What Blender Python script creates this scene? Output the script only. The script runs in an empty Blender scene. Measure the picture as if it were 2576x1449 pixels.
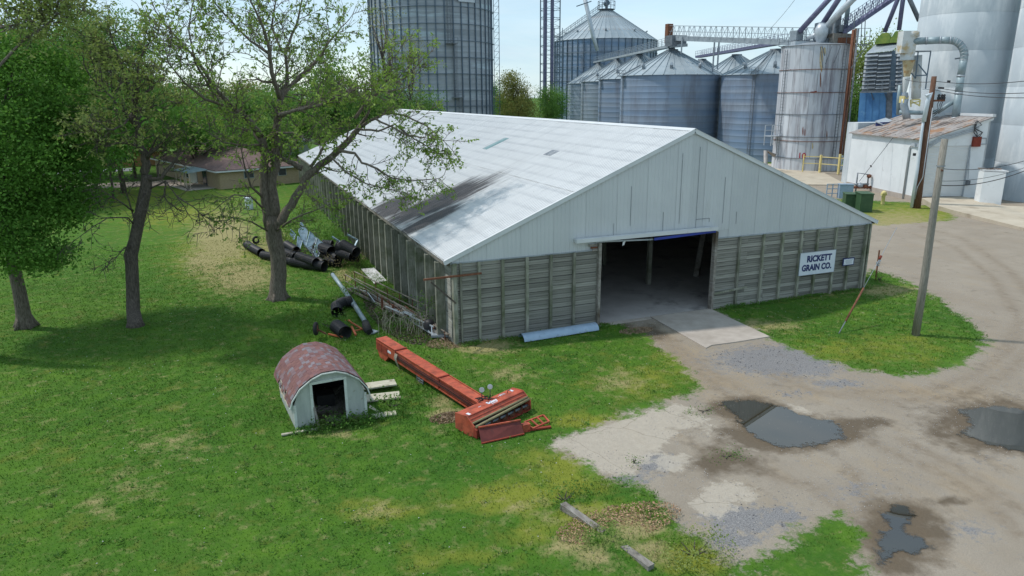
import bpy, math, random
import numpy as np
from mathutils import Vector, Matrix, Euler
random.seed(7); rng = np.random.default_rng(7)
SC = bpy.context.scene; COL = SC.collection
# ---------------------------------------------------------------- camera, sky, sun, exposure
CAMP = (-9.78988, -32.46762, 12.08273); YAW, PITCH, ROLL, FPX = 0.37998, 0.26564, -0.00706, 1786.44344
_F = np.array([math.sin(YAW)*math.cos(PITCH), math.cos(YAW)*math.cos(PITCH), -math.sin(PITCH)])
_R = np.array([math.cos(YAW), -math.sin(YAW), 0.0]); _U = np.cross(_R, _F)
_R2 = _R*math.cos(ROLL)+_U*math.sin(ROLL); _U2 = -_R*math.sin(ROLL)+_U*math.cos(ROLL)
cam_d = bpy.data.cameras.new('camera'); cam = bpy.data.objects.new('camera', cam_d); COL.objects.link(cam)
cam_d.sensor_width = 36; cam_d.lens = 36*FPX/2576; cam_d.clip_end = 3000; cam_d.clip_start = .2
M = Matrix.Identity(4)
for i in range(3):
    M[i][0] = _R2[i]; M[i][1] = _U2[i]; M[i][2] = -_F[i]; M[i][3] = CAMP[i]
cam.matrix_world = M; SC.camera = cam
SUNV = Vector((-.8, .6, 1.62)).normalized()          # towards the sun
sd = bpy.data.lights.new('sun', 'SUN'); sd.energy = 2.35; sd.angle = math.radians(2.8); sd.color = (1, .95, .88)
sun = bpy.data.objects.new('sun', sd); COL.objects.link(sun)
sun.rotation_euler = SUNV.to_track_quat('Z', 'Y').to_euler()
W = bpy.data.worlds.new('World'); SC.world = W; W.use_nodes = True
nt = W.node_tree; nt.nodes.clear()
def NN(nt, t, **k):
    n = nt.nodes.new(t)
    for a, b in k.items(): setattr(n, a, b)
    return n
out = NN(nt, 'ShaderNodeOutputWorld'); bg = NN(nt, 'ShaderNodeBackground'); bg.inputs['Strength'].default_value = .15
sky = NN(nt, 'ShaderNodeTexSky', sky_type='NISHITA', sun_disc=False)
sky.sun_elevation = math.asin(SUNV.z); sky.sun_rotation = math.atan2(SUNV.x, SUNV.y); sky.air_density = 1.0; sky.dust_density = .15; sky.ozone_density = 1.5
tc = NN(nt, 'ShaderNodeTexCoord'); mp = NN(nt, 'ShaderNodeMapping'); mp.inputs['Scale'].default_value = (1, 1, 5)
nz = NN(nt, 'ShaderNodeTexNoise'); nz.inputs['Scale'].default_value = 2.2; nz.inputs['Detail'].default_value = 7; nz.inputs['Roughness'].default_value = .55; nz.inputs['Distortion'].default_value = .5
rp = NN(nt, 'ShaderNodeValToRGB'); rp.color_ramp.elements[0].position = .34; rp.color_ramp.elements[0].color = (.55, .55, .55, 1); rp.color_ramp.elements[1].position = .66; rp.color_ramp.elements[1].color = (.95, .95, .95, 1)
mx = NN(nt, 'ShaderNodeMixRGB'); mx.inputs['Color2'].default_value = (2.85, 3.9, 4.6, 1)
L = nt.links.new
mp2 = NN(nt, 'ShaderNodeMapping'); mp2.inputs['Scale'].default_value = (1, 1, 7); mp2.inputs['Location'].default_value = (3, 1, 2); nz2 = NN(nt, 'ShaderNodeTexNoise'); nz2.inputs['Scale'].default_value = 1.6; nz2.inputs['Detail'].default_value = 8; nz2.inputs['Roughness'].default_value = .6; nz2.inputs['Distortion'].default_value = .6
mr2 = NN(nt, 'ShaderNodeMapRange'); mr2.inputs[1].default_value = .45; mr2.inputs[2].default_value = .68; mr2.inputs[4].default_value = .7; mx2 = NN(nt, 'ShaderNodeMixRGB'); mx2.inputs['Color2'].default_value = (4.2, 4.75, 5.1, 1)
L(tc.outputs['Generated'], mp2.inputs[0]); L(mp2.outputs[0], nz2.inputs['Vector']); L(nz2.outputs['Fac'], mr2.inputs[0]); L(mr2.outputs[0], mx2.inputs[0])
L(tc.outputs['Generated'], mp.inputs['Vector']); L(mp.outputs[0], nz.inputs['Vector']); L(nz.outputs['Fac'], rp.inputs[0]); L(rp.outputs[0], mx.inputs[0])
L(sky.outputs[0], mx.inputs['Color1']); L(mx.outputs[0], mx2.inputs['Color1']); L(mx2.outputs[0], bg.inputs[0]); L(bg.outputs[0], out.inputs[0])
SC.view_settings.view_transform = 'Standard'; SC.view_settings.look = 'None'; SC.view_settings.gamma = 1
SC.view_settings.use_curve_mapping = False; SC.view_settings.exposure = 0.37
SC.render.engine = 'CYCLES'
try:
    SC.cycles.max_bounces = 6; SC.cycles.transparent_max_bounces = 8
except Exception: pass

# ---------------------------------------------------------------- survey helpers (photo measurement -> world metres)
def ray(u, v): return _F*FPX+_R2*(u-1288)-_U2*(v-724.5)
CA = np.array(CAMP)
def G(u, v, z=0.0):
    d = ray(u, v); return Vector(CA+d*(z-CA[2])/d[2])
def PX(u, v, x):
    d = ray(u, v); return Vector(CA+d*(x-CA[0])/d[0])
def PY(u, v, y):
    d = ray(u, v); return Vector(CA+d*(y-CA[1])/d[1])
def AT(u, v, D):
    d = ray(u, v); return Vector(CA+d*D/math.hypot(d[0], d[1]))
def AZ(u, v):
    d = ray(u, v); return math.atan2(d[0], d[1])
def ZV(x, y, v):
    lo, hi = -50., 300.
    for _ in range(40):
        m = (lo+hi)/2; p = np.array([x, y, m])-CA
        if 724.5-FPX*(p@_U2)/(p@_F) > v: lo = m
        else: hi = m
    return lo
def q(x0, y0, s): return lambda x, y: ((x0+x/s)*.83854, (y0+y/s)*.83854)
z2b = q(700, 500, 2.415); z2 = q(700, 0, 2.415); z3b = q(1500, 500, 2.415); z4b = q(2272, 500, 2.415); z4 = q(2272, 0, 2.415); z3 = q(1500, 0, 2.415)
z8 = q(800, 950, 2.8622); zw = q(2500, 330, 3.3706); zc = q(2500, 0, 3.3706); zb = q(2200, 0, 3.3706); za = q(1600, 0, 3.3706); zp = q(960, 780, 4.3909)
zpile = q(700, 540, 4.3909); zh = q(380, 350, 4.3912); zg = q(1700, 800, 2.1467); zr = q(1000, 400, 3.6233); zt = q(380, 0, 1.61); z0 = q(0, 0, 2.415)
z1b = q(0, 500, 2.415); zlot = q(2250, 1150, 3.1338); zbot = q(1500, 1128, 2.415); zbr = q(2272, 1128, 2.415)

# ---------------------------------------------------------------- object helpers
def tag(o, label=None, cat=None, group=None, kind=None):
    if label: o['label'] = label
    if cat: o['category'] = cat
    if group: o['group'] = group
    if kind: o['kind'] = kind
    return o
def thing(name, label, cat, loc=(0, 0, 0), rz=0.0, group=None):
    o = bpy.data.objects.new(name, None); COL.objects.link(o); o.location = loc; o.rotation_euler = (0, 0, rz)
    o.empty_display_size = .2
    return tag(o, label, cat, group)
def attach(o, parent):                                 # the mesh keeps world coordinates
    o.parent = parent
    if parent.parent is None: o.matrix_parent_inverse = parent.matrix_basis.inverted()
def inst(name, me, mw, parent=None):                   # shared mesh placed at a world matrix
    o = bpy.data.objects.new(name, me); COL.objects.link(o)
    o.matrix_basis = mw
    if parent is not None: attach(o, parent)
    return o
def copy_tree(o, parent=None):
    c = o.copy(); COL.objects.link(c)
    if parent is not None: c.parent = parent
    for ch in list(o.children): copy_tree(ch, c)
    return c
def mesh_np(name, V, Fc, mat, smooth=False):
    me = bpy.data.meshes.new(name); V = np.asarray(V, np.float32); Fc = np.asarray(Fc, np.int32); k = Fc.shape[1]
    me.vertices.add(len(V)); me.vertices.foreach_set('co', V.ravel())
    me.loops.add(Fc.size); me.loops.foreach_set('vertex_index', Fc.ravel())
    me.polygons.add(len(Fc)); me.polygons.foreach_set('loop_start', np.arange(0, Fc.size, k, dtype=np.int32))
    me.polygons.foreach_set('loop_total', np.full(len(Fc), k, np.int32))
    if smooth: me.polygons.foreach_set('use_smooth', np.ones(len(Fc), bool))
    me.update(calc_edges=True); me.materials.append(mat); return me
def link(name, me, parent=None, **k):
    o = bpy.data.objects.new(name, me); COL.objects.link(o)
    if parent is not None: attach(o, parent)
    return tag(o, **k)
Z = Vector((0, 0, 1))
class MB:
    def __init__(s): s.v = []; s.f = []; s.sm = []
    def add(s, v, f, sm=False):
        b = len(s.v); s.v += [tuple(p) for p in v]; s.f += [tuple(i+b for i in q_) for q_ in f]; s.sm += [sm]*len(f); return s
    def box(s, c, d, R=None):
        c = Vector(c); P = []
        for x in (-.5, .5):
            for y in (-.5, .5):
                for z in (-.5, .5):
                    p = Vector((x*d[0], y*d[1], z*d[2])); P.append(c+(R @ p if R is not None else p))
        return s.add(P, [(0, 1, 3, 2), (4, 6, 7, 5), (0, 4, 5, 1), (2, 3, 7, 6), (0, 2, 6, 4), (1, 5, 7, 3)])
    def bar(s, a, b, w, h=None, up=Z):
        a = Vector(a); b = Vector(b); h = h or w; d = (b-a)
        if d.length < 1e-6: return s
        d.normalize(); sd_ = d.cross(up)
        if sd_.length < 1e-3: sd_ = d.cross(Vector((1, 0, 0)))
        sd_.normalize(); u = sd_.cross(d)
        R = Matrix((sd_, d, u)).transposed()
        return s.box((a+b)/2, (w, (b-a).length if (b-a).length else .01, h), R)
    def tube(s, pts, r, n=8, caps=True, sm=True):
        pts = [Vector(p) for p in pts]; m = len(pts); rs = r if hasattr(r, '__len__') else [r]*m
        b = []; ref = None
        for i, p in enumerate(pts):
            t = (pts[min(i+1, m-1)]-pts[max(i-1, 0)]).normalized()
            if ref is None:
                ref = t.cross(Z)
                if ref.length < 1e-2: ref = t.cross(Vector((1, 0, 0)))
            ref = (ref-t*ref.dot(t)).normalized(); w = t.cross(ref)
            for k in range(n):
                a = 2*math.pi*k/n; b.append(p+(ref*math.cos(a)+w*math.sin(a))*rs[i])
        f = [(i*n+k, i*n+(k+1) % n, (i+1)*n+(k+1) % n, (i+1)*n+k) for i in range(m-1) for k in range(n)]
        s.add(b, f, sm)
        if caps:
            s.f.append(tuple(len(s.v)-len(b)+k for k in range(n))[::-1]); s.f.append(tuple(len(s.v)-n+k for k in range(n))); s.sm += [False, False]
        return s
    def prism(s, poly, vec):
        n = len(poly); P = [Vector(p) for p in poly]; vec = Vector(vec)
        s.add(P+[p+vec for p in P], [tuple(range(n))[::-1], tuple(range(n, 2*n))]+[(i, (i+1) % n, n+(i+1) % n, n+i) for i in range(n)])
        return s
    def lathe(s, c, prof, n=24, a0=0, a1=2*math.pi, sm=True, axis=None):
        full = abs(a1-a0-2*math.pi) < 1e-6; k = n if full else n+1; c = Vector(c); P = []
        for r, z in prof:
            for i in range(k):
                a = a0+(a1-a0)*i/n; P.append(c+Vector((r*math.cos(a), r*math.sin(a), z)))
        f = []
        for j in range(len(prof)-1):
            for i in range(n):
                i2 = (i+1) % k if full else i+1
                f.append((j*k+i, j*k+i2, (j+1)*k+i2, (j+1)*k+i))
        return s.add(P, f, sm)
    def mesh(s, name, mat):
        me = bpy.data.meshes.new(name); me.from_pydata(s.v, [], s.f); me.materials.append(mat)
        me.polygons.foreach_set('use_smooth', np.array(s.sm, bool)); me.update(); return me
    def obj(s, name, mat, parent=None, label=None, cat=None, group=None, kind=None):
        return tag(link(name, s.mesh(name, mat), parent), label, cat, group, kind)

# ---------------------------------------------------------------- materials
def hexlin(r, g, b): return tuple(((c/255)/12.92 if c/255 <= .04045 else ((c/255+.055)/1.055)**2.4) for c in (r, g, b))
MATS = {}
def mat(name, c1, c2=None, sc=3., st=(1, 1, 1), rough=.8, metal=0., bump=.0, bsc=None, rnd=0., c3=None, c3sc=1., c3lo=.55, c3hi=.7, spec=.3, coord='Object', detail=6, transl=0., c3st=(1, 1, 1)):
    m = bpy.data.materials.new(name); m.use_nodes = True; nt = m.node_tree; b = nt.nodes['Principled BSDF']; L = nt.links.new
    b.inputs['Roughness'].default_value = rough; b.inputs['Metallic'].default_value = metal; b.inputs['Specular IOR Level'].default_value = spec
    c2 = c2 or tuple(x*.8 for x in c1)
    tc = NN(nt, 'ShaderNodeTexCoord'); mp = NN(nt, 'ShaderNodeMapping'); mp.inputs['Scale'].default_value = st
    L(tc.outputs[coord], mp.inputs[0])
    nz = NN(nt, 'ShaderNodeTexNoise'); nz.inputs['Scale'].default_value = sc; nz.inputs['Detail'].default_value = detail; nz.inputs['Roughness'].default_value = .6
    L(mp.outputs[0], nz.inputs['Vector'])
    rp = NN(nt, 'ShaderNodeValToRGB'); e = rp.color_ramp.elements; e[0].position = .35; e[0].color = (*c1, 1); e[1].position = .65; e[1].color = (*c2, 1)
    L(nz.outputs['Fac'], rp.inputs[0]); col = rp.outputs[0]
    if c3:
        n3 = NN(nt, 'ShaderNodeTexNoise'); n3.inputs['Scale'].default_value = c3sc; n3.inputs['Detail'].default_value = 8; n3.inputs['Roughness'].default_value = .65
        m3 = NN(nt, 'ShaderNodeMapping'); m3.inputs['Scale'].default_value = c3st; m3.inputs['Location'].default_value = (7, 3, 5); L(tc.outputs[coord], m3.inputs[0]); L(m3.outputs[0], n3.inputs['Vector'])
        r3 = NN(nt, 'ShaderNodeMapRange'); r3.inputs[1].default_value = c3lo; r3.inputs[2].default_value = c3hi; L(n3.outputs['Fac'], r3.inputs[0])
        mx = NN(nt, 'ShaderNodeMixRGB'); mx.inputs['Color2'].default_value = (*c3, 1); L(r3.outputs[0], mx.inputs[0]); L(col, mx.inputs['Color1']); col = mx.outputs[0]
    if rnd:
        oi = NN(nt, 'ShaderNodeObjectInfo'); mr = NN(nt, 'ShaderNodeMapRange'); mr.inputs[3].default_value = 1-rnd; mr.inputs[4].default_value = 1+rnd*.6
        L(oi.outputs['Random'], mr.inputs[0]); vm = NN(nt, 'ShaderNodeVectorMath', operation='SCALE'); L(col, vm.inputs[0]); L(mr.outputs[0], vm.inputs['Scale']); col = vm.outputs[0]
    L(col, b.inputs['Base Color'])
    if bump:
        bn = NN(nt, 'ShaderNodeTexNoise'); bn.inputs['Scale'].default_value = bsc or sc*6; bn.inputs['Detail'].default_value = 5; L(mp.outputs[0], bn.inputs['Vector'])
        bp = NN(nt, 'ShaderNodeBump'); bp.inputs['Strength'].default_value = bump; bp.inputs['Distance'].default_value = .05
        L(bn.outputs['Fac'], bp.inputs['Height']); L(bp.outputs[0], b.inputs['Normal'])
    if transl:
        o = nt.nodes['Material Output']; tr = NN(nt, 'ShaderNodeBsdfTranslucent'); L(col, tr.inputs[0]); ms = NN(nt, 'ShaderNodeMixShader'); ms.inputs[0].default_value = transl
        L(b.outputs[0], ms.inputs[1]); L(tr.outputs[0], ms.inputs[2]); L(ms.outputs[0], o.inputs[0])
    MATS[name] = m; return m
wood_grey = mat('weathered_wood', (.205, .195, .17), (.43, .42, .385), sc=1.8, st=(.5, 6, 11), rough=.9, bump=.6, bsc=8, rnd=.38, c3=(.14, .15, .10), c3sc=1.1, c3lo=.54, c3hi=.78, c3st=(1, 1, 1))
wood_side = mat('weathered_side_wood', (.27, .265, .24), (.46, .45, .41), sc=1.8, st=(6, .5, 11), rough=.9, bump=.6, bsc=8, rnd=.35, c3=(.11, .12, .07), c3sc=1.0, c3lo=.5, c3hi=.7)
post_wood = mat('post_wood', (.22, .22, .18), (.37, .365, .31), sc=3, st=(6, 6, .6), rough=.9, bump=.4, rnd=.25, c3=(.10, .12, .06), c3sc=.9, c3lo=.45, c3hi=.7)
fascia_wood = mat('fascia_wood', (.20, .18, .16), (.33, .31, .28), sc=3, st=(3, .6, 3), rough=.9, bump=.5, rnd=.2, c3=(.09, .07, .05), c3sc=.8, c3lo=.5, c3hi=.65)
pale_wood = mat('pale_wood', (.40, .37, .29), (.55, .52, .42), sc=3, st=(.6, 7, 7), rough=.9, bump=.4, rnd=.15, c3=(.2, .18, .12), c3sc=2, c3lo=.55, c3hi=.7)
pole_wood = mat('pole_wood', (.20, .185, .16), (.33, .31, .27), sc=5, st=(8, 8, .5), rough=.9, bump=.5, c3=(.12, .1, .08), c3sc=3, c3st=(6, 6, .5))
brown_pole = mat('brown_pole_wood', (.09, .045, .028), (.17, .09, .06), sc=5, st=(8, 8, .4), rough=.85, bump=.4, c3=(.25, .19, .14), c3sc=1.5, c3lo=.55, c3hi=.7, c3st=(3, 3, .5))
white_metal = mat('white_trim', (.62, .64, .66), (.55, .57, .59), sc=.6, rough=.5, c3=(.4, .39, .37), c3sc=2, c3lo=.6, c3hi=.8)
galv = mat('galvanised_steel', (.28, .32, .36), (.40, .44, .48), sc=1.2, rough=.5, metal=.35, rnd=.1, c3=(.2, .19, .18), c3sc=.7, c3lo=.58, c3hi=.75)
galv_dark = mat('dull_steel', (.13, .15, .17), (.22, .24, .27), sc=2, rough=.6, metal=.3)
galv_light = mat('light_galvanised', (.42, .46, .5), (.52, .56, .6), sc=2, rough=.45, metal=.3)
purple_steel = mat('violet_spout_steel', (.12, .12, .2), (.18, .18, .28), sc=2, rough=.5, metal=.3)
rust = mat('rusty_steel', (.13, .05, .03), (.22, .1, .06), sc=6, rough=.9, bump=.3)
rust_red = mat('rust_red_steel', (.16, .03, .02), (.24, .05, .03), sc=6, rough=.8)
orange_paint = mat('faded_orange_paint', (.40, .075, .04), (.50, .115, .065), sc=2.5, rough=.55, bump=.08, c3=(.20, .055, .035), c3sc=3, c3lo=.47, c3hi=.68, rnd=.05)
orange_dark = mat('rusted_orange_steel', (.2, .035, .02), (.3, .05, .03), sc=5, rough=.75, c3=(.08, .03, .02), c3sc=4)
black_plastic = mat('black_corrugated_plastic', (.012, .012, .015), (.022, .022, .026), sc=8, rough=.55, spec=.4)
rubber = mat('black_rubber', (.02, .02, .02), (.03, .03, .03), rough=.8)
blue_sheet = mat('pale_blue_sheet', (.28, .38, .5), (.34, .44, .56), sc=2, rough=.45, metal=.2, c3=(.24, .3, .38), c3sc=3)
bluegrey_sheet = mat('blue_grey_sheet', (.22, .32, .40), (.34, .44, .50), sc=2, rough=.5, metal=.2, c3=(.14, .18, .2), c3sc=2.5, c3lo=.5, c3hi=.7)
bark = mat('bark', (.095, .078, .062), (.23, .195, .16), sc=6, st=(3, 3, .7), rough=.95, bump=1., bsc=14)
bark_dark = mat('dark_bark', (.065, .054, .045), (.16, .135, .115), sc=6, st=(3, 3, .7), rough=.95, bump=1., bsc=14)
def leafmat(n, a, b, c=None, sc=.35): return mat(n, a, b, sc=sc, rough=.6, transl=.42, c3=c, c3sc=1.3, c3lo=.5, c3hi=.7, spec=.2, detail=3)
leaf_spring = leafmat('spring_leaves', (.19, .30, .05), (.29, .41, .09), (.12, .21, .04))
leaf_yellow = leafmat('young_yellow_leaves', (.22, .29, .07), (.32, .38, .12), (.12, .19, .045))
leaf_maple = leafmat('maple_leaves', (.10, .23, .035), (.16, .33, .055), (.065, .16, .027))
leaf_mid = leafmat('mid_green_leaves', (.10, .21, .04), (.16, .29, .06), (.06, .14, .035), sc=.15)
leaf_olive = leafmat('olive_leaves', (.22, .23, .06), (.29, .30, .09), (.13, .18, .045), sc=.15)
leaf_pale = leafmat('pale_grey_green_leaves', (.22, .24, .12), (.3, .3, .17), (.17, .19, .09), sc=.15)
weed_mat = leafmat('weed_leaves', (.08, .2, .03), (.14, .28, .05), (.16, .19, .06), sc=1)
dry_weed = leafmat('dry_weeds', (.24, .2, .1), (.3, .26, .14), (.14, .14, .06), sc=1.5)
white_paint = mat('white_painted_wall', (.66, .69, .71), (.74, .77, .79), sc=.5, rough=.7, c3=(.5, .5, .49), c3sc=.9, c3lo=.6, c3hi=.8, bump=.05)
conc_silo = mat('painted_concrete', (.42, .47, .51), (.49, .54, .575), sc=.25, rough=.8, c3=(.64, .67, .69), c3sc=.4, c3lo=.5, c3hi=.66, c3st=(1, 1, .25), bump=.15, bsc=2)
duct_mat = mat('blue_green_duct', (.22, .29, .32), (.3, .37, .4), sc=1.5, rough=.5, metal=.2, rnd=.12)
blue_panel = mat('blue_painted_panel', (.05, .16, .36), (.09, .24, .46), sc=.8, rough=.5, c3=(.15, .32, .5), c3sc=1, c3lo=.6, c3hi=.75)
green_hood = mat('mossy_green_hood', (.13, .22, .05), (.24, .3, .06), sc=1.2, rough=.7)
green_box = mat('dark_green_box_paint', (.035, .08, .04), (.055, .11, .055), sc=2, rough=.5)
cyclone_mat = mat('stained_cyclone_steel', (.5, .52, .52), (.6, .62, .62), sc=1, rough=.6, c3=(.45, .34, .18), c3sc=.8, c3lo=.52, c3hi=.66)
yellow_rust = mat('rust_stained_yellow_cone', (.42, .34, .2), (.5, .44, .3), sc=1.5, rough=.8, c3=(.35, .2, .08), c3sc=1.2, c3lo=.5, c3hi=.62)
yellow_paint = mat('pale_yellow_paint', (.6, .5, .2), (.68, .58, .28), sc=3, rough=.7, c3=(.3, .2, .1), c3sc=4, c3lo=.6, c3hi=.7)
shingle_roof = mat('rusty_brown_roofing', (.24, .21, .2), (.36, .34, .33), sc=1.2, st=(1, 3, 1), rough=.95, bump=.5, c3=(.3, .17, .1), c3sc=.6, c3lo=.5, c3hi=.62)
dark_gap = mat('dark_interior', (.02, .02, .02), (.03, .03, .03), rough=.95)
int_floor = mat('dusty_floor', (.36, .335, .32), (.44, .41, .40), sc=.8, rough=.95, bump=.2, c3=(.18, .17, .165), c3sc=.5)
shed_paint = mat('peeling_shed_paint', (.34, .37, .35), (.43, .46, .43), sc=2, st=(2, 2, .6), rough=.85, bump=.2, c3=(.26, .25, .2), c3sc=3, c3lo=.58, c3hi=.68)
shed_trim = mat('shed_trim', (.52, .56, .52), (.6, .63, .6), sc=3, rough=.8, c3=(.35, .33, .28), c3sc=5)
raw_wood = mat('raw_sheathing', (.45, .38, .3), (.6, .52, .42), sc=3, rough=.9)
brown_shingle = mat('brown_shingles', (.13, .085, .08), (.19, .13, .12), sc=2.5, st=(1, 1, 3), rough=.95, bump=.3, rnd=.08, c3=(.1, .065, .08), c3sc=.25)
tan_brick = mat('tan_brick_wall', (.33, .25, .16), (.42, .33, .22), sc=4, st=(1, 1, 3), rough=.9, bump=.2)
orange_brick = mat('orange_brick_wall', (.4, .2, .1), (.46, .26, .14), sc=3, rough=.9)
glass = mat('window_glass', (.03, .04, .05), (.05, .06, .07), rough=.1, spec=.6)
concrete = mat('plain_concrete', (.36, .315, .275), (.44, .39, .345), sc=1.2, rough=.9, bump=.15, c3=(.3, .26, .22), c3sc=.6, c3lo=.5, c3hi=.75)
white_plastic = mat('white_plastic', (.55, .62, .68), (.62, .68, .74), rough=.5)
navy = mat('navy_lettering', (.02, .03, .12), (.025, .035, .14), rough=.6)
sign_white = mat('sign_white', (.6, .64, .72), (.68, .71, .78), sc=1.5, rough=.6)
red_paint = mat('red_number_paint', (.35, .03, .05), (.4, .04, .06), rough=.7)
ceramic = mat('dark_insulator', (.03, .03, .035), rough=.4)
wire_mat = mat('wire', (.06, .06, .065), rough=.6)
# ---------------------------------------------------------------- ground
def vnoise(x, y, s, seed=0):                            # cheap smooth value noise
    x = np.asarray(x)/s; y = np.asarray(y)/s; xi = np.floor(x).astype(np.int64); yi = np.floor(y).astype(np.int64); fx = x-xi; fy = y-yi
    fx = fx*fx*(3-2*fx); fy = fy*fy*(3-2*fy)
    def h(a, b):
        n = (a*374761393+b*668265263+seed*974634777) & 0x7fffffff; n = ((n ^ (n >> 13))*1274126177) & 0x7fffffff
        return ((n ^ (n >> 16)) & 0xffff)/65535.
    return (h(xi, yi)*(1-fx)+h(xi+1, yi)*fx)*(1-fy)+(h(xi, yi+1)*(1-fx)+h(xi+1, yi+1)*fx)*fy
def fbm(x, y, s, seed=0): return (vnoise(x, y, s, seed)+.5*vnoise(x, y, s/2, seed+1)+.25*vnoise(x, y, s/4, seed+2))/1.75
def sdf(poly, X, Y):                                    # >0 inside
    P = np.array([(p[0], p[1]) for p in poly]); d = np.full(X.shape, 1e9); ins = np.zeros(X.shape, bool); n = len(P)
    for i in range(n):
        a = P[i]; b = P[(i+1) % n]; e = b-a; t = np.clip(((X-a[0])*e[0]+(Y-a[1])*e[1])/(e@e+1e-9), 0, 1)
        d = np.minimum(d, np.hypot(X-a[0]-t*e[0], Y-a[1]-t*e[1]))
        c = ((a[1] > Y) != (b[1] > Y)) & (X < (b[0]-a[0])*(Y-a[1])/(b[1]-a[1]+1e-12)+a[0]); ins ^= c
    return np.where(ins, d, -d)
def pix(X, Y, Zz=0.):
    dx, dy, dz = X-CA[0], Y-CA[1], Zz-CA[2]
    w = dx*_F[0]+dy*_F[1]+dz*_F[2]; w = np.where(w < 1, 1, w)
    return 1288+FPX*(dx*_R2[0]+dy*_R2[1]+dz*_R2[2])/w, 724.5-FPX*(dx*_U2[0]+dy*_U2[1]+dz*_U2[2])/w
GP = lambda L_: [G(u, v) for u, v in L_]
ISLE = [(1800, 777), (1870, 813), (1940, 850), (1990, 872), (2060, 903), (2140, 922), (2210, 937), (2290, 941), (2370, 930), (2430, 905), (2466, 868), (2470, 838), (2440, 812), (2395, 778), (2340, 742), (2290, 715), (2240, 692), (2196, 678), (2180, 690)]
WEDGE = [(1860, 1460), (1890, 1440), (1935, 1408), (1990, 1372), (2035, 1330), (2065, 1308), (2105, 1306), (2140, 1325), (2162, 1350), (2160, 1400), (2165, 1460), (2200, 1600), (1700, 1600)]
LOTL = [(1500, 812), (1560, 813), (1592, 830), (1620, 850), (1655, 876), (1690, 905), (1725, 930), (1755, 950), (1762, 966), (1740, 985), (1700, 998), (1660, 1012), (1600, 1028), (1555, 1043), (1510, 1062), (1450, 1082), (1400, 1098), (1378, 1116), (1400, 1135), (1440, 1162), (1480, 1188), (1530, 1205), (1590, 1222), (1630, 1236), (1650, 1262), (1665, 1300), (1690, 1330), (1720, 1345), (1760, 1362), (1790, 1392), (1830, 1412), (1855, 1440), (1850, 1600)]
lot_poly = GP(LOTL)+[G(2576, 1600), Vector((60, -40, 0)), Vector((140, -30, 0)), Vector((140, 200, 0)), Vector((66, 190, 0)), Vector((30, 62, 0)), Vector((27.4, 40, 0)), Vector((27.4, 0, 0))]
isle_poly = GP(ISLE); wedge_poly = GP(WEDGE)
greenN = [(45, 36), (56, 31), (62, 25), (60, 18.5), (55, 15), (47, 16), (40, 20), (38, 26), (36, 40)]   # rough turf round the green boxes and brown pole
def gravel_sd(X, Y):
    s = sdf(lot_poly, X, Y); s = np.minimum(s, -sdf(isle_poly, X, Y)); s = np.minimum(s, -sdf(wedge_poly, X, Y))
    s = np.minimum(s, -sdf([(a, b) for a, b in greenN], X, Y)*.6+.05)
    far = sdf([(72, 74), (92, 60), (110, 80), (100, 200), (60, 200)], X, Y); s = np.minimum(s, -far)
    return np.clip(s, -4, 4)
def blobs(U, V, lst):
    r = np.zeros(U.shape)
    for u, v, a, b, w in lst: r = np.maximum(r, w*np.exp(-(((U-u)/a)**2+((V-v)/b)**2)))
    return r
DRY = [(560, 600, 70, 60, .95), (600, 690, 90, 45, .75), (520, 660, 60, 40, .7), (690, 620, 50, 40, .6), (330, 1215, 60, 40, .3), (430, 1120, 90, 40, .28), (250, 1270, 50, 40, .28),
       (960, 1285, 60, 25, .35), (1210, 870, 80, 20, .8), (1130, 1045, 45, 22, .9), (1560, 960, 60, 30, .4), (1640, 1400, 60, 22, .8), (1600, 1350, 70, 22, .9), (1470, 1300, 90, 25, .3), (1590, 1330, 60, 25, .7),
       (2080, 735, 90, 12, .35), (2230, 730, 70, 14, .7), (1960, 820, 60, 14, .5), (1900, 815, 40, 14, .5), (2250, 560, 120, 30, .6), (1110, 1010, 40, 15, .5), (1330, 1280, 90, 20, .3), (1280, 940, 60, 22, .4), (1430, 1380, 50, 30, .6), (1180, 840, 40, 15, .8), (880, 690, 40, 18, .7), (850, 1090, 60, 12, .35), (1500, 1420, 60, 25, .6)]
YEL = [(1290, 1250, 130, 40, .9), (1420, 1210, 90, 40, .8), (1400, 1330, 110, 45, .5), (1500, 1290, 110, 22, .8), (1740, 1410, 90, 40, .8), (1610, 960, 120, 40, .5), (1480, 1060, 120, 18, .8), (560, 640, 120, 70, .6), (960, 1290, 90, 30, .6), (2260, 880, 120, 40, .45), (2100, 880, 120, 30, .5), (2300, 540, 160, 30, .7),
       (1200, 1400, 160, 40, .4), (330, 500, 300, 30, .5), (450, 540, 160, 40, .5), (1700, 900, 60, 50, .5), (1340, 1160, 60, 30, .5), (80, 1340, 200, 60, .1), (60, 1150, 200, 60, .1), (1430, 1170, 60, 40, .7)]
LUSH = [(2300, 800, 130, 45, .6), (2120, 840, 60, 25, .7), (1420, 920, 90, 35, .8), (1180, 1010, 80, 25, .8), (900, 1050, 160, 25, .9), (1560, 1235, 50, 22, .7), (1640, 1270, 60, 20, .7), (2060, 1400, 130, 80, .3), (1100, 1180, 200, 60, .4), (560, 1130, 70, 22, .5), (1060, 980, 60, 60, .5), (1500, 1390, 60, 40, .8), (1960, 740, 120, 15, .5), (1890, 760, 60, 20, .6)]
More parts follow.
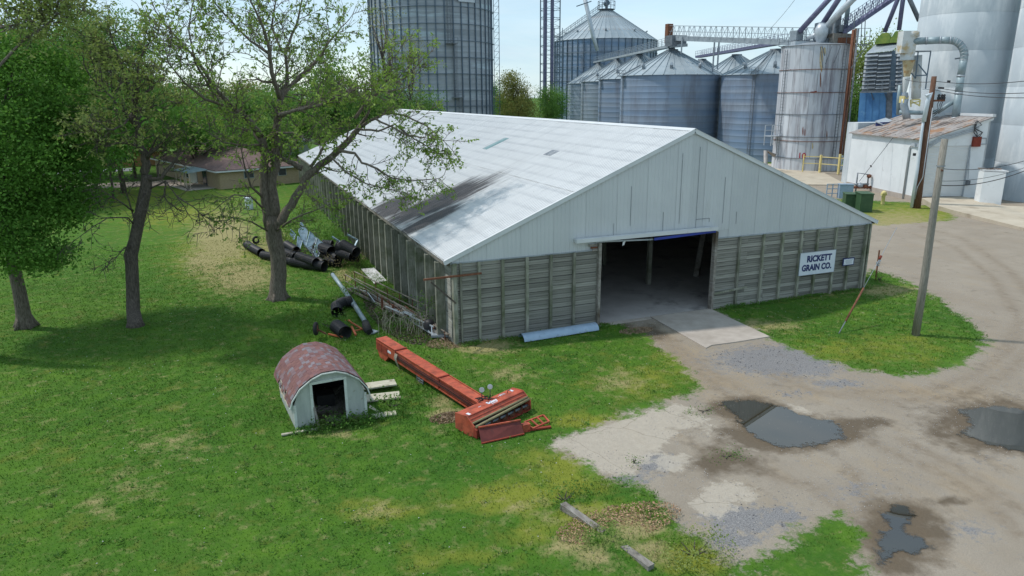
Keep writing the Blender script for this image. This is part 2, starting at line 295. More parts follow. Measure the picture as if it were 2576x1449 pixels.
WET = [(1870, 1030, 80, 28, 1.), (1960, 1095, 150, 36, 1.), (2130, 1085, 60, 30, .8), (2190, 1062, 55, 14, .7), (2500, 1070, 160, 62, .9), (2380, 1095, 45, 16, .6), (1830, 1160, 100, 38, .65), (1780, 1140, 70, 25, .5), (2270, 1330, 100, 60, .95), (2340, 1335, 60, 40, .6), (2390, 1260, 38, 10, .9), (2270, 1410, 70, 40, .7), (1630, 840, 50, 22, .7), (1570, 830, 40, 14, .6), (1600, 1345, 40, 20, .6)]
BLU = [(1960, 905, 150, 34, 1.), (2030, 925, 90, 25, .7), (2110, 965, 70, 12, .6), (1650, 1165, 50, 22, .9), (1590, 1205, 60, 12, .7), (1870, 1310, 100, 35, .8), (1960, 1300, 60, 22, .8), (1840, 1360, 80, 25, .7), (2150, 1235, 80, 30, .3), (2440, 1335, 70, 25, .4), (2480, 1160, 80, 30, .15), (2000, 990, 60, 10, .4)]
DIRT = [(1690, 900, 90, 30, .9), (1780, 960, 120, 25, .8), (1640, 850, 60, 20, .9), (2000, 990, 300, 20, .45), (2300, 985, 260, 25, .5), (2500, 905, 30, 60, .35), (1560, 828, 60, 12, .8), (1850, 1000, 100, 20, .5), (2420, 1000, 200, 18, .4), (2300, 1180, 300, 30, .25), (2420, 1230, 160, 70, .3), (1540, 1250, 70, 20, .5)]
CON_POLYS = [[(1395, 1116), (1450, 1090), (1560, 1060), (1640, 1035), (1700, 1016), (1780, 1052), (1700, 1090), (1640, 1140), (1590, 1188), (1500, 1180)],
             [(1383, 1116), (1440, 1092), (1500, 1075), (1560, 1078), (1600, 1095), (1560, 1108), (1590, 1120), (1640, 1150), (1600, 1180), (1560, 1192), (1520, 1190), (1450, 1150)],
             [(1640, 1030), (1700, 1014), (1750, 1035), (1720, 1055), (1660, 1052)], [(1760, 1062), (1800, 1072), (1910, 1113), (1890, 1130), (1830, 1108), (1790, 1090)],
             [(1662, 1150), (1700, 1142), (1745, 1168), (1705, 1190), (1660, 1184)], [zbot(1390, 960), zbot(1440, 880), zbot(1600, 770), zbot(1700, 770), zbot(1870, 870), zbot(1700, 920), zbot(1590, 1020), zbot(1470, 1030)],
             [(1990, 1018), (2040, 1042), (2075, 1060), (2060, 1064), (2010, 1040), (1965, 1020)], [(2400, 1070), (2440, 1086), (2430, 1092), (2400, 1082)], [(1600, 1040), (1640, 1040), (1720, 1075), (1700, 1095), (1620, 1070)]]
def grid_axis(lo, hi, a, b, fine, grow):
    xs = list(np.arange(a, b, fine)); s = fine; x = xs[-1]
    while x < hi: s *= grow; x += s; xs.append(x)
    s = fine; x = xs[0]
    while x > lo: s *= grow; x -= s; xs.insert(0, x)
    return np.array(xs)
def _ring(P, sub=6):
    ring = []
    for i, a in enumerate(P):
        b_ = P[(i+1) % len(P)]; pm, pn = P[i-1], P[(i+2) % len(P)]
        for k in range(sub): t = k/sub; ring.append(.5*((2*a)+(b_-pm)*t+(2*pm-5*a+4*b_-pn)*t*t+(3*a-pm-3*b_+pn)*t*t*t))
    return ring
PUDS = [_ring(GP(p)) for p in ([(1815, 1012), (1880, 1005), (1940, 1015), (1995, 1034), (2045, 1050), (2085, 1058), (2112, 1066), (2122, 1086), (2120, 1106), (2085, 1116), (2030, 1124), (1985, 1131), (1940, 1121), (1900, 1104), (1868, 1078), (1840, 1045)],
    [(2412, 1032), (2460, 1024), (2520, 1020), (2576, 1030), (2680, 1050), (2760, 1090), (2740, 1150), (2650, 1152), (2576, 1141), (2500, 1124), (2440, 1104), (2412, 1090), (2435, 1072), (2425, 1050)],
    [zbr(*p) for p in [(880, 1000), (950, 950), (1040, 930), (1110, 960), (1140, 1020), (1110, 1080), (1080, 1150), (1190, 1150), (1250, 1200), (1265, 1260), (1210, 1300), (1120, 1300), (1040, 1290), (960, 1330), (930, 1370), (870, 1350), (850, 1290), (845, 1200), (860, 1150), (920, 1110), (900, 1050)]])]
gx = grid_axis(-900, 1500, -24, 42, .25, 1.09); gy = grid_axis(-60, 2200, -20, 30, .25, 1.08)
X, Y = np.meshgrid(gx, gy); nx, ny = len(gx), len(gy)
SG = gravel_sd(X, Y); U, V = pix(X, Y)
Zg = (fbm(X, Y, 3.5, 5)-.5)*.10*np.clip(.5-SG, 0, 1)
mound = GP([(1420, 1290)])[0]; m2 = GP([(1640, 1400)])[0]
Zg += .28*np.exp(-(((X-(mound.x+m2.x)/2)/2.2)**2+((Y-(mound.y+m2.y)/2+.6)/1.6)**2))
Zg -= np.where((X > -.5) & (X < 28) & (Y > -.5) & (Y < 70), .06, 0)
conc = np.full(X.shape, -4.)
near = (X > -10) & (X < 60) & (Y < 30)
for P_ in CON_POLYS: conc[near] = np.maximum(conc[near], sdf(GP(P_), X[near], Y[near]))
TRACKS = [[(1625, 832), (1690, 885), (1760, 940), (1840, 1000)], [(1655, 838), (1730, 895), (1810, 950), (1900, 1000)], [(1880, 890), (2000, 950), (2150, 985), (2320, 985), (2440, 950), (2530, 890), (2570, 800)], [(1900, 925), (2050, 985), (2250, 1010), (2420, 995), (2530, 940), (2620, 850)], [(2200, 1120), (2350, 1180), (2480, 1260), (2576, 1360)], [(2280, 1110), (2420, 1180), (2576, 1290)], [(2560, 800), (2500, 700), (2400, 620), (2300, 590)], [(2620, 780), (2540, 680), (2420, 600), (2320, 570)], [(2140, 1180), (2180, 1260), (2200, 1340)], [(1900, 1180), (2050, 1230), (2150, 1300)]]
TRK = np.zeros(X.shape)
for T_ in TRACKS:
    P_ = [G(*p) for p in T_]
    for a, b_ in zip(P_[:-1], P_[1:]):
        ex, ey = b_.x-a.x, b_.y-a.y; t = np.clip(((X-a.x)*ex+(Y-a.y)*ey)/(ex*ex+ey*ey), 0, 1); TRK = np.maximum(TRK, np.exp(-(np.hypot(X-a.x-t*ex, Y-a.y-t*ey)/.32)**2))
PD = np.full(X.shape, -4.)
for P_ in PUDS: PD[near] = np.maximum(PD[near], sdf(P_, X[near], Y[near]))
ATT = dict(sg=SG, pd=np.clip(PD, -2, 1), dry=blobs(U, V, DRY), yel=blobs(U, V, YEL), lush=blobs(U, V, LUSH), wet=blobs(U, V, WET), blu=blobs(U, V, BLU), trk=TRK, dirt=blobs(U, V, DIRT), con=np.clip(conc, -2, 2))
for k_ in ('dry', 'yel', 'lush', 'wet', 'blu', 'dirt'): ATT[k_] = np.where((V > 440) & (V < 1700) & (U > -300) & (U < 2900), ATT[k_], 0)

def ground_material(name, blades=False):
    m = bpy.data.materials.new(name); m.use_nodes = True; nt = m.node_tree; b = nt.nodes['Principled BSDF']; L = nt.links.new
    b.inputs['Roughness'].default_value = .95; b.inputs['Specular IOR Level'].default_value = .15
    tc = NN(nt, 'ShaderNodeTexCoord'); co = tc.outputs['Object']
    def noise(s, d=5, r=.6, st=None):
        n = NN(nt, 'ShaderNodeTexNoise'); n.inputs['Scale'].default_value = s; n.inputs['Detail'].default_value = d; n.inputs['Roughness'].default_value = r
        if st: mp = NN(nt, 'ShaderNodeMapping'); mp.inputs['Scale'].default_value = st; L(co, mp.inputs[0]); L(mp.outputs[0], n.inputs['Vector'])
        else: L(co, n.inputs['Vector'])
        return n.outputs['Fac']
    def rng_(x, a, b_, c=0., d=1.):
        n = NN(nt, 'ShaderNodeMapRange'); n.inputs[1].default_value = a; n.inputs[2].default_value = b_; n.inputs[3].default_value = c; n.inputs[4].default_value = d; L(x, n.inputs[0]); return n.outputs[0]
    def mth(op, x, y):
        n = NN(nt, 'ShaderNodeMath', operation=op)
        for i, t in enumerate((x, y)):
            if isinstance(t, (int, float)): n.inputs[i].default_value = t
            else: L(t, n.inputs[i])
        return n.outputs[0]
    def mix(f, a, b_, bt='MIX'):
        n = NN(nt, 'ShaderNodeMixRGB', blend_type=bt)
        for i, t in enumerate((f, a, b_)):
            if isinstance(t, (int, float)): n.inputs[i].default_value = t
            elif isinstance(t, tuple): n.inputs[i].default_value = (*t, 1)
            else: L(t, n.inputs[i])
        return n.outputs[0]
    att = lambda k: NN(nt, 'ShaderNodeAttribute', attribute_name=k).outputs['Fac']
    n_big = noise(.12, 4); n_mid = noise(.9, 6, .65); n_fine = noise(9, 6, .7); n_vf = noise(40, 3)
    # lawn
    c = mix(rng_(n_big, .35, .65), (.055, .145, .012), (.098, .20, .018))
    c = mix(rng_(n_mid, .40, .66), c, (.030, .105, .012))
    c = mix(rng_(n_fine, .45, .75, 0, .5), c, (.13, .22, .045))
    c = mix(rng_(noise(2.3, 7, .75), .56, .74, 0, .5), c, (.17, .2, .08))
    c = mix(mth('MULTIPLY', att('lush'), rng_(n_mid, .3, .6)), c, (.022, .105, .013))
    yn = mth('ADD', att('yel'), rng_(n_mid, .3, .75, -.4, .45)); c = mix(rng_(yn, 0.05, .6, 0, .85), c, (.23, .25, .035))
    dn = mth('ADD', att('dry'), rng_(noise(1.6, 8, .75), .3, .72, -.45, .42)); dc = mix(rng_(n_fine, .35, .65), (.40, .33, .17), (.27, .25, .10))
    c = mix(rng_(dn, 0.05, .5, 0, .92), c, dc)
    if not blades:
        c = mix(rng_(n_vf, .3, .7, .0, .45), c, mix(.5, c, (.01, .02, .004)))
        # gravel and old concrete
        g = mix(rng_(noise(.35, 6, .6), .38, .62), (.37, .318, .255), (.305, .258, .205))
        g = mix(rng_(noise(30, 4, .7), .35, .7), g, (.26, .225, .185)); g = mix(rng_(noise(14, 5, .8), .6, .72, 0, .8), g, (.17, .15, .14)); g = mix(rng_(noise(22, 5, .8), .62, .7, 0, .7), g, (.6, .56, .5))
        g = mix(rng_(mth('ADD', att('dirt'), rng_(noise(1.2, 6, .6, (1, .25, 1)), .3, .7, -.4, .3)), 0, .6, 0, .8), g, (.33, .26, .18))
        g = mix(mth('MULTIPLY', att('trk'), rng_(noise(2.5, 6, .7), .3, .65, 0, .75)), g, (.20, .155, .11))
        g = mix(mth('MULTIPLY', rng_(noise(.28, 6, .65), .5, .66, 0, .55), 1.), g, (.27, .225, .175))
        g = mix(rng_(mth('ADD', att('blu'), rng_(noise(3, 7, .8), .3, .7, -.6, .35)), .05, .35, 0, .85), g, mix(rng_(noise(25, 4, .8), .4, .6), (.12, .125, .14), (.29, .285, .29)))
        vo = NN(nt, 'ShaderNodeTexVoronoi', feature='DISTANCE_TO_EDGE'); vo.inputs['Scale'].default_value = .5
        mp = NN(nt, 'ShaderNodeMixRGB'); mp.inputs[0].default_value = .3; L(co, mp.inputs[1]); nn = NN(nt, 'ShaderNodeTexNoise'); nn.inputs['Scale'].default_value = 1.5; nn.inputs['Detail'].default_value = 6; L(co, nn.inputs['Vector']); L(nn.outputs['Color'], mp.inputs[2]); L(mp.outputs[0], vo.inputs['Vector'])
        slab = mix(rng_(vo.outputs['Distance'], .001, .007, .55, 0), mix(rng_(noise(4, 6, .7), .35, .7), (.50, .445, .37), (.42, .37, .31)), (.12, .1, .07))
        cf = rng_(mth('ADD', att('con'), rng_(noise(1.3, 8, .75), .3, .7, -.45, .6)), -.1, .12); g = mix(mth('MULTIPLY', cf, .7), g, slab)
        g = mix(rng_(mth('ADD', att('wet'), rng_(noise(1.1, 6, .65), .3, .7, -.3, .25)), .08, .5, 0, .92), g, mix(n_fine, (.10, .075, .05), (.14, .11, .08)))
        g = mix(rng_(mth('ADD', att('pd'), rng_(noise(1.6, 8, .7), .3, .7, -.5, .4)), -.6, .05, 0, .8), g, mix(n_fine, (.12, .088, .058), (.16, .125, .088)))
        # grass creeping over the gravel edge
        e = mth('ADD', att('sg'), rng_(noise(.9, 9, .8), .25, .75, -1.1, .95)); fac = rng_(e, -.15, .25)
        sparse = rng_(noise(.5, 7, .8), .66, .72, 0, .5); fac = mth('MULTIPLY', fac, mth('SUBTRACT', 1., mth('MULTIPLY', sparse, rng_(att('sg'), 2.5, .2))))
        c = mix(fac, c, g)
        bp = NN(nt, 'ShaderNodeBump'); bp.inputs['Strength'].default_value = .55; bp.inputs['Distance'].default_value = .05; L(mth('ADD', n_vf, mth('MULTIPLY', n_fine, 2)), bp.inputs['Height']); L(bp.outputs[0], b.inputs['Normal'])
    else:
        rn = att('rv'); c = mix(rng_(rn, 0, 1, 0, .5), c, (.14, .25, .045))
        o = nt.nodes['Material Output']; tr = NN(nt, 'ShaderNodeBsdfTranslucent'); L(c, tr.inputs[0]); ms = NN(nt, 'ShaderNodeMixShader'); ms.inputs[0].default_value = .25
        L(b.outputs[0], ms.inputs[1]); L(tr.outputs[0], ms.inputs[2]); L(ms.outputs[0], o.inputs[0])
    L(c, b.inputs['Base Color']); return m
gm = ground_material('turf_and_gravel'); gb = ground_material('grass_blade_green', True)
VV = np.stack([X.ravel(), Y.ravel(), Zg.ravel()], 1)
ii, jj = np.meshgrid(np.arange(ny-1), np.arange(nx-1), indexing='ij'); i0 = (ii*nx+jj).ravel()
FF = np.stack([i0, i0+1, i0+nx+1, i0+nx], 1)
fsg = SG.ravel()[FF].mean(1)
def sub_ground(name, mask, label_kind='structure'):
    F_ = FF[mask]; used = np.unique(F_); rm = np.zeros(len(VV), np.int64); rm[used] = np.arange(len(used))
    me = mesh_np(name, VV[used], rm[F_], gm, True)
    for k_, a in ATT.items():
        at = me.attributes.new(k_, 'FLOAT', 'POINT'); at.data.foreach_set('value', a.ravel()[used].astype(np.float32))
    o = link(name, me); o['kind'] = label_kind; return o
sub_ground('lawn', fsg <= 0.0)
sub_ground('gravel_lot', fsg > 0.0)
# grass blades as real geometry, thinning with distance
N = 430000
bx = rng.uniform(-26, 40, N); by = rng.uniform(-20, 34, N)
d = np.hypot(bx-CA[0], by-CA[1]); s_ = gravel_sd(bx, by)+(fbm(bx, by, .8, 9)-.5)*1.2
bu, bv = pix(bx, by)
keep = (s_ < -.05) & (bu > -60) & (bu < 2640) & (bv < 1500) & (rng.random(N) < np.clip((24/d)**1.2, 0, 1)) & ~((bx > -.3) & (bx < 27.6) & (by > -.1))
bx, by, bu, bv, d = bx[keep], by[keep], bu[keep], bv[keep], d[keep]; n = len(bx)
att = dict(dry=blobs(bu, bv, DRY), yel=blobs(bu, bv, YEL), lush=blobs(bu, bv, LUSH), rv=rng.random(n))
TALL = [(900, 1050, 190, 22, 1.), (1050, 990, 50, 70, .8), (800, 820, 70, 60, .8), (850, 880, 60, 40, .7), (1500, 1380, 70, 40, .9), (1740, 1400, 90, 40, .9), (1480, 1240, 90, 30, .6), (1010, 830, 120, 35, .7), (930, 690, 50, 30, 1.), (1290, 1060, 80, 20, .4), (1640, 1290, 60, 30, .5), (1200, 1090, 80, 20, .8)]
hh = (.045+.06*rng.random(n)*(.4+vnoise(bx, by, .7, 3)))*(1+2.0*blobs(bu, bv, TALL)); ww = (.008+.010*rng.random(n))*np.clip(d/20, 1, 2.2)
zz = (fbm(bx, by, 3.5, 5)-.5)*.10*np.clip(.5-gravel_sd(bx, by), 0, 1)+.28*np.exp(-(((bx-(mound.x+m2.x)/2)/2.2)**2+((by-(mound.y+m2.y)/2+.6)/1.6)**2))-.01
an = rng.uniform(0, 2*math.pi, n); la = rng.uniform(0, 2*math.pi, n); ll = hh*rng.uniform(.2, .8, n)
P0 = np.stack([bx-np.cos(an)*ww, by-np.sin(an)*ww, zz], 1); P1 = np.stack([bx+np.cos(an)*ww, by+np.sin(an)*ww, zz], 1); P2 = np.stack([bx+np.cos(la)*ll, by+np.sin(la)*ll, zz+hh], 1)
BV = np.stack([P0, P1, P2], 1).reshape(-1, 3)
me = mesh_np('grass', BV, np.arange(3*n).reshape(-1, 3), gb)
for k_, a in att.items():
    at = me.attributes.new(k_, 'FLOAT', 'POINT'); at.data.foreach_set('value', np.repeat(a, 3).astype(np.float32))
link('grass', me, label='short bright green lawn grass with tufts and seed heads', cat='grass', kind='stuff')
# dandelion clocks, clover flowers and stones scattered: too many and small to count
def specks(name, label, cat, m_, cnt, sz, region, on_gravel, zoff, seed):
    r_ = np.random.default_rng(seed); x = r_.uniform(-20, 34, cnt*6); y = r_.uniform(-19, 14, cnt*6); s = gravel_sd(x, y); u, v = pix(x, y)
    ok = ((s > .1) if on_gravel else (s < -.3)) & region(u, v, x, y) & ~((x > -.2) & (x < 27.6) & (y > -.1)); x, y = x[ok][:cnt], y[ok][:cnt]
    k = len(x); s = sz*r_.uniform(.5, 1.5, k); a = r_.uniform(0, 6.28, k)
    c = np.stack([x, y, zoff+s*.3], 1); e1 = np.stack([np.cos(a)*s, np.sin(a)*s, 0*s], 1); e2 = np.stack([-np.sin(a)*s*.7, np.cos(a)*s*.7, 0*s], 1); e3 = np.stack([0*s, 0*s, s*.6], 1)
    Vv = np.stack([c-e1, c-e2, c+e1, c+e2, c+e3, c-e3*.6], 1).reshape(-1, 3); b_ = np.arange(k)[:, None]*6
    Fc = np.concatenate([b_+np.array(t) for t in ((0, 1, 4), (1, 2, 4), (2, 3, 4), (3, 0, 4), (1, 0, 5), (2, 1, 5), (3, 2, 5), (0, 3, 5))])
    link(name, mesh_np(name, Vv, Fc, m_), label=label, cat=cat, kind='stuff')
blobm = mat('dandelion_white', (.6, .6, .55), rough=.9); yelm = mat('dandelion_yellow', (.6, .5, .05), rough=.9); stone = mat('loose_stone', (.32, .3, .29), (.5, .46, .43), sc=.9, rough=.9); dstone = mat('dark_stone', (.08, .08, .09), (.2, .2, .22), sc=.9, rough=.9)
specks('dandelion_clock', 'tiny white dandelion clocks dotted over the lawn', 'flowers', blobm, 420, .022, lambda u, v, x, y: fbm(x, y, 4, 4) > .42, False, .07, 11)
specks('dandelion_flower', 'tiny yellow dandelion flowers in the turf near the barn', 'flowers', yelm, 900, .018, lambda u, v, x, y: (u > 1000) & (v < 1010) & (fbm(x, y, 3, 8) > .45), False, .06, 12)
specks('gravel_stones', 'loose pale stones lying over the gravel lot', 'gravel', stone, 9000, .02, lambda u, v, x, y: fbm(x, y, 3, 18) > .38, True, 0, 13)
specks('dark_gravel', 'loose blue grey stones in patches on the lot', 'gravel', dstone, 5000, .025, lambda u, v, x, y: blobs(u, v, BLU)+.12*(fbm(x, y, 2, 1) > .6) > .25*np.ones_like(u), True, 0, 14)

def clumps(name, label, m_, cnt, leaf, seed, cond):
    r_ = np.random.default_rng(seed); x = r_.uniform(-24, 36, cnt*5); y = r_.uniform(-19, 24, cnt*5); u, v = pix(x, y); ok = (gravel_sd(x, y) < .1) & cond(u, v, x, y) & (u > -50) & (u < 2620) & (v < 1480) & ~((x > -.4) & (x < 27.8) & (y > -.2)); x, y = x[ok][:cnt], y[ok][:cnt]; k = len(x); n_ = 12
    P = np.repeat(np.stack([x, y, np.full(k, .03)], 1), n_, 0)+r_.normal(size=(k*n_, 3))*np.array([.09, .09, .02])*np.repeat(r_.uniform(.6, 1.8, k), n_)[:, None]; P[:, 2] = np.abs(P[:, 2])+.01; d_ = r_.normal(size=(k*n_, 3)); d_[:, 2] = np.abs(d_[:, 2])*.9; d_ /= np.linalg.norm(d_, axis=1)[:, None]; w_ = np.cross(d_, r_.normal(size=(k*n_, 3))); w_ /= np.linalg.norm(w_, axis=1)[:, None]; sz = leaf*r_.uniform(.5, 1.4, k*n_)[:, None]
    link(name, mesh_np(name, np.stack([P, P+d_*sz*.5+w_*sz*.3, P+d_*sz, P+d_*sz*.5-w_*sz*.3], 1).reshape(-1, 3), np.arange(4*k*n_).reshape(-1, 4), m_), label=label, cat='weeds', kind='stuff')
clumps('broadleaf_weeds', 'low dark broadleaf weed clumps scattered through the lawn', weed_mat, 1700, .085, 41, lambda u, v, x, y: (fbm(x, y, 3, 14) > .44) | (blobs(u, v, LUSH) > .3))
clumps('yellow_weeds', 'yellow-green weed tufts in the rough turf near the lot edge', leaf_yellow, 1500, .075, 42, lambda u, v, x, y: blobs(u, v, YEL) > .3)
# water
wat = bpy.data.materials.new('muddy_water'); wat.use_nodes = True; b = wat.node_tree.nodes['Principled BSDF']; b.inputs['Base Color'].default_value = (.03, .024, .015, 1); b.inputs['Roughness'].default_value = .01; b.inputs['IOR'].default_value = 1.6; b.inputs['Specular IOR Level'].default_value = 1.0
nz_ = NN(wat.node_tree, 'ShaderNodeTexNoise'); nz_.inputs['Scale'].default_value = 2.5; bp_ = NN(wat.node_tree, 'ShaderNodeBump'); bp_.inputs['Strength'].default_value = .02; bp_.inputs['Distance'].default_value = .02
_n = wat.node_tree; _o = _n.nodes['Material Output']; _a = NN(_n, 'ShaderNodeAttribute', attribute_name='e'); _t = NN(_n, 'ShaderNodeTexCoord'); _q = NN(_n, 'ShaderNodeTexNoise'); _q.inputs['Scale'].default_value = 2.2; _q.inputs['Detail'].default_value = 9; _q.inputs['Roughness'].default_value = .75; _n.links.new(_t.outputs['Object'], _q.inputs['Vector'])
_m = NN(_n, 'ShaderNodeMapRange'); _m.inputs[1].default_value = .3; _m.inputs[2].default_value = .7; _m.inputs[3].default_value = -.38; _m.inputs[4].default_value = .26; _n.links.new(_q.outputs['Fac'], _m.inputs[0]); _s = NN(_n, 'ShaderNodeMath', operation='ADD'); _n.links.new(_a.outputs['Fac'], _s.inputs[0]); _n.links.new(_m.outputs[0], _s.inputs[1])
_f = NN(_n, 'ShaderNodeMapRange'); _f.inputs[1].default_value = -.05; _f.inputs[2].default_value = .14; _n.links.new(_s.outputs[0], _f.inputs[0]); _x = NN(_n, 'ShaderNodeMixShader'); _tr = NN(_n, 'ShaderNodeBsdfTransparent'); _n.links.new(_f.outputs[0], _x.inputs[0]); _n.links.new(_tr.outputs[0], _x.inputs[1]); _n.links.new(b.outputs[0], _x.inputs[2]); _n.links.new(_x.outputs[0], _o.inputs[0])
wat.node_tree.links.new(nz_.outputs['Fac'], bp_.inputs['Height']); wat.node_tree.links.new(bp_.outputs[0], b.inputs['Normal'])
def smoothring(P, sub=6):
    ring = []
    for i, a in enumerate(P):
        b_ = P[(i+1) % len(P)]; pm, pn = P[i-1], P[(i+2) % len(P)]
        for k in range(sub): t = k/sub; ring.append(.5*((2*a)+(b_-pm)*t+(2*pm-5*a+4*b_-pn)*t*t+(3*a-pm-3*b_+pn)*t*t*t))
    return ring
def puddle(P, z=.02, step=.1):
    xs = np.arange(min(p.x for p in P)-.5, max(p.x for p in P)+.5, step); ys = np.arange(min(p.y for p in P)-.5, max(p.y for p in P)+.5, step); A, B = np.meshgrid(xs, ys); e = sdf(P, A, B); n_ = len(xs)
    a, b_ = np.meshgrid(np.arange(len(ys)-1), np.arange(n_-1), indexing='ij'); i0 = (a*n_+b_).ravel(); F_ = np.stack([i0, i0+1, i0+n_+1, i0+n_], 1); F_ = F_[e.ravel()[F_].max(1) > -.22]; us = np.unique(F_); rm = np.zeros(A.size, np.int64); rm[us] = np.arange(len(us))
    me = mesh_np('puddle', np.stack([A.ravel(), B.ravel(), np.full(A.size, z)], 1)[us], rm[F_], wat, True); at = me.attributes.new('e', 'FLOAT', 'POINT'); at.data.foreach_set('value', e.ravel()[us].astype(np.float32)); link('puddle', me, kind='structure')
for P_ in PUDS: puddle(P_)
# approach slab, entrance slab, ramp and loading apron
def slab(name, pts, z0, z1, m_, label=None):
    s = MB(); s.prism([Vector((p[0], p[1], z0)) for p in pts], (0, 0, z1-z0)); return s.obj(name, m_, kind='structure')
slab('concrete_slab', [(11.5, -.08), (15.5, -.12), G(1936, 848), G(1850, 862), G(1790, 870), G(1776, 877)], -.1, .045, concrete)
slab('barn_floor', [(.1, 0), (27.3, 0), (27.3, 69), (.1, 69)], -.2, .03, int_floor)
slab('doorway_strip', [(8.15, -.35), (11.45, -.32), (11.45, -.005), (8.15, -.005)], -.2, .02, concrete)
apron = mat('apron_concrete', (.42, .36, .28), (.5, .44, .35), sc=.5, rough=.9, c3=(.3, .25, .19), c3sc=.4)
slab('loading_apron', [G(*zb(0, 0), 0)*0+Vector((p[0], p[1], 0)) for p in [(56, 46), (67.5, 39.5), (76, 52), (82, 66), (68, 74), (52, 60)]], -.3, .12, apron)
# ---------------------------------------------------------------- the grain storage barn
BW, BL, HE, HR, HT = 27.4, 69.2, 4.18, 10.21, 4.45
SL = (HR-HT)/(BW/2)
def RPT(u, v):                                          # left roof slope
    d = ray(u, v); t = (HT+SL*0-CA[2]+SL*CA[0])/(d[2]-SL*d[0]); return Vector(CA+d*t)
def pos_material(name, base, rough, build):
    m = bpy.data.materials.new(name); m.use_nodes = True; nt = m.node_tree; b = nt.nodes['Principled BSDF']; b.inputs['Roughness'].default_value = rough
    g = NN(nt, 'ShaderNodeNewGeometry'); build(nt, b, g.outputs['Position']); return m
def roof_build(nt, b, pos):
    L = nt.links.new
    def noise(s, st, d=5, r=.6):
        mp = NN(nt, 'ShaderNodeMapping'); mp.inputs['Scale'].default_value = st; L(pos, mp.inputs[0]); n = NN(nt, 'ShaderNodeTexNoise'); n.inputs['Scale'].default_value = s; n.inputs['Detail'].default_value = d; n.inputs['Roughness'].default_value = r; L(mp.outputs[0], n.inputs['Vector']); return n.outputs['Fac']
    def mr(x, a, b_, c=0, d=1):
        n = NN(nt, 'ShaderNodeMapRange'); n.inputs[1].default_value = a; n.inputs[2].default_value = b_; n.inputs[3].default_value = c; n.inputs[4].default_value = d; L(x, n.inputs[0]); return n.outputs[0]
    def mth(op, x, y=0):
        n = NN(nt, 'ShaderNodeMath', operation=op)
        for i, t in enumerate((x, y)):
            if isinstance(t, (int, float)): n.inputs[i].default_value = t
            else: L(t, n.inputs[i])
        return n.outputs[0]
    def mix(f, a, c):
        n = NN(nt, 'ShaderNodeMixRGB')
        for i, t in enumerate((f, a, c)):
            if isinstance(t, (int, float)): n.inputs[i].default_value = t
            elif isinstance(t, tuple): n.inputs[i].default_value = (*t, 1)
            else: L(t, n.inputs[i])
        return n.outputs[0]
    c = mix(mr(noise(.5, (1, 1, 1)), .3, .7), (.57, .575, .58), (.63, .635, .64))
    sp = NN(nt, 'ShaderNodeSeparateXYZ'); L(pos, sp.inputs[0]); x_, y_ = sp.outputs[0], sp.outputs[1]
    # dirt held at the purlin lines, stronger where the noise says so
    fr = mth('FRACT', mth('MULTIPLY', x_, 1.12)); line = mth('MULTIPLY', mr(fr, .0, .12), mr(fr, .42, .16)); ln = mth('MULTIPLY', line, mr(noise(.35, (1, 1, 1), 6), .35, .65, .15, .7))
    c = mix(ln, c, (.43, .44, .455))
    c = mix(mr(noise(1.2, (.25, 5, .25), 6, .7), .5, .75, 0, .45), c, (.44, .45, .47))
    yr = mth('FRACT', mth('MULTIPLY', y_, 1/.914)); c = mix(mr(yr, .04, .0, 0, .35), c, (.35, .35, .36))
    tot = None
    for (px, py, rx, ry, w) in SOOT:
        a = mth('POWER', mth('DIVIDE', mth('SUBTRACT', x_, px), rx), 2); a2 = mth('POWER', mth('DIVIDE', mth('SUBTRACT', y_, py), ry), 2)
        e = mth('MULTIPLY', mth('EXPONENT', mth('MULTIPLY', mth('ADD', a, a2), -1.)), w); tot = e if tot is None else mth('MAXIMUM', tot, e)
    s = mth('ADD', tot, mr(noise(1., (.3, 7, .3), 6, .7), .25, .75, -.42, .30)); s = mth('ADD', s, mr(noise(.6, (1, 1, 1), 5, .6), .3, .7, -.12, .1))
    c = mix(mr(s, .12, .5, 0, .97), c, mix(mr(noise(3, (.3, 5, .3)), .4, .6), (.03, .03, .035), (.075, .065, .065)))
    c = mix(mr(noise(6, (1, 1, 1), 2), .72, .76, 0, .5), c, (.2, .2, .2))
    L(c, b.inputs['Base Color'])
s1 = RPT(*zr(1180, 730)); s2 = RPT(*zr(1010, 960)); s3 = RPT(*zr(650, 800)); s4 = RPT(*zr(1450, 640)); s5 = RPT(*zr(880, 850))
SOOT = [(s1.x, s1.y, 2.6, 2.0, 1.25), (s2.x, s2.y, 2.0, 1.0, 1.15), (s3.x, s3.y, 1.6, 2.8, .95), (s4.x, s4.y, 2.4, 1.8, .75), (s5.x, s5.y, 2.2, 2.4, .8)]
roof_m = pos_material('white_corrugated_roof', None, .45, roof_build)
siding_m = mat('pale_grey_siding', (.50, .52, .54), (.54, .56, .575), sc=.5, rough=.5, c3=(.46, .47, .48), c3sc=.8, c3lo=.6, c3hi=.8, c3st=(2, 2, .4), rnd=.05)
skylight_m = mat('greenish_skylight', (.10, .2, .21), (.16, .28, .28), sc=1.5, rough=.3)
barn = thing('grain_storage_barn', 'large white-roofed grain barn with grey plank walls, buttress posts and an open doorway', 'barn')
bxm = MB().box((0, 0, 0), (1, 1, 1)).mesh('plank', wood_grey); bxs = MB().box((0, 0, 0), (1, 1, 1)).mesh('plank', wood_side)
def box_inst(name, me, c, d, parent, R=None):
    M_ = Matrix.Translation(Vector(c)) @ (R.to_4x4() if R else Matrix.Identity(4)) @ Matrix.Diagonal((d[0], d[1], d[2], 1)); return inst(name, me, M_, parent)
rows = 17; rh = (HE-.02)/rows
R_ = random.Random(3)
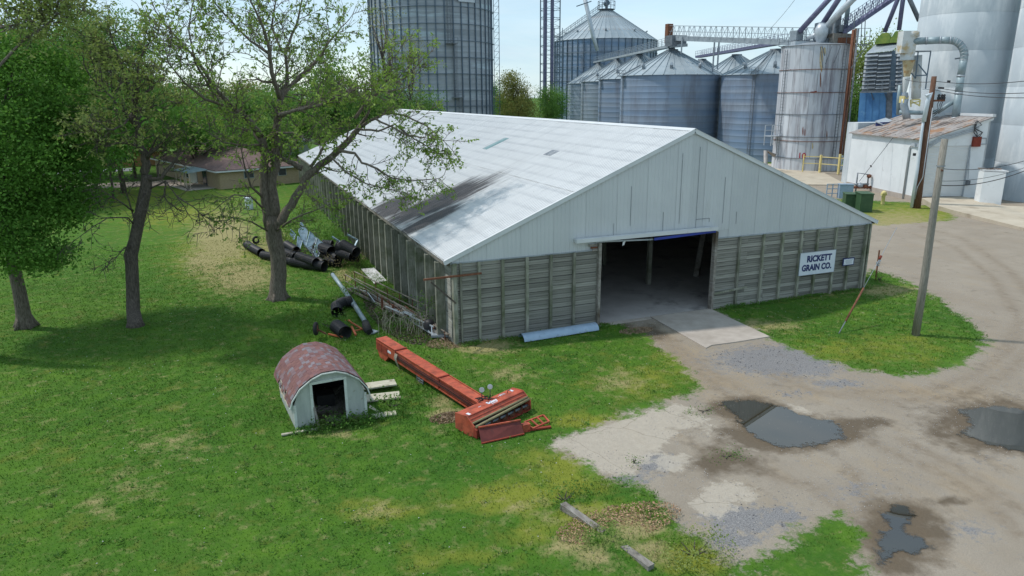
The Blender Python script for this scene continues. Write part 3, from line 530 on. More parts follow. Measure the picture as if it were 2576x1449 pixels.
for r_ in range(rows):
    zc_ = .02+rh*(r_+.5)
    for lo, hi, cuts in ((.16, 8.02, [4.0, 2.67, 5.32]), (15.62, BW-.16, [19.3, 22.1, 24.6, 17.9])):
        cs = sorted(set([lo, hi]+R_.sample(cuts, 1 if hi < 10 else 2)))
        for a, b_ in zip(cs[:-1], cs[1:]):
            t = R_.uniform(-.012, .012); box_inst('plank', bxm, ((a+b_)/2, -.03+t, zc_+R_.uniform(-.006, .006)), (b_-a-.012, .055, rh-R_.uniform(.014, .03)), barn, Euler((0, R_.uniform(-.0015, .0015), 0)).to_matrix())
    y = .1; k = 0
    while y < 31:
        y2 = y+4.06 if k else y+4.06*(.5 if r_ % 2 else 1); t = R_.uniform(-.015, .015)
        box_inst('plank', bxs, (-.02+t, (y+y2)/2, zc_), (.055, y2-y-.012, rh-.02), barn); y = y2; k += 1
s = MB()
for r_ in range(rows):
    zc_ = .02+rh*(r_+.5)
    for k in range(9): s.box((-.02+R_.uniform(-.015, .015), 31.2+4.22*k+2.1, zc_), (.055, 4.2, rh-.02))
s.obj('side_boarding', wood_side, barn, kind='stuff')
s = MB(); s.box((BW, BL/2, HE/2), (.06, BL, HE)); s.box((BW/2, BL, HE/2), (BW, .06, HE)); s.obj('rear_boarding', wood_side, barn)
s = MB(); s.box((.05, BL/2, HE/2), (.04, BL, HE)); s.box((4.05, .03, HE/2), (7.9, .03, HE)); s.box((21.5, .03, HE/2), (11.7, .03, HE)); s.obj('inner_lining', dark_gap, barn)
# buttress posts: front
def post(x, y, w, d, h, m_, name='post', lean=0):
    s = MB(); n = 3; z0 = -.1
    for k in range(n): z1 = h*(k+1)/n; s.box((x+lean*k*.01, y+R_.uniform(-.01, .01), (z0+z1)/2), (w*R_.uniform(.93, 1.07), d, z1-z0-.008)); z0 = z1
    return s.obj(name, m_, barn)
for x in (1.36, 2.62, 3.95, 5.29, 6.62): post(x, -.14, .14, .16, HE-.02, post_wood)
for x in (17.23, 18.95, 20.37, 21.77, 23.05, 24.49, 25.7): post(x, -.14, .14, .16, HE-.02, post_wood)
post(26.95, -.16, .12, .2, HE, post_wood); post(27.2, -.16, .12, .2, HE, post_wood); post(.1, -.08, .2, .3, HE, post_wood, 'corner_post'); post(.42, -.1, .1, .12, HE, post_wood)
post(8.1, -.12, .15, .28, 4.55, fascia_wood, 'door_jamb'); post(15.52, -.12, .16, .3, 4.58, fascia_wood, 'door_jamb')
s = MB(); s.bar((15.6, -.26, .95), (17.9, -.26, 1.12), .05, .12); s.obj('loose_batten', post_wood, barn)
# side: deep buttresses that throw the wall into shade
y = 1.15; k = 0
while y < BL-.5:
    s = MB(); dp = .42; h = HE-.12
    s.box((-.05-dp/2, y, h/2-.05), (dp, .15, h)); s.box((-.05-dp/2+.01, y+.13, h/2-.05-R_.uniform(0, .1)), (dp*.9, .07, h*.97)); s.box((-.05-dp-.03, y, h*.5), (.06, .2, h*.99))
    s.obj('side_post', post_wood, barn); y += 2.0 if k % 2 else 1.96; k += 1
s = MB(); s.box((-.14, BL/2, HE+.02), (.06, BL, .34)); s.obj('eave_board', fascia_wood, barn)
for k in range(14):
    s = MB(); s.box((-.32+R_.uniform(-.02, .02), 2.4+4.94*k+.05, HE+.02+R_.uniform(-.02, .02)), (.07, 4.86, .24)); s.obj('fascia_plank', fascia_wood, barn)
s = MB(); s.box((BW+.32, BL/2, HE+.05), (.06, BL, .24)); s.obj('eave_board', fascia_wood, barn)
# roof panels, two tiers of ribbed sheets on the near slope
xs = [RPT(*p).x for p in (zr(1190, 265), zr(2174, 515))]; seam = sum(xs)/2
th = math.atan(SL); cs_, sn_ = math.cos(th), math.sin(th)
def ribbed(len_, wid, n, hgt=.028):
    s = MB(); prof = []; st = wid/n
    for k in range(n): y0 = k*st; prof += [(y0, 0), (y0+st*.62, 0), (y0+st*.72, hgt), (y0+st*.88, hgt), (y0+st*.98, 0)]
    prof.append((wid, 0)); s.add([(x, y, z) for x in (0, len_) for y, z in prof], [(i, i+1, len(prof)+i+1, len(prof)+i) for i in range(len(prof)-1)])
    m_ = len(prof); s.add([(x, y, -.02) for x in (0, len_) for y in (0, wid)], [(0, 2, 3, 1)]); return s
Rl = Matrix(((cs_, 0, -sn_), (0, 1, 0), (sn_, 0, cs_)))
seam_s = seam/cs_; full = (BW/2)/cs_; over = .42
mlo = ribbed(seam_s+over+.08, .914, 4).mesh('roof_panel', roof_m); mhi = ribbed(full-seam_s-.01, .914, 4).mesh('roof_panel', roof_m)
npan = int(BL/.914)+1
for k in range(npan):
    y0 = -.12+.914*k
    for me_, s0, dz in ((mlo, -over, 0), (mhi, seam_s, .022)):
        w_ = Vector((s0*cs_-sn_*dz, y0+R_.uniform(-.004, .004), HT+s0*sn_+dz*cs_)); M_ = Matrix.Translation(w_) @ (Rl @ Euler((0, R_.uniform(-.0012, .0012), 0)).to_matrix()).to_4x4(); inst('roof_panel', me_, M_, barn)
s = MB(); s.prism([(BW/2, -.12, HR), (BW+.4, -.12, HR-SL*(BW/2+.4)), (BW+.4, -.12, HR-SL*(BW/2+.4)-.03), (BW/2, -.12, HR-.03)], (0, BL+.2, 0)); s.obj('far_roof_slope', roof_m, barn)
s = MB()
for sg_ in (-1, 1): s.prism([(BW/2, -.16, HR+.09), (BW/2+sg_*.24, -.16, HR+.075-.24*SL), (BW/2+sg_*.24, -.16, HR+.05-.24*SL), (BW/2, -.16, HR+.06)][::sg_], (0, BL+.3, 0))
s.obj('ridge_cap', white_metal, barn)
for sg_ in (-1, 1):                                     # rake trims
    a = Vector((BW/2, -.15, HR-.06)); b_ = Vector((BW/2+sg_*(BW/2+.42), -.15, HR-.06-SL*(BW/2+.42))); m_ = (a+b_)/2
    for p_, q_ in ((a, m_), (m_, b_)):
        s = MB(); s.bar(p_, q_, .045, .2, up=Z); s.bar(p_+Vector((0, .02, .118)), q_+Vector((0, .02, .118)), .12, .02, up=Z); s.obj('rake_trim', white_metal, barn)
# gable siding sheets
sw = BW/30
def roofz(x): return HR-SL*abs(x-BW/2)-.12
for k in range(30):
    x0 = k*sw; x1 = x0+sw-.006; base = HE
    if x1 > 8.0 and x0 < 15.7: base = 4.62
    if k == 8: base = 4.62
    prof = []
    for r_ in range(4): a = x0+(x1-x0)*r_/4; st = (x1-x0)/4; prof += [(a, 0), (a+st*.7, 0), (a+st*.80, .013), (a+st*.88, .013), (a+st*.97, 0)]
    prof.append((x1, 0)); yo = -.07+(.006 if k % 2 else 0)
    s = MB(); n_ = len(prof)
    s.add([(x, yo-d_, base+R_.uniform(-.004, .004)) for x, d_ in prof]+[(x, yo-d_, roofz(x)) for x, d_ in prof], [(i, i+1, n_+i+1, n_+i) for i in range(n_-1)])
    s.obj('siding_panel', siding_m, barn)
s = MB(); s.add([(0, -.045, HE), (8.1, -.045, HE), (8.1, -.045, 4.6), (15.5, -.045, 4.6), (15.5, -.045, HE), (BW, -.045, HE), (BW, -.045, HT-.1), (BW/2, -.045, HR-.14), (0, -.045, HT-.1)], [tuple(range(9))]); s.obj('gable_backing', siding_m, barn)
for c_, w_ in ((4.0, 8.2), (21.5, 11.8)): s = MB(); s.box((c_, -.11, HE-.02), (w_, .03, .06)); s.obj('base_flashing', galv, barn)
# open seams and a patched hatch in the siding
for (x, a, b_) in ((9.95, 5.3, 7.4), (12.0, 4.75, 5.9), (13.05, 5.2, 9.0), (14.15, 4.9, 9.3), (15.95, 5.0, 7.6), (16.9, 4.9, 5.6), (8.95, 4.8, 5.5)): s = MB(); s.box((x, -.094, (a+b_)/2), (.015, .012, b_-a)); s.obj('open_seam', galv_dark, barn)
s = MB(); s.box((14.6, -.094, 5.35), (.9, .012, .025)); s.box((15.05, -.094, 5.25), (.02, .012, .22)); s.obj('open_seam', galv_dark, barn)
s = MB(); a = PY(*z3b(548, 540), -.3); b_ = PY(*z3b(1572, 446), -.3); s.bar(a, b_, .26, .2); s.obj('door_track_cover', white_metal, barn)
s = MB(); a2 = PY(*z3b(1110, 520), -.2); s.bar(a2+Vector((0, -.1, -.02)), b_+Vector((-.03, .05, -.17)), .03, .14); s.obj('blue_track_flashing', mat('deep_blue_flashing', (.03, .05, .3), (.04, .07, .38), rough=.5), barn)
s = MB(); s.bar(a+Vector((1.2, .06, -.14)), a2+Vector((0, 0, -.05)), .05, .08); s.obj('track_rail', galv, barn)
s = MB(); t_ = PY(*z3b(890, 545), -.28); s.add([t_, t_+Vector((.14, -.05, .06)), t_+Vector((.1, 0, -.16)), t_+Vector((-.04, -.03, -.2))], [(0, 1, 2, 3)]); s.obj('torn_flashing', white_metal, barn)
for k, zz_ in enumerate((4.5, 4.36, 4.22)):
    s = MB(); s.box((7.72+.06*k, -.14, zz_-.05), (.5-.1*k, .04, .1)); s.obj('broken_board', rust if k == 1 else fascia_wood, barn)
# skylight sheet and small roof opening
def roofquad(name, pts, m_, off=.045):
    s = MB(); n_ = Vector((-sn_, 0, cs_)); P = [RPT(*p)+n_*off for p in pts]; s.prism(P, n_*-.03); return s.obj(name, m_, barn)
sa = RPT(*zr(1640, 175)); sb = RPT(*zr(1890, 57)); n_ = Vector((-sn_, 0, cs_))
ym = (sa.y+sb.y)/2; s = MB(); P = [Vector((x, y_, HT+SL*x))+n_*.05 for x, y_ in ((sa.x, ym-.45), (sb.x, ym-.45), (sb.x, ym+.45), (sa.x, ym+.45))]; s.prism(P, n_*-.03); s.obj('skylight_panel', skylight_m, barn)
sc_ = RPT(*z3(378, 1110)); s = MB(); P = [Vector((x, y_, HT+SL*x))+n_*.05 for x, y_ in ((sc_.x-.35, sc_.y-.55), (sc_.x+.3, sc_.y-.55), (sc_.x+.3, sc_.y+.55), (sc_.x-.35, sc_.y+.55))]; s.prism(P, n_*-.03); s.obj('roof_opening', galv_dark, barn)
# interior posts, trusses and a leaning board
for x in (8.4, 15.2):
    for y in (6, 12, 20, 30, 42, 54): s = MB(); s.box((x, y, 3.), (.25, .25, 6.)); s.obj('interior_column', post_wood, barn)
for y in (6, 12, 18, 24, 32, 40, 50, 60):
    s = MB(); s.bar((.1, y, HE+.05), (BW-.1, y, HE+.05), .08, .25)
    for sg_ in (-1, 1):
        s.bar((BW/2, y, HR-.3), (BW/2+sg_*BW/2*.98, y, HT-.15), .08, .2)
        for f in (.25, .5, .75): s.bar((BW/2+sg_*BW/2*f, y, HE), (BW/2+sg_*BW/2*(f-.12), y, HR-.35-SL*BW/2*(f-.12)), .06, .12)
    s.obj('roof_truss', post_wood, barn)
s = MB(); p = G(*z3b(1420, 800), .03); s.bar(p, p+Vector((1.3, 1.0, 3.6)), .35, .3); s.obj('leaning_timber', fascia_wood, barn)
# angled bracket arm at the left front corner
a = PY(*z2b(1378, 820), -.45); b_ = PY(*z2b(1798, 772), -.45); c_ = PY(*z2b(1430, 835), -.42); d_ = PY(*z2b(1612, 990), -.32)
s = MB(); s.bar(a, b_, .07, .09); s.obj('bracket_arm', rust, barn); s = MB(); s.bar(c_, d_, .06, .08); s.obj('bracket_brace', bark_dark, barn)
# signs
def text_mesh(name, body, size, mw, m_, parent, bold=.0, ext=.004):
    cu = bpy.data.curves.new('t', 'FONT'); cu.body = body; cu.size = size; cu.offset = bold; cu.extrude = ext; cu.align_x = 'CENTER'; cu.align_y = 'CENTER'; cu.resolution_u = 3
    to = bpy.data.objects.new('t', cu); COL.objects.link(to); dg = bpy.context.evaluated_depsgraph_get(); me = bpy.data.meshes.new_from_object(to.evaluated_get(dg)); bpy.data.objects.remove(to)
    me.materials.clear(); me.materials.append(m_); return inst(name, me, mw, parent)
s1_, s2_, s3_, s4_ = [PY(*z4b(*p), -.27) for p in ((312, 628), (568, 600), (552, 762), (298, 788))]
sx0 = (s1_.x+s4_.x)/2; sx1 = (s2_.x+s3_.x)/2; sz0 = (s3_.z+s4_.z)/2; sz1 = (s1_.z+s2_.z)/2; sc0 = Vector(((sx0+sx1)/2, -.27, (sz0+sz1)/2)); sw_, sh_ = sx1-sx0, sz1-sz0
sign = thing('company_sign', 'large white sign reading RICKETT GRAIN CO. on the plank wall right of the doorway', 'sign', sc0)
s = MB(); s.box(sc0, (sw_, .04, sh_)); s.obj('sign_board', sign_white, sign)
s = MB()
for sg_ in (-1, 1): s.box(sc0+Vector((sg_*(sw_/2+.006), -.004, 0)), (.014, .055, sh_+.03)); s.box(sc0+Vector((0, -.004, sg_*(sh_/2+.006))), (sw_, .055, .014))
s.obj('sign_frame', galv, sign)
RX = Matrix.Rotation(math.pi/2, 4, 'X')
def line_txt(body, dx, dz, hgt, width, parent, base, m_=navy, bold=.012, y=-.025):
    o = text_mesh('lettering', body, hgt*1.4, Matrix.Identity(4), m_, None, bold); xs_ = [v.co.x for v in o.data.vertices]; w = max(xs_)-min(xs_)
    o.matrix_basis = Matrix.Translation(base+Vector((dx, y, dz))) @ RX @ Matrix.Diagonal((width/w, 1, 1, 1)); attach(o, parent)
line_txt('RICKETT', .04*sw_, .19*sh_, sh_*.27, sw_*.70, sign, sc0, bold=.024); line_txt('GRAIN CO.', -.01*sw_, -.2*sh_, sh_*.27, sw_*.84, sign, sc0, bold=.024)
p = PY(*z4b(660, 688), -.27)
sm_ = thing('small_notice', 'small white notice in a dark blue frame beside the corner post', 'sign', p)
s = MB(); s.box(p, (.92, .03, .48)); s.obj('notice_frame', navy, sm_); s = MB(); s.box(p+Vector((0, -.018, 0)), (.78, .02, .36)); s.obj('notice_panel', sign_white, sm_)
s = MB()
for k in range(4): s.box(p+Vector((R_.uniform(-.03, .03), -.031, .11-.07*k)), (.6-R_.uniform(0, .15), .004, .018))
s.obj('fine_print', galv_dark, sm_)
# ---------------------------------------------------------------- silos, bins and conveyors beyond the barn
def cylfit(uL, uR, v, dist):
    a, b_ = AZ(uL, v), AZ(uR, v); c = (a+b_)/2; return CA[0]+dist*math.sin(c), CA[1]+dist*math.cos(c), dist*math.sin((b_-a)/2)
bin_m = mat('corrugated_bin_steel', (.16, .235, .345), (.25, .30, .37), sc=.3, st=(.08, .08, 2.2), rough=.5, metal=.2, rnd=.06, c3=(.13, .14, .17), c3sc=.25, c3lo=.5, c3hi=.75, c3st=(1, 1, .2))
bin_m2 = mat('grey_blue_bin_steel', (.20, .26, .33), (.29, .34, .39), sc=.35, st=(.3, .3, 3.2), rough=.5, metal=.2, rnd=.07, c3=(.15, .16, .19), c3sc=.25, c3lo=.5, c3hi=.75, c3st=(1, 1, .2))
binroof_m = mat('bin_roof_steel', (.27, .33, .37), (.38, .43, .46), sc=.4, rough=.45, metal=.3, rnd=.10, c3=(.26, .18, .14), c3sc=.35, c3lo=.58, c3hi=.75)
rib_m = mat('stiffener_steel', (.09, .13, .17), (.13, .17, .22), sc=1, rough=.5, metal=.3)
def catwalk(name, label, a, b_, w=1.1, h=1.1, nseg=10, m_=galv, deck=.18, cat='conveyor', group=None, truss=0):
    a = Vector(a); b_ = Vector(b_); t = thing(name, label, cat, a, group=group); d = (b_-a).normalized(); sd_ = d.cross(Z).normalized()*w/2
    s = MB(); s.bar(a, b_, w, deck); s.obj('conveyor_trough', m_, t)
    for sg_ in (-1, 1):
        s = MB(); o = sd_*sg_
        for z in (h, h*.55): s.bar(a+o+Z*z, b_+o+Z*z, .06)
        for k in range(nseg+1): p = a.lerp(b_, k/nseg)+o; s.bar(p, p+Z*h, .06)
        if truss:
            for k in range(nseg): p = a.lerp(b_, k/nseg)+o; q_ = a.lerp(b_, (k+1)/nseg)+o; s.bar(p+Z*(h if k % 2 else 0), q_+Z*(0 if k % 2 else h), .05)
        s.obj('railing', m_, t)
    return t
def ladder(a, b_, side, w=.45, m_=galv_dark, parent=None, cage=False, step=.4):
    a = Vector(a); b_ = Vector(b_); side = Vector(side).normalized()*w/2; s = MB(); s.bar(a-side, b_-side, .06); s.bar(a+side, b_+side, .06)
    n = int((b_-a).length/step)
    for k in range(n): p = a.lerp(b_, (k+.5)/n); s.bar(p-side, p+side, .04)
    s.obj('ladder', m_, parent)
def steel_bin(name, label, uL, uR, v, vap, dist, ua=None, mw_=bin_m, nr=None, group=None, nsec=30, vents=3, stiff=0, z0=0., lad=None, rh_=1.12, capr=.9, catg='grain bin', wind=0, zt=None):
    cx, cy, R = cylfit(uL, uR, v, dist); ze = zt if zt else ZV(cx, cy, v); za_ = ZV(cx, cy, vap) if vap is not None else ze+R*.5
    t = thing(name, label, catg, (cx, cy, 0), group=group); n = max(3, int(round((ze-z0)/rh_))); hh_ = (ze-z0)/n
    for k in range(n):
        za0 = z0+k*hh_; s = MB(); s.lathe((cx, cy, 0), [(R-.006, za0), (R+.012, za0+.02), (R+.012, za0+hh_*.05), (R, za0+hh_*.07), (R, za0+hh_)], 56); s.obj('wall_ring', mw_, t)
    # roof sectors share one mesh
    r0, r1 = R+.25, capr; s = MB(); a = 2*math.pi/nsec; H = za_-ze; sl = H/(R-capr)
    zlow = -sl*.25
    s.add([(r0, 0, zlow), (r0*math.cos(a/2), r0*math.sin(a/2), zlow), (r0*math.cos(a), r0*math.sin(a), zlow), (r1, 0, H), (r1*math.cos(a), r1*math.sin(a), H)], [(0, 1, 4, 3), (1, 2, 4)])
    s.bar((r0, 0, zlow+.06), (r1, 0, H+.06), .1, .14); me_ = s.mesh('roof_panel', binroof_m)
    for k in range(nsec): inst('roof_panel', me_, Matrix.Translation((cx, cy, ze)) @ Matrix.Rotation(a*k, 4, 'Z'), t)
    s = MB(); s.lathe((cx, cy, 0), [(0, za_+.28), (capr+.25, za_+.22), (capr+.25, za_-.1)], 20); s.obj('roof_cap', galv_dark, t)
    back = math.atan2(CA[1]-cy, CA[0]-cx)
    for k in range(vents):
        a_ = back+(k-(vents-1)/2)*.75; f = .22; rr = R*(1-f); zz_ = ze+H*f
        s = MB(); p = Vector((cx+rr*math.cos(a_), cy+rr*math.sin(a_), zz_)); s.tube([p, p+Z*.7, p+Z*.85+Vector((math.cos(a_), math.sin(a_), 0))*.55], .32, 8); s.obj('roof_vent', galv, t)
    if stiff:
        for k in range(stiff):
            a_ = 2*math.pi*k/stiff; s = MB(); s.box((cx+(R+.12)*math.cos(a_), cy+(R+.12)*math.sin(a_), (ze+z0)/2), (.22, .24, ze-z0), Matrix.Rotation(a_, 3, 'Z')); s.obj('stiffener', rib_m, t)
    if wind:
        z = z0+wind*.6
        while z < ze-.5: s = MB(); s.lathe((cx, cy, 0), [(R+.3, z), (R+.42, z), (R+.42, z+.12), (R+.3, z+.12), (R+.3, z)], 56); s.obj('wind_ring', rib_m, t); z += wind
    if lad is not None:
        a_ = back+lad; e = Vector((math.cos(a_), math.sin(a_), 0)); sd_ = Vector((-e.y, e.x, 0)); c = Vector((cx, cy, 0))
        ladder(c+e*(R+.2)+Z*z0, c+e*(R+.2)+Z*ze, sd_, parent=t); ladder(c+e*(R+.1)+Z*(ze+.15), c+e*capr*1.2+Z*(za_+.1), sd_, parent=t, w=.7)
        s = MB(); p = c+e*(R+.6)+Z*(ze-.2); s.box(p, (1.3, 1.3, .08), Matrix.Rotation(a_, 3, 'Z'))
        for q_ in (-.6, .6):
            for w_ in (-.6, .6): s.bar(p+sd_*q_+e*w_, p+sd_*q_+e*w_+Z*1.1, .05)
        for h in (.55, 1.1): s.bar(p+sd_*.6-e*.6+Z*h, p+sd_*.6+e*.6+Z*h, .05); s.bar(p-sd_*.6-e*.6+Z*h, p-sd_*.6+e*.6+Z*h, .05); s.bar(p-sd_*.6+e*.6+Z*h, p+sd_*.6+e*.6+Z*h, .05)
        s.obj('eave_platform', galv_dark, t)
    return t, Vector((cx, cy, 0)), R, ze, za_
g1 = 'corrugated grain bins behind the barn'
A4 = steel_bin('grain_bin', 'wide blue-grey grain bin standing directly behind the barn gable, largest in its row', 1562, 1818, 189, 127, 152.7, group=g1, lad=-1.15)
A3 = steel_bin('grain_bin', 'banded blue grain bin, second from the front in the overlapping row', 1506, 1717, 198, 139, 184.5, group=g1, lad=-1.15)
A2 = steel_bin('grain_bin', 'grey grain bin, third from the front in the overlapping row', 1462, 1644, 204, 152, 212, mw_=bin_m2, group=g1, lad=-1.15)
A1 = steel_bin('grain_bin', 'grey grain bin at the far left end of the row, nearest the lattice tower', 1428.7, 1585, 209, 162, 245, mw_=bin_m2, group=g1, vents=2)
B1 = steel_bin('grain_bin', 'blue grain bin half hidden behind the white numbered tank', 1815, 2087, 187, 126, 147.5, group=g1, lad=-.35)
B2 = steel_bin('grain_bin', 'grain bin with only its cone roof showing, left of the bin behind the numbered tank', 1742, 1960, 200, 139, 181, group=g1, vents=3)
B3 = steel_bin('grain_bin', 'farthest grain bin of the right row, rusty roof tip showing over the large bin roof', 1676, 1852, 205, 150, 214, group=g1, vents=2)
TB = steel_bin('tall_grain_bin', 'tall ribbed grain bin with steep cone roof and stair, behind the row of smaller bins', 1396, 1653, 104, 27, 271, mw_=bin_m, nsec=48, vents=5, stiff=48, wind=4.6, capr=2.2, rh_=1.4, catg='grain bin')
t, c, R, ze, za_ = TB
e = Vector((math.cos(math.atan2(CA[1]-c.y, CA[0]-c.x)-1.15), math.sin(math.atan2(CA[1]-c.y, CA[0]-c.x)-1.15), 0)); sd_ = Vector((-e.y, e.x, 0))
p0, p1 = c+e*(R+.6)+Z*(ze+.2), c+e*2.4+Z*(za_+.5); ladder(p0, p1, sd_, w=1.2, parent=t, step=.6)
s = MB()
for sg_ in (-1, 1):
    o = sd_*.7*sg_
    for h in (.8, 1.5): s.bar(p0+o+Z*h, p1+o+Z*h, .09)
    for k in range(13): p = p0.lerp(p1, k/12)+o; s.bar(p, p+Z*1.5, .09)
s.obj('stair_rail', galv_dark, t)
s = MB(); s.lathe(c, [(0, za_+.5), (3.0, za_+.5), (3.0, za_+.3), (0, za_+.3)], 16)
for k in range(12):
    a = 2*math.pi*k/12; a2 = 2*math.pi*(k+1)/12; p = c+Vector((3*math.cos(a), 3*math.sin(a), za_+.5)); q_ = c+Vector((3*math.cos(a2), 3*math.sin(a2), za_+.5)); s.bar(p, p+Z*2.6, .12)
    for h in (1.3, 2.6): s.bar(p+Z*h, q_+Z*h, .11)
s.obj('peak_platform', galv_dark, t)
s = MB(); s.tube([c+Z*(za_+.5), c+Z*(za_+4), c+sd_*1+Z*(za_+6.5), c+sd_*3+Z*(za_+12)], [.5, .5, .35, .35], 8); s.tube([c+Z*(za_+2.5)-sd_, c+Z*(za_+2.5)+sd_], .9, 10); s.obj('peak_spout', rib_m, t)
# tall cylindrical silo on the left
SB = steel_bin('tall_steel_silo', 'huge ribbed steel silo rising out of view behind the left half of the barn roof', 934, 1238, 150, None, 186, mw_=mat('tall_silo_steel', (.24, .265, .29), (.34, .37, .40), sc=.3, st=(.25, .25, 2), rough=.5, metal=.25, rnd=.2, c3=(.42, .50, .54), c3sc=.12, c3lo=.52, c3hi=.62, c3st=(.3, .3, 2.6)), stiff=46, wind=3.65, rh_=1.22, nsec=48, zt=46., catg='silo')
t, c, R, ze, za_ = SB; back = math.atan2(CA[1]-c.y, CA[0]-c.x)
def surf(u, v, off=.5):                                 # point on the silo's near surface for a photo direction
    az = AZ(u, v); dx, dy = math.sin(az), math.cos(az); fx, fy = CA[0]-c.x, CA[1]-c.y; b_ = dx*fx+dy*fy; cc = fx*fx+fy*fy-(R+off)**2; D = -b_-math.sqrt(max(b_*b_-cc, 0)); x, y = CA[0]+dx*D, CA[1]+dy*D; return Vector((x, y, ZV(x, y, v)))
for (ua_, va_, ub_, vb_) in ((1127, -40, 1130, 108), (1143, 108, 1150, 245), (1158, 245, 1163, 330)):
    a = surf(ua_, va_); b2 = surf(ub_, vb_); b2.x, b2.y = a.x, a.y; e = Vector((a.x-c.x, a.y-c.y, 0)).normalized(); sd_ = Vector((-e.y, e.x, 0)); ladder(b2, a, sd_, w=.7, parent=t, step=.7)
    s = MB()
    for k in range(5): o = sd_*(.55*math.cos(math.pi*k/4))+e*(.25+.55*math.sin(math.pi*k/4)); s.bar(a+o, b2+o, .05)
    n_ = int((a.z-b2.z)/1.6)
    for k in range(n_):
        z = b2+Z*(k*1.6+.6); pr = None
        for j in range(5):
            p = z+sd_*(.55*math.cos(math.pi*j/4))+e*(.25+.55*math.sin(math.pi*j/4))
            if pr: s.bar(pr, p, .06)
            pr = p
    s.obj('ladder_cage', galv_dark, t)
for (u_, v_) in ((1136, 109), (1152, 245)):
    p = surf(u_, v_, .8); e = Vector((p.x-c.x, p.y-c.y, 0)).normalized(); a_ = math.atan2(e.y, e.x); sd_ = Vector((-e.y, e.x, 0)); s = MB(); s.box(p, (1.4, 2.6, .15), Matrix.Rotation(a_, 3, 'Z'))
    for q_ in (-1.3, 0, 1.3): s.bar(p+sd_*q_+e*.7, p+sd_*q_+e*.7+Z*1.2, .07)
    for h in (.6, 1.2): s.bar(p-sd_*1.3+e*.7+Z*h, p+sd_*1.3+e*.7+Z*h, .06)
    s.obj('rest_platform', galv_dark, t)
e = Vector((math.cos(back+1.52), math.sin(back+1.52), 0)); e = Vector((math.cos(back-(-1.5)), math.sin(back+1.5), 0))
p = c+e*(R+.5); sd_ = Vector((-e.y, e.x, 0))
s = MB()
for o in (e*0, e*1.3): s.bar(p+o, p+o+Z*46, .12)
for k in range(30): s.bar(p+Z*(k*1.5), p+e*1.3+Z*(k*1.5+1.5)*1, .07); s.bar(p+Z*(k*1.5), p+e*1.3+Z*(k*1.5), .07)
s.obj('side_lattice', rib_m, t)
lt = surf(1174, -2, .35); e = Vector((lt.x-c.x, lt.y-c.y, 0)).normalized()
s = MB(); s.box(lt-e*.03+Z*.9, (.04, 4.6, 3.0), Matrix.Rotation(math.atan2(e.y, e.x), 3, 'Z')); s.obj('name_plate', galv_light, t)
text_mesh('lettering', 'SUKUP', 1.75, Matrix.Translation(lt+Z*.55+e*.05) @ (Matrix.Rotation(math.atan2(e.y, e.x)+math.pi/2, 4, 'Z') @ RX), ceramic, t, .04)
# lattice towers with elevator trunks
def lattice(name, label, u0, u1, dist, top, vbase_u, m_=rib_m, step=2.7, trunks=(), lw=.22):
    v = 150; a = AT(u0, v, dist); b_ = AT(u1, v, dist); a.z = b_.z = 0; w = (b_-a).length; d = (b_-a).normalized(); n_ = Vector((-d.y, d.x, 0)); t = thing(name, label, 'tower', (a+b_)/2)
    cs = [a, b_, b_+n_*w, a+n_*w]
    for p in cs: s = MB(); s.bar(p, p+Z*top, lw); s.obj('tower_leg', m_, t)
    s = MB(); z = 0; k = 0
    while z < top-step:
        for i in range(4):
            p, q_ = cs[i], cs[(i+1) % 4]; s.bar(p+Z*z, q_+Z*z, lw*.5)
            if (k+i) % 2: s.bar(p+Z*z, q_+Z*(z+step), lw*.4)
            else: s.bar(q_+Z*z, p+Z*(z+step), lw*.4)
        z += step; k += 1
    s.obj('lattice_bracing', m_, t, kind='stuff')
    for (f, r) in trunks: p = a.lerp(b_, f)+n_*w*.35; s = MB(); s.box(p+Z*top/2, (r, r, top)); s.obj('elevator_trunk', purple_steel, t)
    return t
lattice('elevator_tower', 'tall open lattice tower holding two dark elevator trunks, left of the cone-roofed bins', 1359, 1408, 235, 52, 0, trunks=((.24, .95), (.6, .85)))
lattice('stair_tower', 'narrow lattice stair tower hard against the tall ribbed bin', 1394, 1414, 246, 33, 0, step=1.6, lw=.16)
s = MB(); s.tube([AT(1462, -45, 232), AT(1492, 90, 232), AT(1503, 128, 232)], [.65, .65, .5], 10); o = s.obj('spout', galv_light, label='long slanting grey spout coming down in front of the tall cone-roofed bin', cat='pipe')
s = MB(); a, b_ = AT(1450, 16, 231), AT(1488, 3, 231); s.bar(a, b_, .25); s.obj('spout_crossarm', rib_m, o)
# conveyors over the bin roofs
top = lambda B_, dz=.9: B_[1]+Z*(B_[4]+dz)
c1 = catwalk('roof_conveyor', 'sloping conveyor with railings running over the tops of the left bin row', top(A1)+(top(A1)-top(A4)).normalized()*9, top(A4), nseg=34, w=1.6, h=1.6, deck=.5)
for B_ in (A1, A2, A3):
    p = top(B_); s = MB(); f = ((p-top(A4)).length/(top(A1)-top(A4)).length); s.bar(B_[1]+Z*B_[4], p+Z*.3, .5); s.obj('support_leg', galv_dark, c1)
c2 = catwalk('roof_conveyor', 'blue conveyor gallery passing behind the large bin roof toward the numbered tank', top(B3)+(top(B3)-top(B1)).normalized()*6, top(B1)+(top(B1)-top(B3)).normalized()*3+Z*.3, nseg=30, w=1.6, h=1.5, deck=.6, m_=purple_steel)
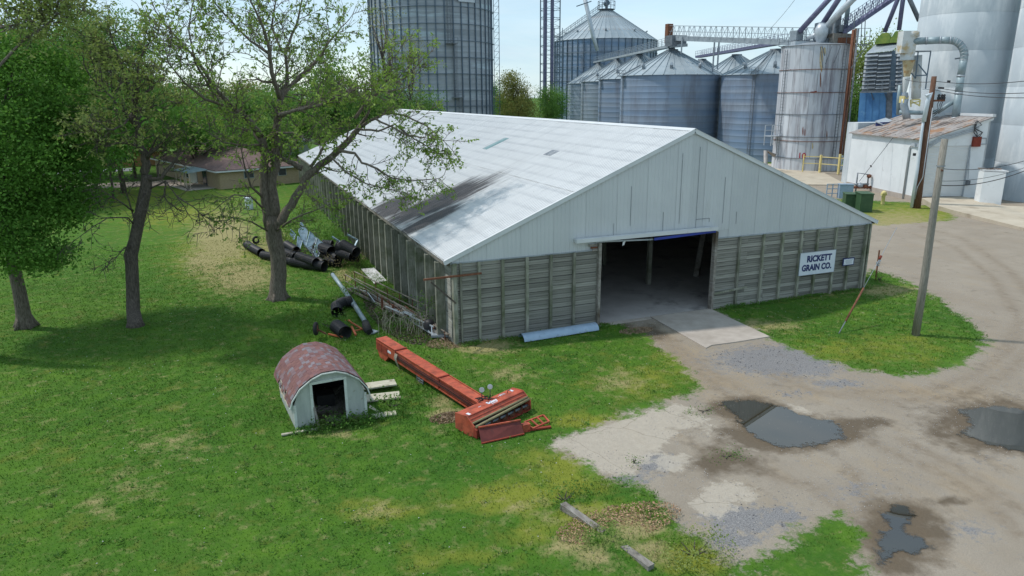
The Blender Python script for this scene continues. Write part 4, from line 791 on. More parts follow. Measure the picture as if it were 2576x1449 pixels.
# white numbered tank
wx, wy, wR = cylfit(1954, 2136, 260, 128.5); wt = thing('numbered_tank', 'rust-streaked white bolted steel tank marked with a red number 10', 'silo', (wx, wy, 0))
azc = math.atan2(CA[1]-wy, CA[0]-wx); fpx, fpy = wx+wR*math.cos(azc), wy+wR*math.sin(azc)
tv = [ZV(wx, wy, 117), ZV(fpx, fpy, 174), ZV(fpx, fpy, 232.6), ZV(fpx, fpy, 288), ZV(fpx, fpy, 345), ZV(fpx, fpy, 356), ZV(fpx, fpy, 399), 0.]
tank_m = mat('rust_streaked_white_tank', (.47, .50, .55), (.58, .61, .65), sc=.5, st=(1.5, 1.5, .25), rough=.6, rnd=.10, c3=(.28, .27, .30), c3sc=.8, c3lo=.48, c3hi=.66, c3st=(1.6, 1.6, .16))
for i in range(len(tv)-1):
    z1_, z0_ = tv[i], tv[i+1]; off = .5 if i % 2 else 0; n = 18
    if z1_-z0_ < .8: s = MB(); s.lathe((wx, wy, 0), [(wR+.03, z0_), (wR+.03, z1_)], 54); s.obj('joint_band', tank_m, wt)
    else:
        for k in range(n): a0 = 2*math.pi*(k+off)/n; s = MB(); s.lathe((wx, wy, 0), [(wR, z0_+.03), (wR+.015, z1_-.03)], 3, a0+.004, a0+2*math.pi/n-.004); s.obj('steel_plate', tank_m, wt)
    s = MB(); s.lathe((wx, wy, 0), [(wR+.02, z1_-.05), (wR+.13, z1_-.04), (wR+.13, z1_+.02), (wR+.02, z1_+.03)], 54); s.obj('bolted_flange', rust if i in (1, 2, 5) else galv_dark, wt)
s = MB(); s.lathe((wx, wy, 0), [(wR-.03, 0), (wR-.03, tv[0]-.1)], 54); s.obj('inner_shell', galv_dark, wt)
s = MB(); s.lathe((wx, wy, 0), [(wR+.2, tv[0]), (0, tv[0]+1.2)], 40); s.obj('tank_roof', galv, wt)
for (u_, v_, du, dv, m_) in ((2066, 150, 3, 26, yellow_rust), (2064, 200, 1.2, 16, rust), (2074, 128, 3, 8, yellow_rust), (2044, 232, 5, 1.6, rust_red), (2052, 230, 3, 1.2, rust_red), (2020, 330, 1.2, 9, rust_red), (2025, 333, 1, 8, rust_red), (2044, 367, 1.6, 7, yellow_rust), (1990, 176, 3, 1.2, rust), (2080, 340, 1, 10, rust)):
    az = AZ(u_, v_); D = 128.5-math.sqrt(max(wR**2-(128.5*math.sin(az-math.atan2(wx-CA[0], wy-CA[1])))**2, 0)); s = MB(); pts = []
    for k in range(10): a = 2*math.pi*k/10; pts.append(AT(u_+du*math.cos(a)*(1+.5*R_.random()), v_+dv*math.sin(a)*(1+.4*R_.random()), D-.06))
    s.add(pts, [tuple(range(10))[::-1]]); s.obj('rust_stain', m_, wt)
def tanksurf(u_, v_, off=.05):
    az = AZ(u_, v_); ac = math.atan2(wx-CA[0], wy-CA[1]); dc = math.hypot(wx-CA[0], wy-CA[1]); D = dc*math.cos(az-ac)-math.sqrt(max((wR+off)**2-(dc*math.sin(az-ac))**2, 0)); return AT(u_, v_, D)
p = tanksurf(*z4(322, 1130), .06); e = Vector((p.x-wx, p.y-wy, 0)).normalized(); text_mesh('lettering', '10', 1.25, Matrix.Translation(p) @ Matrix.Rotation(math.atan2(e.y, e.x)+math.pi/2, 4, 'Z') @ RX, red_paint, wt, .02)
a = tanksurf(*z4(212, 360), .25); b_ = a.copy(); b_.z = 1.5; e = Vector((a.x-wx, a.y-wy, 0)).normalized(); ladder(b_, a, Vector((-e.y, e.x, 0)), w=.6, parent=wt, m_=galv_dark, step=.5)
a = tanksurf(*z4(610, 620), .25); b_ = a.copy(); a.z = tv[0]; b_.z = 2; e = Vector((a.x-wx, a.y-wy, 0)).normalized(); ladder(b_, a, Vector((-e.y, e.x, 0)), w=.6, parent=wt, m_=galv_dark, step=.5)
for (xa, ya, xb, yb, r, m_) in ((1215, 300, 1092, 1449, .22, rust), (1240, 290, 1120, 1449, .16, brown_pole), (1262, 290, 1150, 1449, .14, galv_dark)):
    D = 124; s = MB(); s.tube([AT(*zb(xa, ya), D), AT(*zb(xb, yb), D), AT(*zb(xb-12, yb+120), D)], r, 6); s.obj('down_pipe', m_, wt)
s = MB()
for (xa, ya, xb, yb) in ((900, 470, 925, 565), (995, 470, 930, 650), (1085, 465, 1015, 640), (880, 470, 905, 690), (1240, 470, 1350, 460), (1330, 460, 1225, 580), (1350, 465, 1190, 690)): s.bar(AT(*zb(xa, ya), 122), AT(*zb(xb, yb), 122.3), .1)
s.obj('strut', galv_dark, wt, kind='stuff')
# railed landing round the tank top
def landing(name, parent, pts, h, D, m_=galv_dark):
    s = MB(); P = [AT(*zb(*p), D) for p in pts]
    for a, b_ in zip(P[:-1], P[1:]):
        s.bar(a, b_, .5, .1)
        for z in (h*.5, h): s.bar(a+Z*z, b_+Z*z, .06)
        n = max(1, int((b_-a).length/1.1))
        for k in range(n+1): q_ = a.lerp(b_, k/n); s.bar(q_, q_+Z*h, .06)
    s.obj(name, m_, parent)
landing('top_landing', wt, [(1140, 450), (1370, 450)], 2.3, 125); landing('top_landing', wt, [(460, 470), (650, 455), (900, 450)], 1.2, 127)
s = MB(); s.box(tanksurf(*z4(110, 985), 1.0), (2.0, 1.8, .1)); p = tanksurf(*z4(110, 985), 1.0)
for dx in (-.9, .9):
    for dy in (-.8, .8): s.bar(p+Vector((dx, dy, -1.5)), p+Vector((dx, dy, 1.7)), .1)
for z in (.85, 1.7):
    for dy in (-.8, .8): s.bar(p+Vector((-.9, dy, z)), p+Vector((.9, dy, z)), .08)
s.obj('side_landing', galv_light, wt)
s = MB(); a = AT(*z3b(1840, 1040), 119); s.tube([AT(*z3b(1850, 1150), 118)-Z*1.5, AT(*z3b(1845, 1080), 118), AT(*z3b(1860, 1035), 118), AT(*z3b(1932, 1085), 120), AT(*z4(60, 1090), 121), AT(*z4(125, 1125), 122)], .3, 8)
s.obj('unloading_auger', mat('grimy_pipe', (.3, .28, .27), (.4, .38, .36), sc=2, rough=.6), label='grimy bent unloading auger between the blue bin and the numbered tank', cat='pipe')
# gallery from the big bin to the numbered tank
g0 = AT(*za(1395, 385), 152); g1_ = AT(*zb(1000, 445), 126); gal = catwalk('truss_gallery', 'long level truss gallery with railings from the large bin roof to the numbered tank', g0, g1_, w=1.6, h=2.3, nseg=26, m_=galv, deck=.9, truss=1)
s = MB(); p = AT(*za(1370, 340), 152); s.box(p, (1.2, 1.0, 3.6)); s.obj('head_box', rust, gal)
s = MB(); p = AT(*za(1440, 415), 151.5); s.box(p, (3.4, 2.4, 2.0)); s.obj('drive_box', galv_dark, gal); s = MB(); s.bar(AT(*za(1380, 470), 151), AT(*za(1560, 455), 151), 1.4, .5); s.obj('catwalk_deck', galv, gal)
for (xa, ya, yb) in ((1835, 380, 755), (1880, 400, 700), (1505, 370, 540)): s = MB(); a = AT(*za(xa, ya), 148); b_ = AT(*za(xa, yb), 148); b_.x, b_.y = a.x, a.y; s.bar(a, b_, .22); s.obj('support_leg', galv, gal)
s = MB(); s.bar(AT(*za(1390, 455), 152), A4[1]+Z*A4[4], .9); s.obj('drop_spout', galv_dark, gal)
# spouts and the inclined conveyor above the tank
def tubething(name, label, pts, r, m_, D, n=10, zz=zb, cat='pipe', group=None):
    s = MB(); P = [AT(*zz(*p[:2]), p[2] if len(p) > 2 else D) for p in pts]; s.tube(P, r, n); return s.obj(name, m_, label=label, cat=cat, group=group)
gs = 'spouts descending to the numbered tank'
tubething('spout', 'violet spout, leftmost of those reaching down to the tank top', [(1040, -80), (960, 0), (665, 325)], .42, purple_steel, 126, group=gs)
tubething('spout', 'short violet spout ending at the round junction above the tank', [(1120, -80), (1060, 0), (895, 255)], .42, purple_steel, 127, group=gs)
sp3 = tubething('spout', 'thick silver spout meeting the tank top at a cone', [(1300, -90), (1200, 0), (925, 290)], .5, galv_light, 125, group=gs)
tubething('spout', 'upright blue spout behind the silver one', [(1165, -60), (1160, 60), (1130, 330)], .36, duct_mat, 128, group=gs)
s = MB(); p = AT(*zb(890, 320), 125); s.lathe(p, [(0, -2.0), (.5, -1.9), (1.0, -.4), (1.0, .4), (.6, 1.1), (0, 1.2)], 14); s.obj('junction_cone', galv_light, sp3)
s = MB(); p = AT(*zb(882, 270), 126.5); s.lathe(p, [(0, -.7), (.9, -.5), (.9, .5), (0, .7)], 12); s.obj('round_gearbox', galv, sp3)
for (xa, ya, xb, yb) in ((875, 330, 745, 395), (880, 350, 820, 400)): s = MB(); s.tube([AT(*zb(xa, ya), 125), AT(*zb(xb, yb), 126)], .35, 8); s.obj('branch_spout', galv_light, sp3)
mach = thing('tank_top_machinery', 'jumble of drives, boxes and hoods on top of the numbered tank', 'machinery', (wx, wy, tv[0]))
for (x, y, w, d_, h, m_) in ((1060, 395, 3.8, 2, 1.5, fascia_wood), (1010, 285, 1.2, 1.2, 2.6, galv), (1045, 225, .9, .9, 1.8, galv_dark), (640, 360, 1.8, 1.2, 1.4, galv), (1100, 420, 2.6, 2, 1.0, rust), (960, 420, 3, 1.6, .8, galv_dark), (1070, 290, 1.0, 1.0, 1.0, galv_dark), (740, 440, 4.5, 1.5, .6, galv_light), (700, 460, 1.4, 1.4, .5, rust_red)):
    s = MB(); s.box(AT(*zb(x, y), 126.5), (w, d_, h), Matrix.Rotation(R_.uniform(-.3, .3), 3, 'Z')); s.obj('machine_box', m_, mach)
for (x, y, y2) in ((730, 230, 470), (705, 290, 480), (1085, 150, 300), (1030, 250, 450), (1300, 215, 460), (1335, 190, 460), (1225, 170, 440)): s = MB(); a = AT(*zb(x, y), 126); b_ = AT(*zb(x-12, y2), 126); s.bar(b_, a, .13); s.obj('upright_strut', galv_dark, mach)
inc = catwalk('inclined_conveyor', 'inclined truss conveyor rising to the upper right above the numbered tank', AT(*zb(1085, 345), 127), AT(*zb(1720, -90), 132), w=1.5, h=2.0, nseg=16, m_=purple_steel, deck=.55, truss=1)
dg = 'spouts descending to the grain dryer'
tubething('spout', 'left violet spout dropping to the green dryer hood', [(1700, -90), (1660, 0), (1530, 325)], .33, purple_steel, 128, group=dg)
tubething('spout', 'right violet spout dropping to the green dryer hood', [(1725, -90), (1715, 0), (1675, 305)], .33, purple_steel, 128, group=dg)
tubething('spout', 'dark spout passing behind the concrete silo edge', [(1750, -90), (1785, 0), (1880, 210)], .33, galv_dark, 128, group=dg)
# ---------------------------------------------------------------- concrete silos
def csilo(name, label, c, R_c, h=45):
    t = thing(name, label, 'silo', (c[0], c[1], 0)); z = 0; k = 0
    while z < h:
        z2_ = min(z+4.2, h); s = MB(); s.lathe((c[0], c[1], 0), [(R_c, z), (R_c+.004*(k % 2), z2_-.03), (R_c-.02, z2_)], 72); s.obj('concrete_lift', conc_silo, t); z = z2_; k += 1
    s = MB(); s.lathe((c[0], c[1], 0), [(R_c+.2, h), (R_c+.2, h+.4), (0, h+.4)], 48); s.obj('silo_roof', conc_silo, t); return t
_c1 = cylfit(2297, 2545, 150, 108); _c2 = cylfit(2519, 2790, 300, 103)
S1 = csilo('concrete_silo', 'tall pale concrete silo standing behind the cyclone and big duct', _c1[:2], _c1[2])
S2 = csilo('concrete_silo', 'tall pale concrete silo cut off by the right edge of the picture', _c2[:2], _c2[2])
# ---------------------------------------------------------------- dryer, cyclone, ducts: laid out on vertical planes facing the yard
def PLN(u, v, O, n_):
    d = Vector(ray(u, v)); t = (Vector(O)-Vector(CAMP)).dot(n_)/d.dot(n_); return Vector(CAMP)+d*t
O_ = AT(*zc(400, 900), 118); vn = Vector((O_.x-CA[0], O_.y-CA[1], 0)).normalized(); vn = Matrix.Rotation(-.12, 3, 'Z') @ vn; vr = Vector((vn.y, -vn.x, 0))
D_ = lambda x, y, off=0: PLN(*zc(x, y), O_+vn*off, vn)
dry = thing('grain_dryer', 'blue grain dryer with grey louvred upper half and two mossy green hoods', 'dryer', (O_.x, O_.y, 0))
def quadprism(pts, th_, name, m_, parent, off=0, fn=None):
    s = MB(); fn = fn or D_; s.prism([fn(*p, off) for p in pts], (vn if fn is D_ else Vector((vn.x, vn.y, 0)))*th_); return s.obj(name, m_, parent)
quadprism([(240, 1320), (270, 935), (535, 935), (520, 1320)], 5, 'blue_panel', blue_panel, dry); quadprism([(590, 1320), (600, 935), (690, 935), (690, 1320)], 5, 'blue_panel', blue_panel, dry)
quadprism([(520, 1320), (535, 935), (600, 935), (590, 1320)], 4.6, 'dark_recess', galv_dark, dry, .25)
for x in (330, 400, 470): s = MB(); s.bar(D_(x-22, 1300, -.04), D_(x, 945, -.04), .04); s.obj('panel_rib', blue_panel, dry)
quadprism([(285, 930), (325, 545), (600, 515), (565, 925)], 5, 'louvre_casing', galv_dark, dry, .15); quadprism([(620, 925), (640, 520), (700, 515), (690, 925)], 5, 'louvre_casing', galv_dark, dry, .15)
quadprism([(560, 925), (595, 510), (640, 508), (620, 925)], 5, 'dark_column', rib_m, dry, -.1)
for k in range(9):
    y = 548+k*40.5; xl = 325-k*4.6; xr = 592-k*3.9; ym_ = y-8
    for (xa, xb) in ((xl, (xl+xr)/2-3), ((xl+xr)/2+3, xr)):
        s = MB(); a0, a1, b0, b1 = D_(xa, y, .05), D_(xb, y-8, .05), D_(xa-2, y+24, -.55), D_(xb-2, y+16, -.55); s.add([a0, a1, b1, b0]+[p+Z*-.05 for p in (a0, a1, b1, b0)], [(0, 1, 2, 3), (7, 6, 5, 4), (0, 3, 7, 4), (3, 2, 6, 7), (2, 1, 5, 6), (1, 0, 4, 5)]); s.obj('louvre', galv, dry)
    s = MB(); a0, a1, b0, b1 = D_(642-k*2, y, .05), D_(695, y-6, .05), D_(640-k*2, y+24, -.5), D_(695, y+16, -.5); s.add([a0, a1, b1, b0]+[p+Z*-.05 for p in (a0, a1, b1, b0)], [(0, 1, 2, 3), (7, 6, 5, 4), (0, 3, 7, 4), (3, 2, 6, 7), (2, 1, 5, 6), (1, 0, 4, 5)]); s.obj('louvre', galv, dry)
s = MB(); s.add([D_(328, 542, -.3), D_(600, 512, -.3), D_(692, 425, 2.5), D_(425, 452, 2.5), D_(328, 542, 5), D_(600, 512, 5)], [(0, 1, 2, 3), (3, 2, 5, 4)]); s.obj('sloping_roof', galv, dry)
for pts in ([(422, 446), (428, 412), (487, 335), (553, 330), (578, 372), (562, 435)], [(565, 433), (572, 400), (625, 318), (700, 306), (722, 350), (712, 425)]): quadprism(pts, 2.2, 'green_hood', green_hood, dry, 1.6)
s = MB()
for z_ in (870, 915): s.bar(D_(275, z_+10, -1.4), D_(700, z_, -1.4), .08)
for x in (345, 490, 570, 640): s.bar(D_(x, 935, -1.4), D_(x+5, 815, -1.4), .08)
s.bar(D_(270, 935, -1.2), D_(700, 930, -1.2), 1.0, .12); s.bar(D_(480, 815, -1.4), D_(700, 815, -1.4), .07); s.obj('service_walk', galv_dark, dry)
for x in (385, 520): s = MB(); s.bar(D_(x, 940, -.9), D_(x+22, 1010, -.05), .1); s.obj('walk_bracket', rib_m, dry)
# cyclone
Oc = AT(*zc(760, 800), 101); vc = Vector((Oc.x-CA[0], Oc.y-CA[1], 0)).normalized(); C_ = lambda x, y, off=0: PLN(*zc(x, y), Oc+vc*off, vc)
cyc = thing('cyclone_collector', 'rust-stained cyclone dust collector with cone, above the shed roof', 'dust collector', (Oc.x, Oc.y, 0))
def lat(name, prof, m_, n=24):                          # prof: (x centre px, y px, radius px)
    s = MB(); pr = []; c0 = None
    for (xc, y, r) in prof: p = C_(xc, y); rr = (C_(xc+r, y)-p).length*.93; c0 = c0 or p; pr.append((rr, p.z-c0.z))
    s.lathe(c0, pr, n); s.obj(name, m_, cyc)
lat('lid', [(798, 318, 0), (798, 322, 86), (797, 372, 88), (795, 377, 60)], cyclone_mat); lat('barrel', [(772, 375, 72), (770, 480, 78), (768, 530, 82), (766, 600, 76), (766, 606, 84), (765, 612, 70)], cyclone_mat)
lat('cone', [(765, 612, 72), (742, 776, 34)], yellow_rust); lat('lower_cone', [(741, 780, 40), (740, 800, 42), (728, 935, 20)], cyclone_mat); lat('rotary_valve', [(728, 935, 30), (728, 975, 40), (726, 1000, 26)], galv)
s = MB(); s.tube([C_(722, 1000), C_(712, 1060), C_(730, 1130), C_(745, 1200)], .45, 10); s.obj('drop_leg', galv, cyc); s = MB(); s.box(C_(712, 1005), (.7, .7, .8)); s.obj('yellow_collar', yellow_paint, cyc)
s = MB(); s.box(C_(742, 428, -.3), (1.7, 1.2, 2.5), Matrix.Rotation(-.35, 3, 'Z')); s.obj('inlet_box', cyclone_mat, cyc)
s = MB(); s.bar(C_(628, 522), C_(990, 518), .3, .14); s.obj('support_beam', galv_dark, cyc)
for a, b_ in (((858, 520), (830, 795)), ((985, 520), (945, 790)), ((835, 765), (950, 760)), ((860, 650), (945, 755)), ((945, 790), (932, 900)), ((785, 735), (830, 790)), ((628, 525), (690, 545))): s = MB(); s.bar(C_(*a, .3), C_(*b_, .3), .14); s.obj('frame_strut', rib_m, cyc)
tank2 = thing('hopper_tank', 'slim pale hopper tank on a yellow frame behind the cyclone', 'hopper', C_(830, 1000, 1.2))
s = MB(); a = C_(850, 560, 1.2); b_ = C_(835, 1000, 1.2); r = (C_(890, 800, 1.2)-C_(840, 800, 1.2)).length
s.tube([a, a.lerp(b_, .98), b_], [r, r, r*.7], 16); s.obj('tank_shell', cyclone_mat, tank2)
for a, b_ in (((780, 1012), (880, 1005)), ((780, 1012), (785, 1080)), ((878, 1008), (870, 1075)), ((790, 1025), (868, 1065)), ((785, 1045), (870, 1025))): s = MB(); s.bar(C_(*a, .4), C_(*b_, .4), .16); s.obj('frame_bar', yellow_paint, tank2)
dd = thing('exhaust_duct', 'large blue-green segmented duct curving from the cyclone down to the shed roof', 'duct', C_(1240, 1190))
path = [(800, 418), (940, 412), (1080, 406), (1180, 408)]; segs = [path[:2], path[1:3], path[2:4]]
for k in range(7): a0 = math.radians(-90+k*13); a1 = math.radians(-90+(k+1)*13); segs.append([(1180+145*math.cos(a0), 560+152*math.sin(a0)), (1180+145*math.cos(a1), 560+152*math.sin(a1))])
segs += [[(1325, 562), (1318, 600)], [(1318, 600), (1290, 765)], [(1290, 765), (1268, 940)], [(1268, 940), (1235, 1195)]]
rd = (C_(1357, 560)-C_(1287, 560)).length*.6
for i, (a, b_) in enumerate(segs):
    P0_, P1_ = C_(*a, -.2), C_(*b_, -.2); ex = (P1_-P0_)*.03; s = MB(); s.tube([P0_-ex, P1_+ex], [rd*(1.0+.02*(i % 2)), rd], 14); s.obj('duct_section', duct_mat, dd)
    s = MB(); s.tube([P1_-ex*1.5, P1_+ex*1.5+(P1_-P0_).normalized()*.06], rd*1.07, 14); s.obj('duct_flange', galv, dd)
s = MB(); s.bar(C_(1228, 595), C_(1300, 585), .15); s.obj('wall_bracket', galv_dark, dd)
d2 = thing('lower_duct', 'lower duct running level over the shed roof then sloping up to the big duct', 'duct', C_(860, 1140))
for a, b_ in (((665, 1135), (880, 1140)), ((880, 1140), (1050, 1130)), ((1050, 1135), (1225, 1020))): s = MB(); s.tube([C_(*a), C_(*b_)], rd*.62, 12); s.obj('duct_section', duct_mat, d2)
s = MB(); s.tube([C_(676, 860, 1), C_(660, 1000, 1), C_(655, 1165, 1)], rd*.55, 12); s.obj('riser_duct', duct_mat, d2)
# ---------------------------------------------------------------- white shed building beside the silos
C0 = Vector((62.9, 25.0, 0)); ee = Vector((.955, -.297, 0)).normalized(); en = Vector((-ee.y, ee.x, 0)); fn_ = -en
Fp = lambda x, y, off=0: PLN(*zw(x, y), C0+fn_*off, en)           # front facade
Lp = lambda x, y, off=0: PLN(*zw(x, y), C0-ee*off, ee)            # left wall
wb = thing('white_warehouse', 'white single-slope building with rusty roof and roll-up door in front of the concrete silo', 'building', C0)
zl_ = 7.0; pr_ = Fp(1600, 78); wid = (pr_-C0).dot(ee); zr_ = pr_.z; dep = 15.3
def P3(a, b_, z): return C0+ee*a+en*b_+Z*z
slp = (zr_-zl_)/wid
for k in range(4): s = MB(); a0, a1 = dep*k/4, dep*(k+1)/4; s.prism([P3(0, a0+.01, -.1), P3(0, a1-.01, -.1), P3(0, a1-.01, zl_-.1), P3(0, a0+.01, zl_-.1)], ee*.2); s.obj('wall_panel', white_paint, wb)
s = MB(); s.prism([P3(.25, 0, .35), P3(.25, dep, .35), P3(wid, dep, .35), P3(wid, 0, .35)], Z*.05); s.obj('floor', concrete, wb)
s = MB(); s.prism([P3(-.05, -.05, -.2), P3(-.05, dep, -.2), P3(-.05, dep, .55), P3(-.05, -.05, .55)], ee*.04); s.obj('stone_footing', concrete, wb)
d0 = Fp(965, 368); d1 = Fp(1372, 358); d2_ = Fp(1302, 872); xa_, xb_ = (d0-C0).dot(ee), ((d1-C0).dot(ee)+(d2_-C0).dot(ee))/2; zt_ = (d0.z+d1.z)/2; zs_ = .55
def wallq(name, pts, m_, off=.0, th_=.2, parent=None): s = MB(); s.prism([P3(a, -off, z) for a, z in pts], en*th_); return s.obj(name, m_, parent or wb)
wallq('front_wall', [(0, -.1), (xa_, -.1), (xa_, zl_+slp*xa_-.1), (0, zl_-.1)], white_paint); wallq('front_wall', [(xb_, -.1), (wid, -.1), (wid, zr_-.1), (xb_, zl_+slp*xb_-.1)], white_paint); wallq('lintel_wall', [(xa_, zt_), (xb_, zt_), (xb_, zl_+slp*xb_-.1), (xa_, zl_+slp*xa_-.1)], white_paint)
s = MB(); s.prism([P3(wid-.2, 0, -.1), P3(wid-.2, dep, -.1), P3(wid-.2, dep, zr_-.1), P3(wid-.2, 0, zr_-.1)], ee*.2); s.obj('rear_wall', white_paint, wb); s = MB(); s.prism([P3(.2, dep-.2, -.1), P3(wid-.2, dep-.2, -.1), P3(wid-.2, dep-.2, zr_-.1), P3(.2, dep-.2, zl_-.1)], en*.2); s.obj('rear_wall', white_paint, wb)
door = MB(); n = 36
for k in range(n): z0_ = zs_+(zt_-zs_)*k/n; z1_ = zs_+(zt_-zs_)*(k+1)/n; door.add([P3(xa_, .12, z0_), P3(xb_, .12, z0_), P3(xb_, .05, z1_-.03), P3(xa_, .05, z1_-.03)], [(0, 1, 2, 3)]); door.add([P3(xa_, .05, z1_-.03), P3(xb_, .05, z1_-.03), P3(xb_, .12, z1_), P3(xa_, .12, z1_)], [(0, 1, 2, 3)])
door.obj('roll_up_door', mat('ribbed_door_paint', (.66, .68, .69), (.7, .72, .73), sc=1, rough=.6), wb)
for a in (xa_-.08, xb_+.08): wallq('door_frame', [(a-.08, zs_), (a+.08, zs_), (a+.08, zt_+.1), (a-.08, zt_+.1)], galv, .06, .1)
# roof strips
nr_ = 14
for k in range(nr_):
    b0 = -.35+(dep+.5)*k/nr_; b1 = -.35+(dep+.5)*(k+1)/nr_-.02; s = MB(); s.prism([P3(-.4, b0, zl_-slp*.4), P3(wid+.3, b0, zr_+slp*.3), P3(wid+.3, b1, zr_+slp*.3), P3(-.4, b1, zl_-slp*.4)], Z*.1)
    o_ = s.obj('roofing_strip', shingle_roof, wb)
r2 = random.Random(5); s = MB()
for k in range(70):
    a = r2.uniform(0, wid*.95); b_ = r2.uniform(0, dep); p = P3(a, b_, zl_+slp*a+.13); s.box(p, (r2.uniform(.6, 2.2), r2.uniform(.12, .5), .05), Matrix.Rotation(math.atan2(ee.y, ee.x)+r2.uniform(-.08, .08), 3, 'Z') @ Euler((0, -math.atan(slp), 0)).to_matrix())
s.obj('peeling_roofing', mat('peeled_roofing', (.16, .13, .12), (.42, .38, .35), sc=.9, rough=.95), wb, kind='stuff')
s = MB(); s.bar(P3(wid, -.4, zr_+.25), P3(wid, dep+.2, zr_+.25), .35, .3); s.obj('ridge_pipe', white_metal, wb)
wallq('rake_board', [(-.4, zl_-.45), (wid+.2, zr_-.25), (wid+.2, zr_+.12), (-.4, zl_-.12)], white_paint, .12, .08)
# low parapet room at the back left, with a tilted hatch
s = MB(); s.prism([P3(.9, dep+.4, 0), P3(7.5, dep+.4, 0), P3(7.5, dep+3, 0), P3(.9, dep+3, 0)], Z*8.2); s.obj('parapet_room', conc_silo, wb)
s = MB(); s.box(P3(3.4, dep-1.4, 8.4), (2.4, 1.3, .12), Euler((.35, -.15, .2)).to_matrix()); s.obj('roof_hatch', galv_light, wb); s = MB(); s.box(P3(3.4, dep-1.5, 8.0), (2.0, 1.1, .7)); s.obj('hatch_box', navy, wb)
# conduits
for k in range(3):
    o = .09*k; s = MB(); a = Lp(720-4*k, 915, .12); t0 = Lp(778, 370+9*k, .12); a.z = -.05
    s.tube([Vector((t0.x, t0.y, -.05))+en*o, t0+en*o, t0+en*(o-.3)+Z*.3, P3(-.12, .3, t0.z+.4-o), P3(.3, -.2, t0.z+.45-o), P3(1.3, -.2, t0.z+.8-o+slp), P3(wid*.72, -.2, t0.z+.55-o+slp*wid*.72), P3(wid*.8, -.2, t0.z+.55-o+slp*wid*.74)], .07, 6); s.obj('conduit', galv_light, wb)
s = MB(); s.box(Fp(1448, 320, .15), (.9, .3, 1.1), Matrix.Rotation(math.atan2(ee.y, ee.x), 3, 'Z')); s.obj('meter_box', rust_red, wb)
r3 = random.Random(8)
for k in range(4):
    P = [Fp(1480+r3.uniform(-60, 30), 110+40*j+r3.uniform(-8, 8), .3) for j in range(5)]; s = MB(); s.tube(P+[Fp(1448, 270, .2)], .05, 5); s.obj('service_cable', wire_mat, wb)
s = MB(); s.tube([Fp(1478, 285, .1), Fp(1548, 285, .1), Fp(1545, 345, .1), Fp(1470, 345, .1)], .05, 5); s.obj('conduit_loop', galv, wb)
s = MB(); s.box(Fp(1360, 735, .15), (.4, .3, .5)); s.obj('wall_switch', galv_dark, wb); s = MB(); s.bar(Fp(1385, 420, .1), Fp(1362, 700, .1), .06); s.obj('conduit', galv_light, wb)
s = MB(); s.box(Fp(820, 450, .15), (.2, .25, .3)); s.obj('wall_lamp', ceramic, wb)
# lean-to annex at the right
an_ = thing('white_lean_to', 'small white lean-to with debris on its flat roof, tucked between the silos', 'shed', Fp(1635, 940, 1))
q0, q1_, q2 = G(*zw(1478, 915), .5), G(*zw(1635, 945), .3), G(*zw(1692, 962), .3); ztop = ZV(q1_.x, q1_.y, zw(1665, 612)[1])
q0l = q0.lerp(q1_, -.35)
s = MB(); s.prism([Vector((p.x, p.y, -.1)) for p in (q0l, q1_, q2, q2+(q0l-q1_))], Z*(ztop)); s.obj('annex_wall', white_paint, an_)
s = MB(); s.prism([Vector((p.x, p.y, ztop-.05)) for p in (q0l, q1_+(q1_-q0l).normalized()*.2, q2+(q1_-q0l).normalized()*.2, q2+(q0l-q1_))], Z*.15); s.obj('annex_roof', white_metal, an_)
s = MB()
for k in range(26): p = q0l.lerp(q1_, r3.random()).lerp(q2+(q0l-q1_), r3.random()*.6); s.box((p.x, p.y, ztop+.15), (r3.uniform(.2, .8), r3.uniform(.1, .3), .1), Matrix.Rotation(r3.uniform(0, 3), 3, 'Z'))
s.obj('roof_debris', shingle_roof, an_, kind='stuff')
# raised ramp
ramp_pts = [G(*zw(893, 888), .55), G(*zw(1000, 948), .5), G(*zw(1200, 1010), .4), G(*zw(1928, 1192), .25), Vector((66, 2, .2)), Vector((78, 6, .2)), G(*zw(1690, 962), .4), G(*zw(1478, 905), .5), G(*zw(1302, 873), .55)]
s = MB(); n = len(ramp_pts); s.add([Vector((p.x, p.y, -.2)) for p in ramp_pts]+ramp_pts, [tuple(range(n, 2*n))]+[(i, (i+1) % n, n+(i+1) % n, n+i) for i in range(n)]); s.obj('concrete_ramp', apron, kind='structure')
# ---------------------------------------------------------------- yard fittings by the white building
s = MB(); f0 = AT(*z4b(638, 300), 88); 
def cabinet(name, label, u0, u1, vb, vt, dist_base_pt, dep_, m_, cat='utility box', doors=2, rz=0.0, lid=True, group=None):
    b0 = G(u0, vb); b1 = G(u1, vb); w = (b1-b0).length; x = (b1-b0).normalized(); x = Matrix.Rotation(rz, 3, 'Z') @ x; y = Vector((-x.y, x.x, 0)); h = ZV(b0.x, b0.y, vt); t = thing(name, label, cat, (b0+b1)/2, group=group)
    s = MB(); s.prism([b0, b0+x*w, b0+x*w+y*dep_, b0+y*dep_], Z*h); s.obj('cabinet_body', m_, t)
    if lid: s = MB(); s.prism([b0-x*.06-y*.08+Z*h, b0+x*(w+.06)-y*.08+Z*h, b0+x*(w+.06)+y*(dep_+.06)+Z*h, b0-x*.06+y*(dep_+.06)+Z*h], Z*.08); s.obj('lid', m_, t)
    for k in range(doors): s = MB(); a = b0+x*(w*k/doors+.05)-y*.03+Z*.12; s.prism([a, a+x*(w/doors-.1), a+x*(w/doors-.1)+Z*(h-.25), a+Z*(h-.25)], y*.025); s.obj('cabinet_door', m_, t)
    return t
cabinet('transformer_box', 'dark green transformer box, left of the pair beyond the barn corner', 2125, 2160, 527, 490, None, 1.8, green_box, rz=-.2)
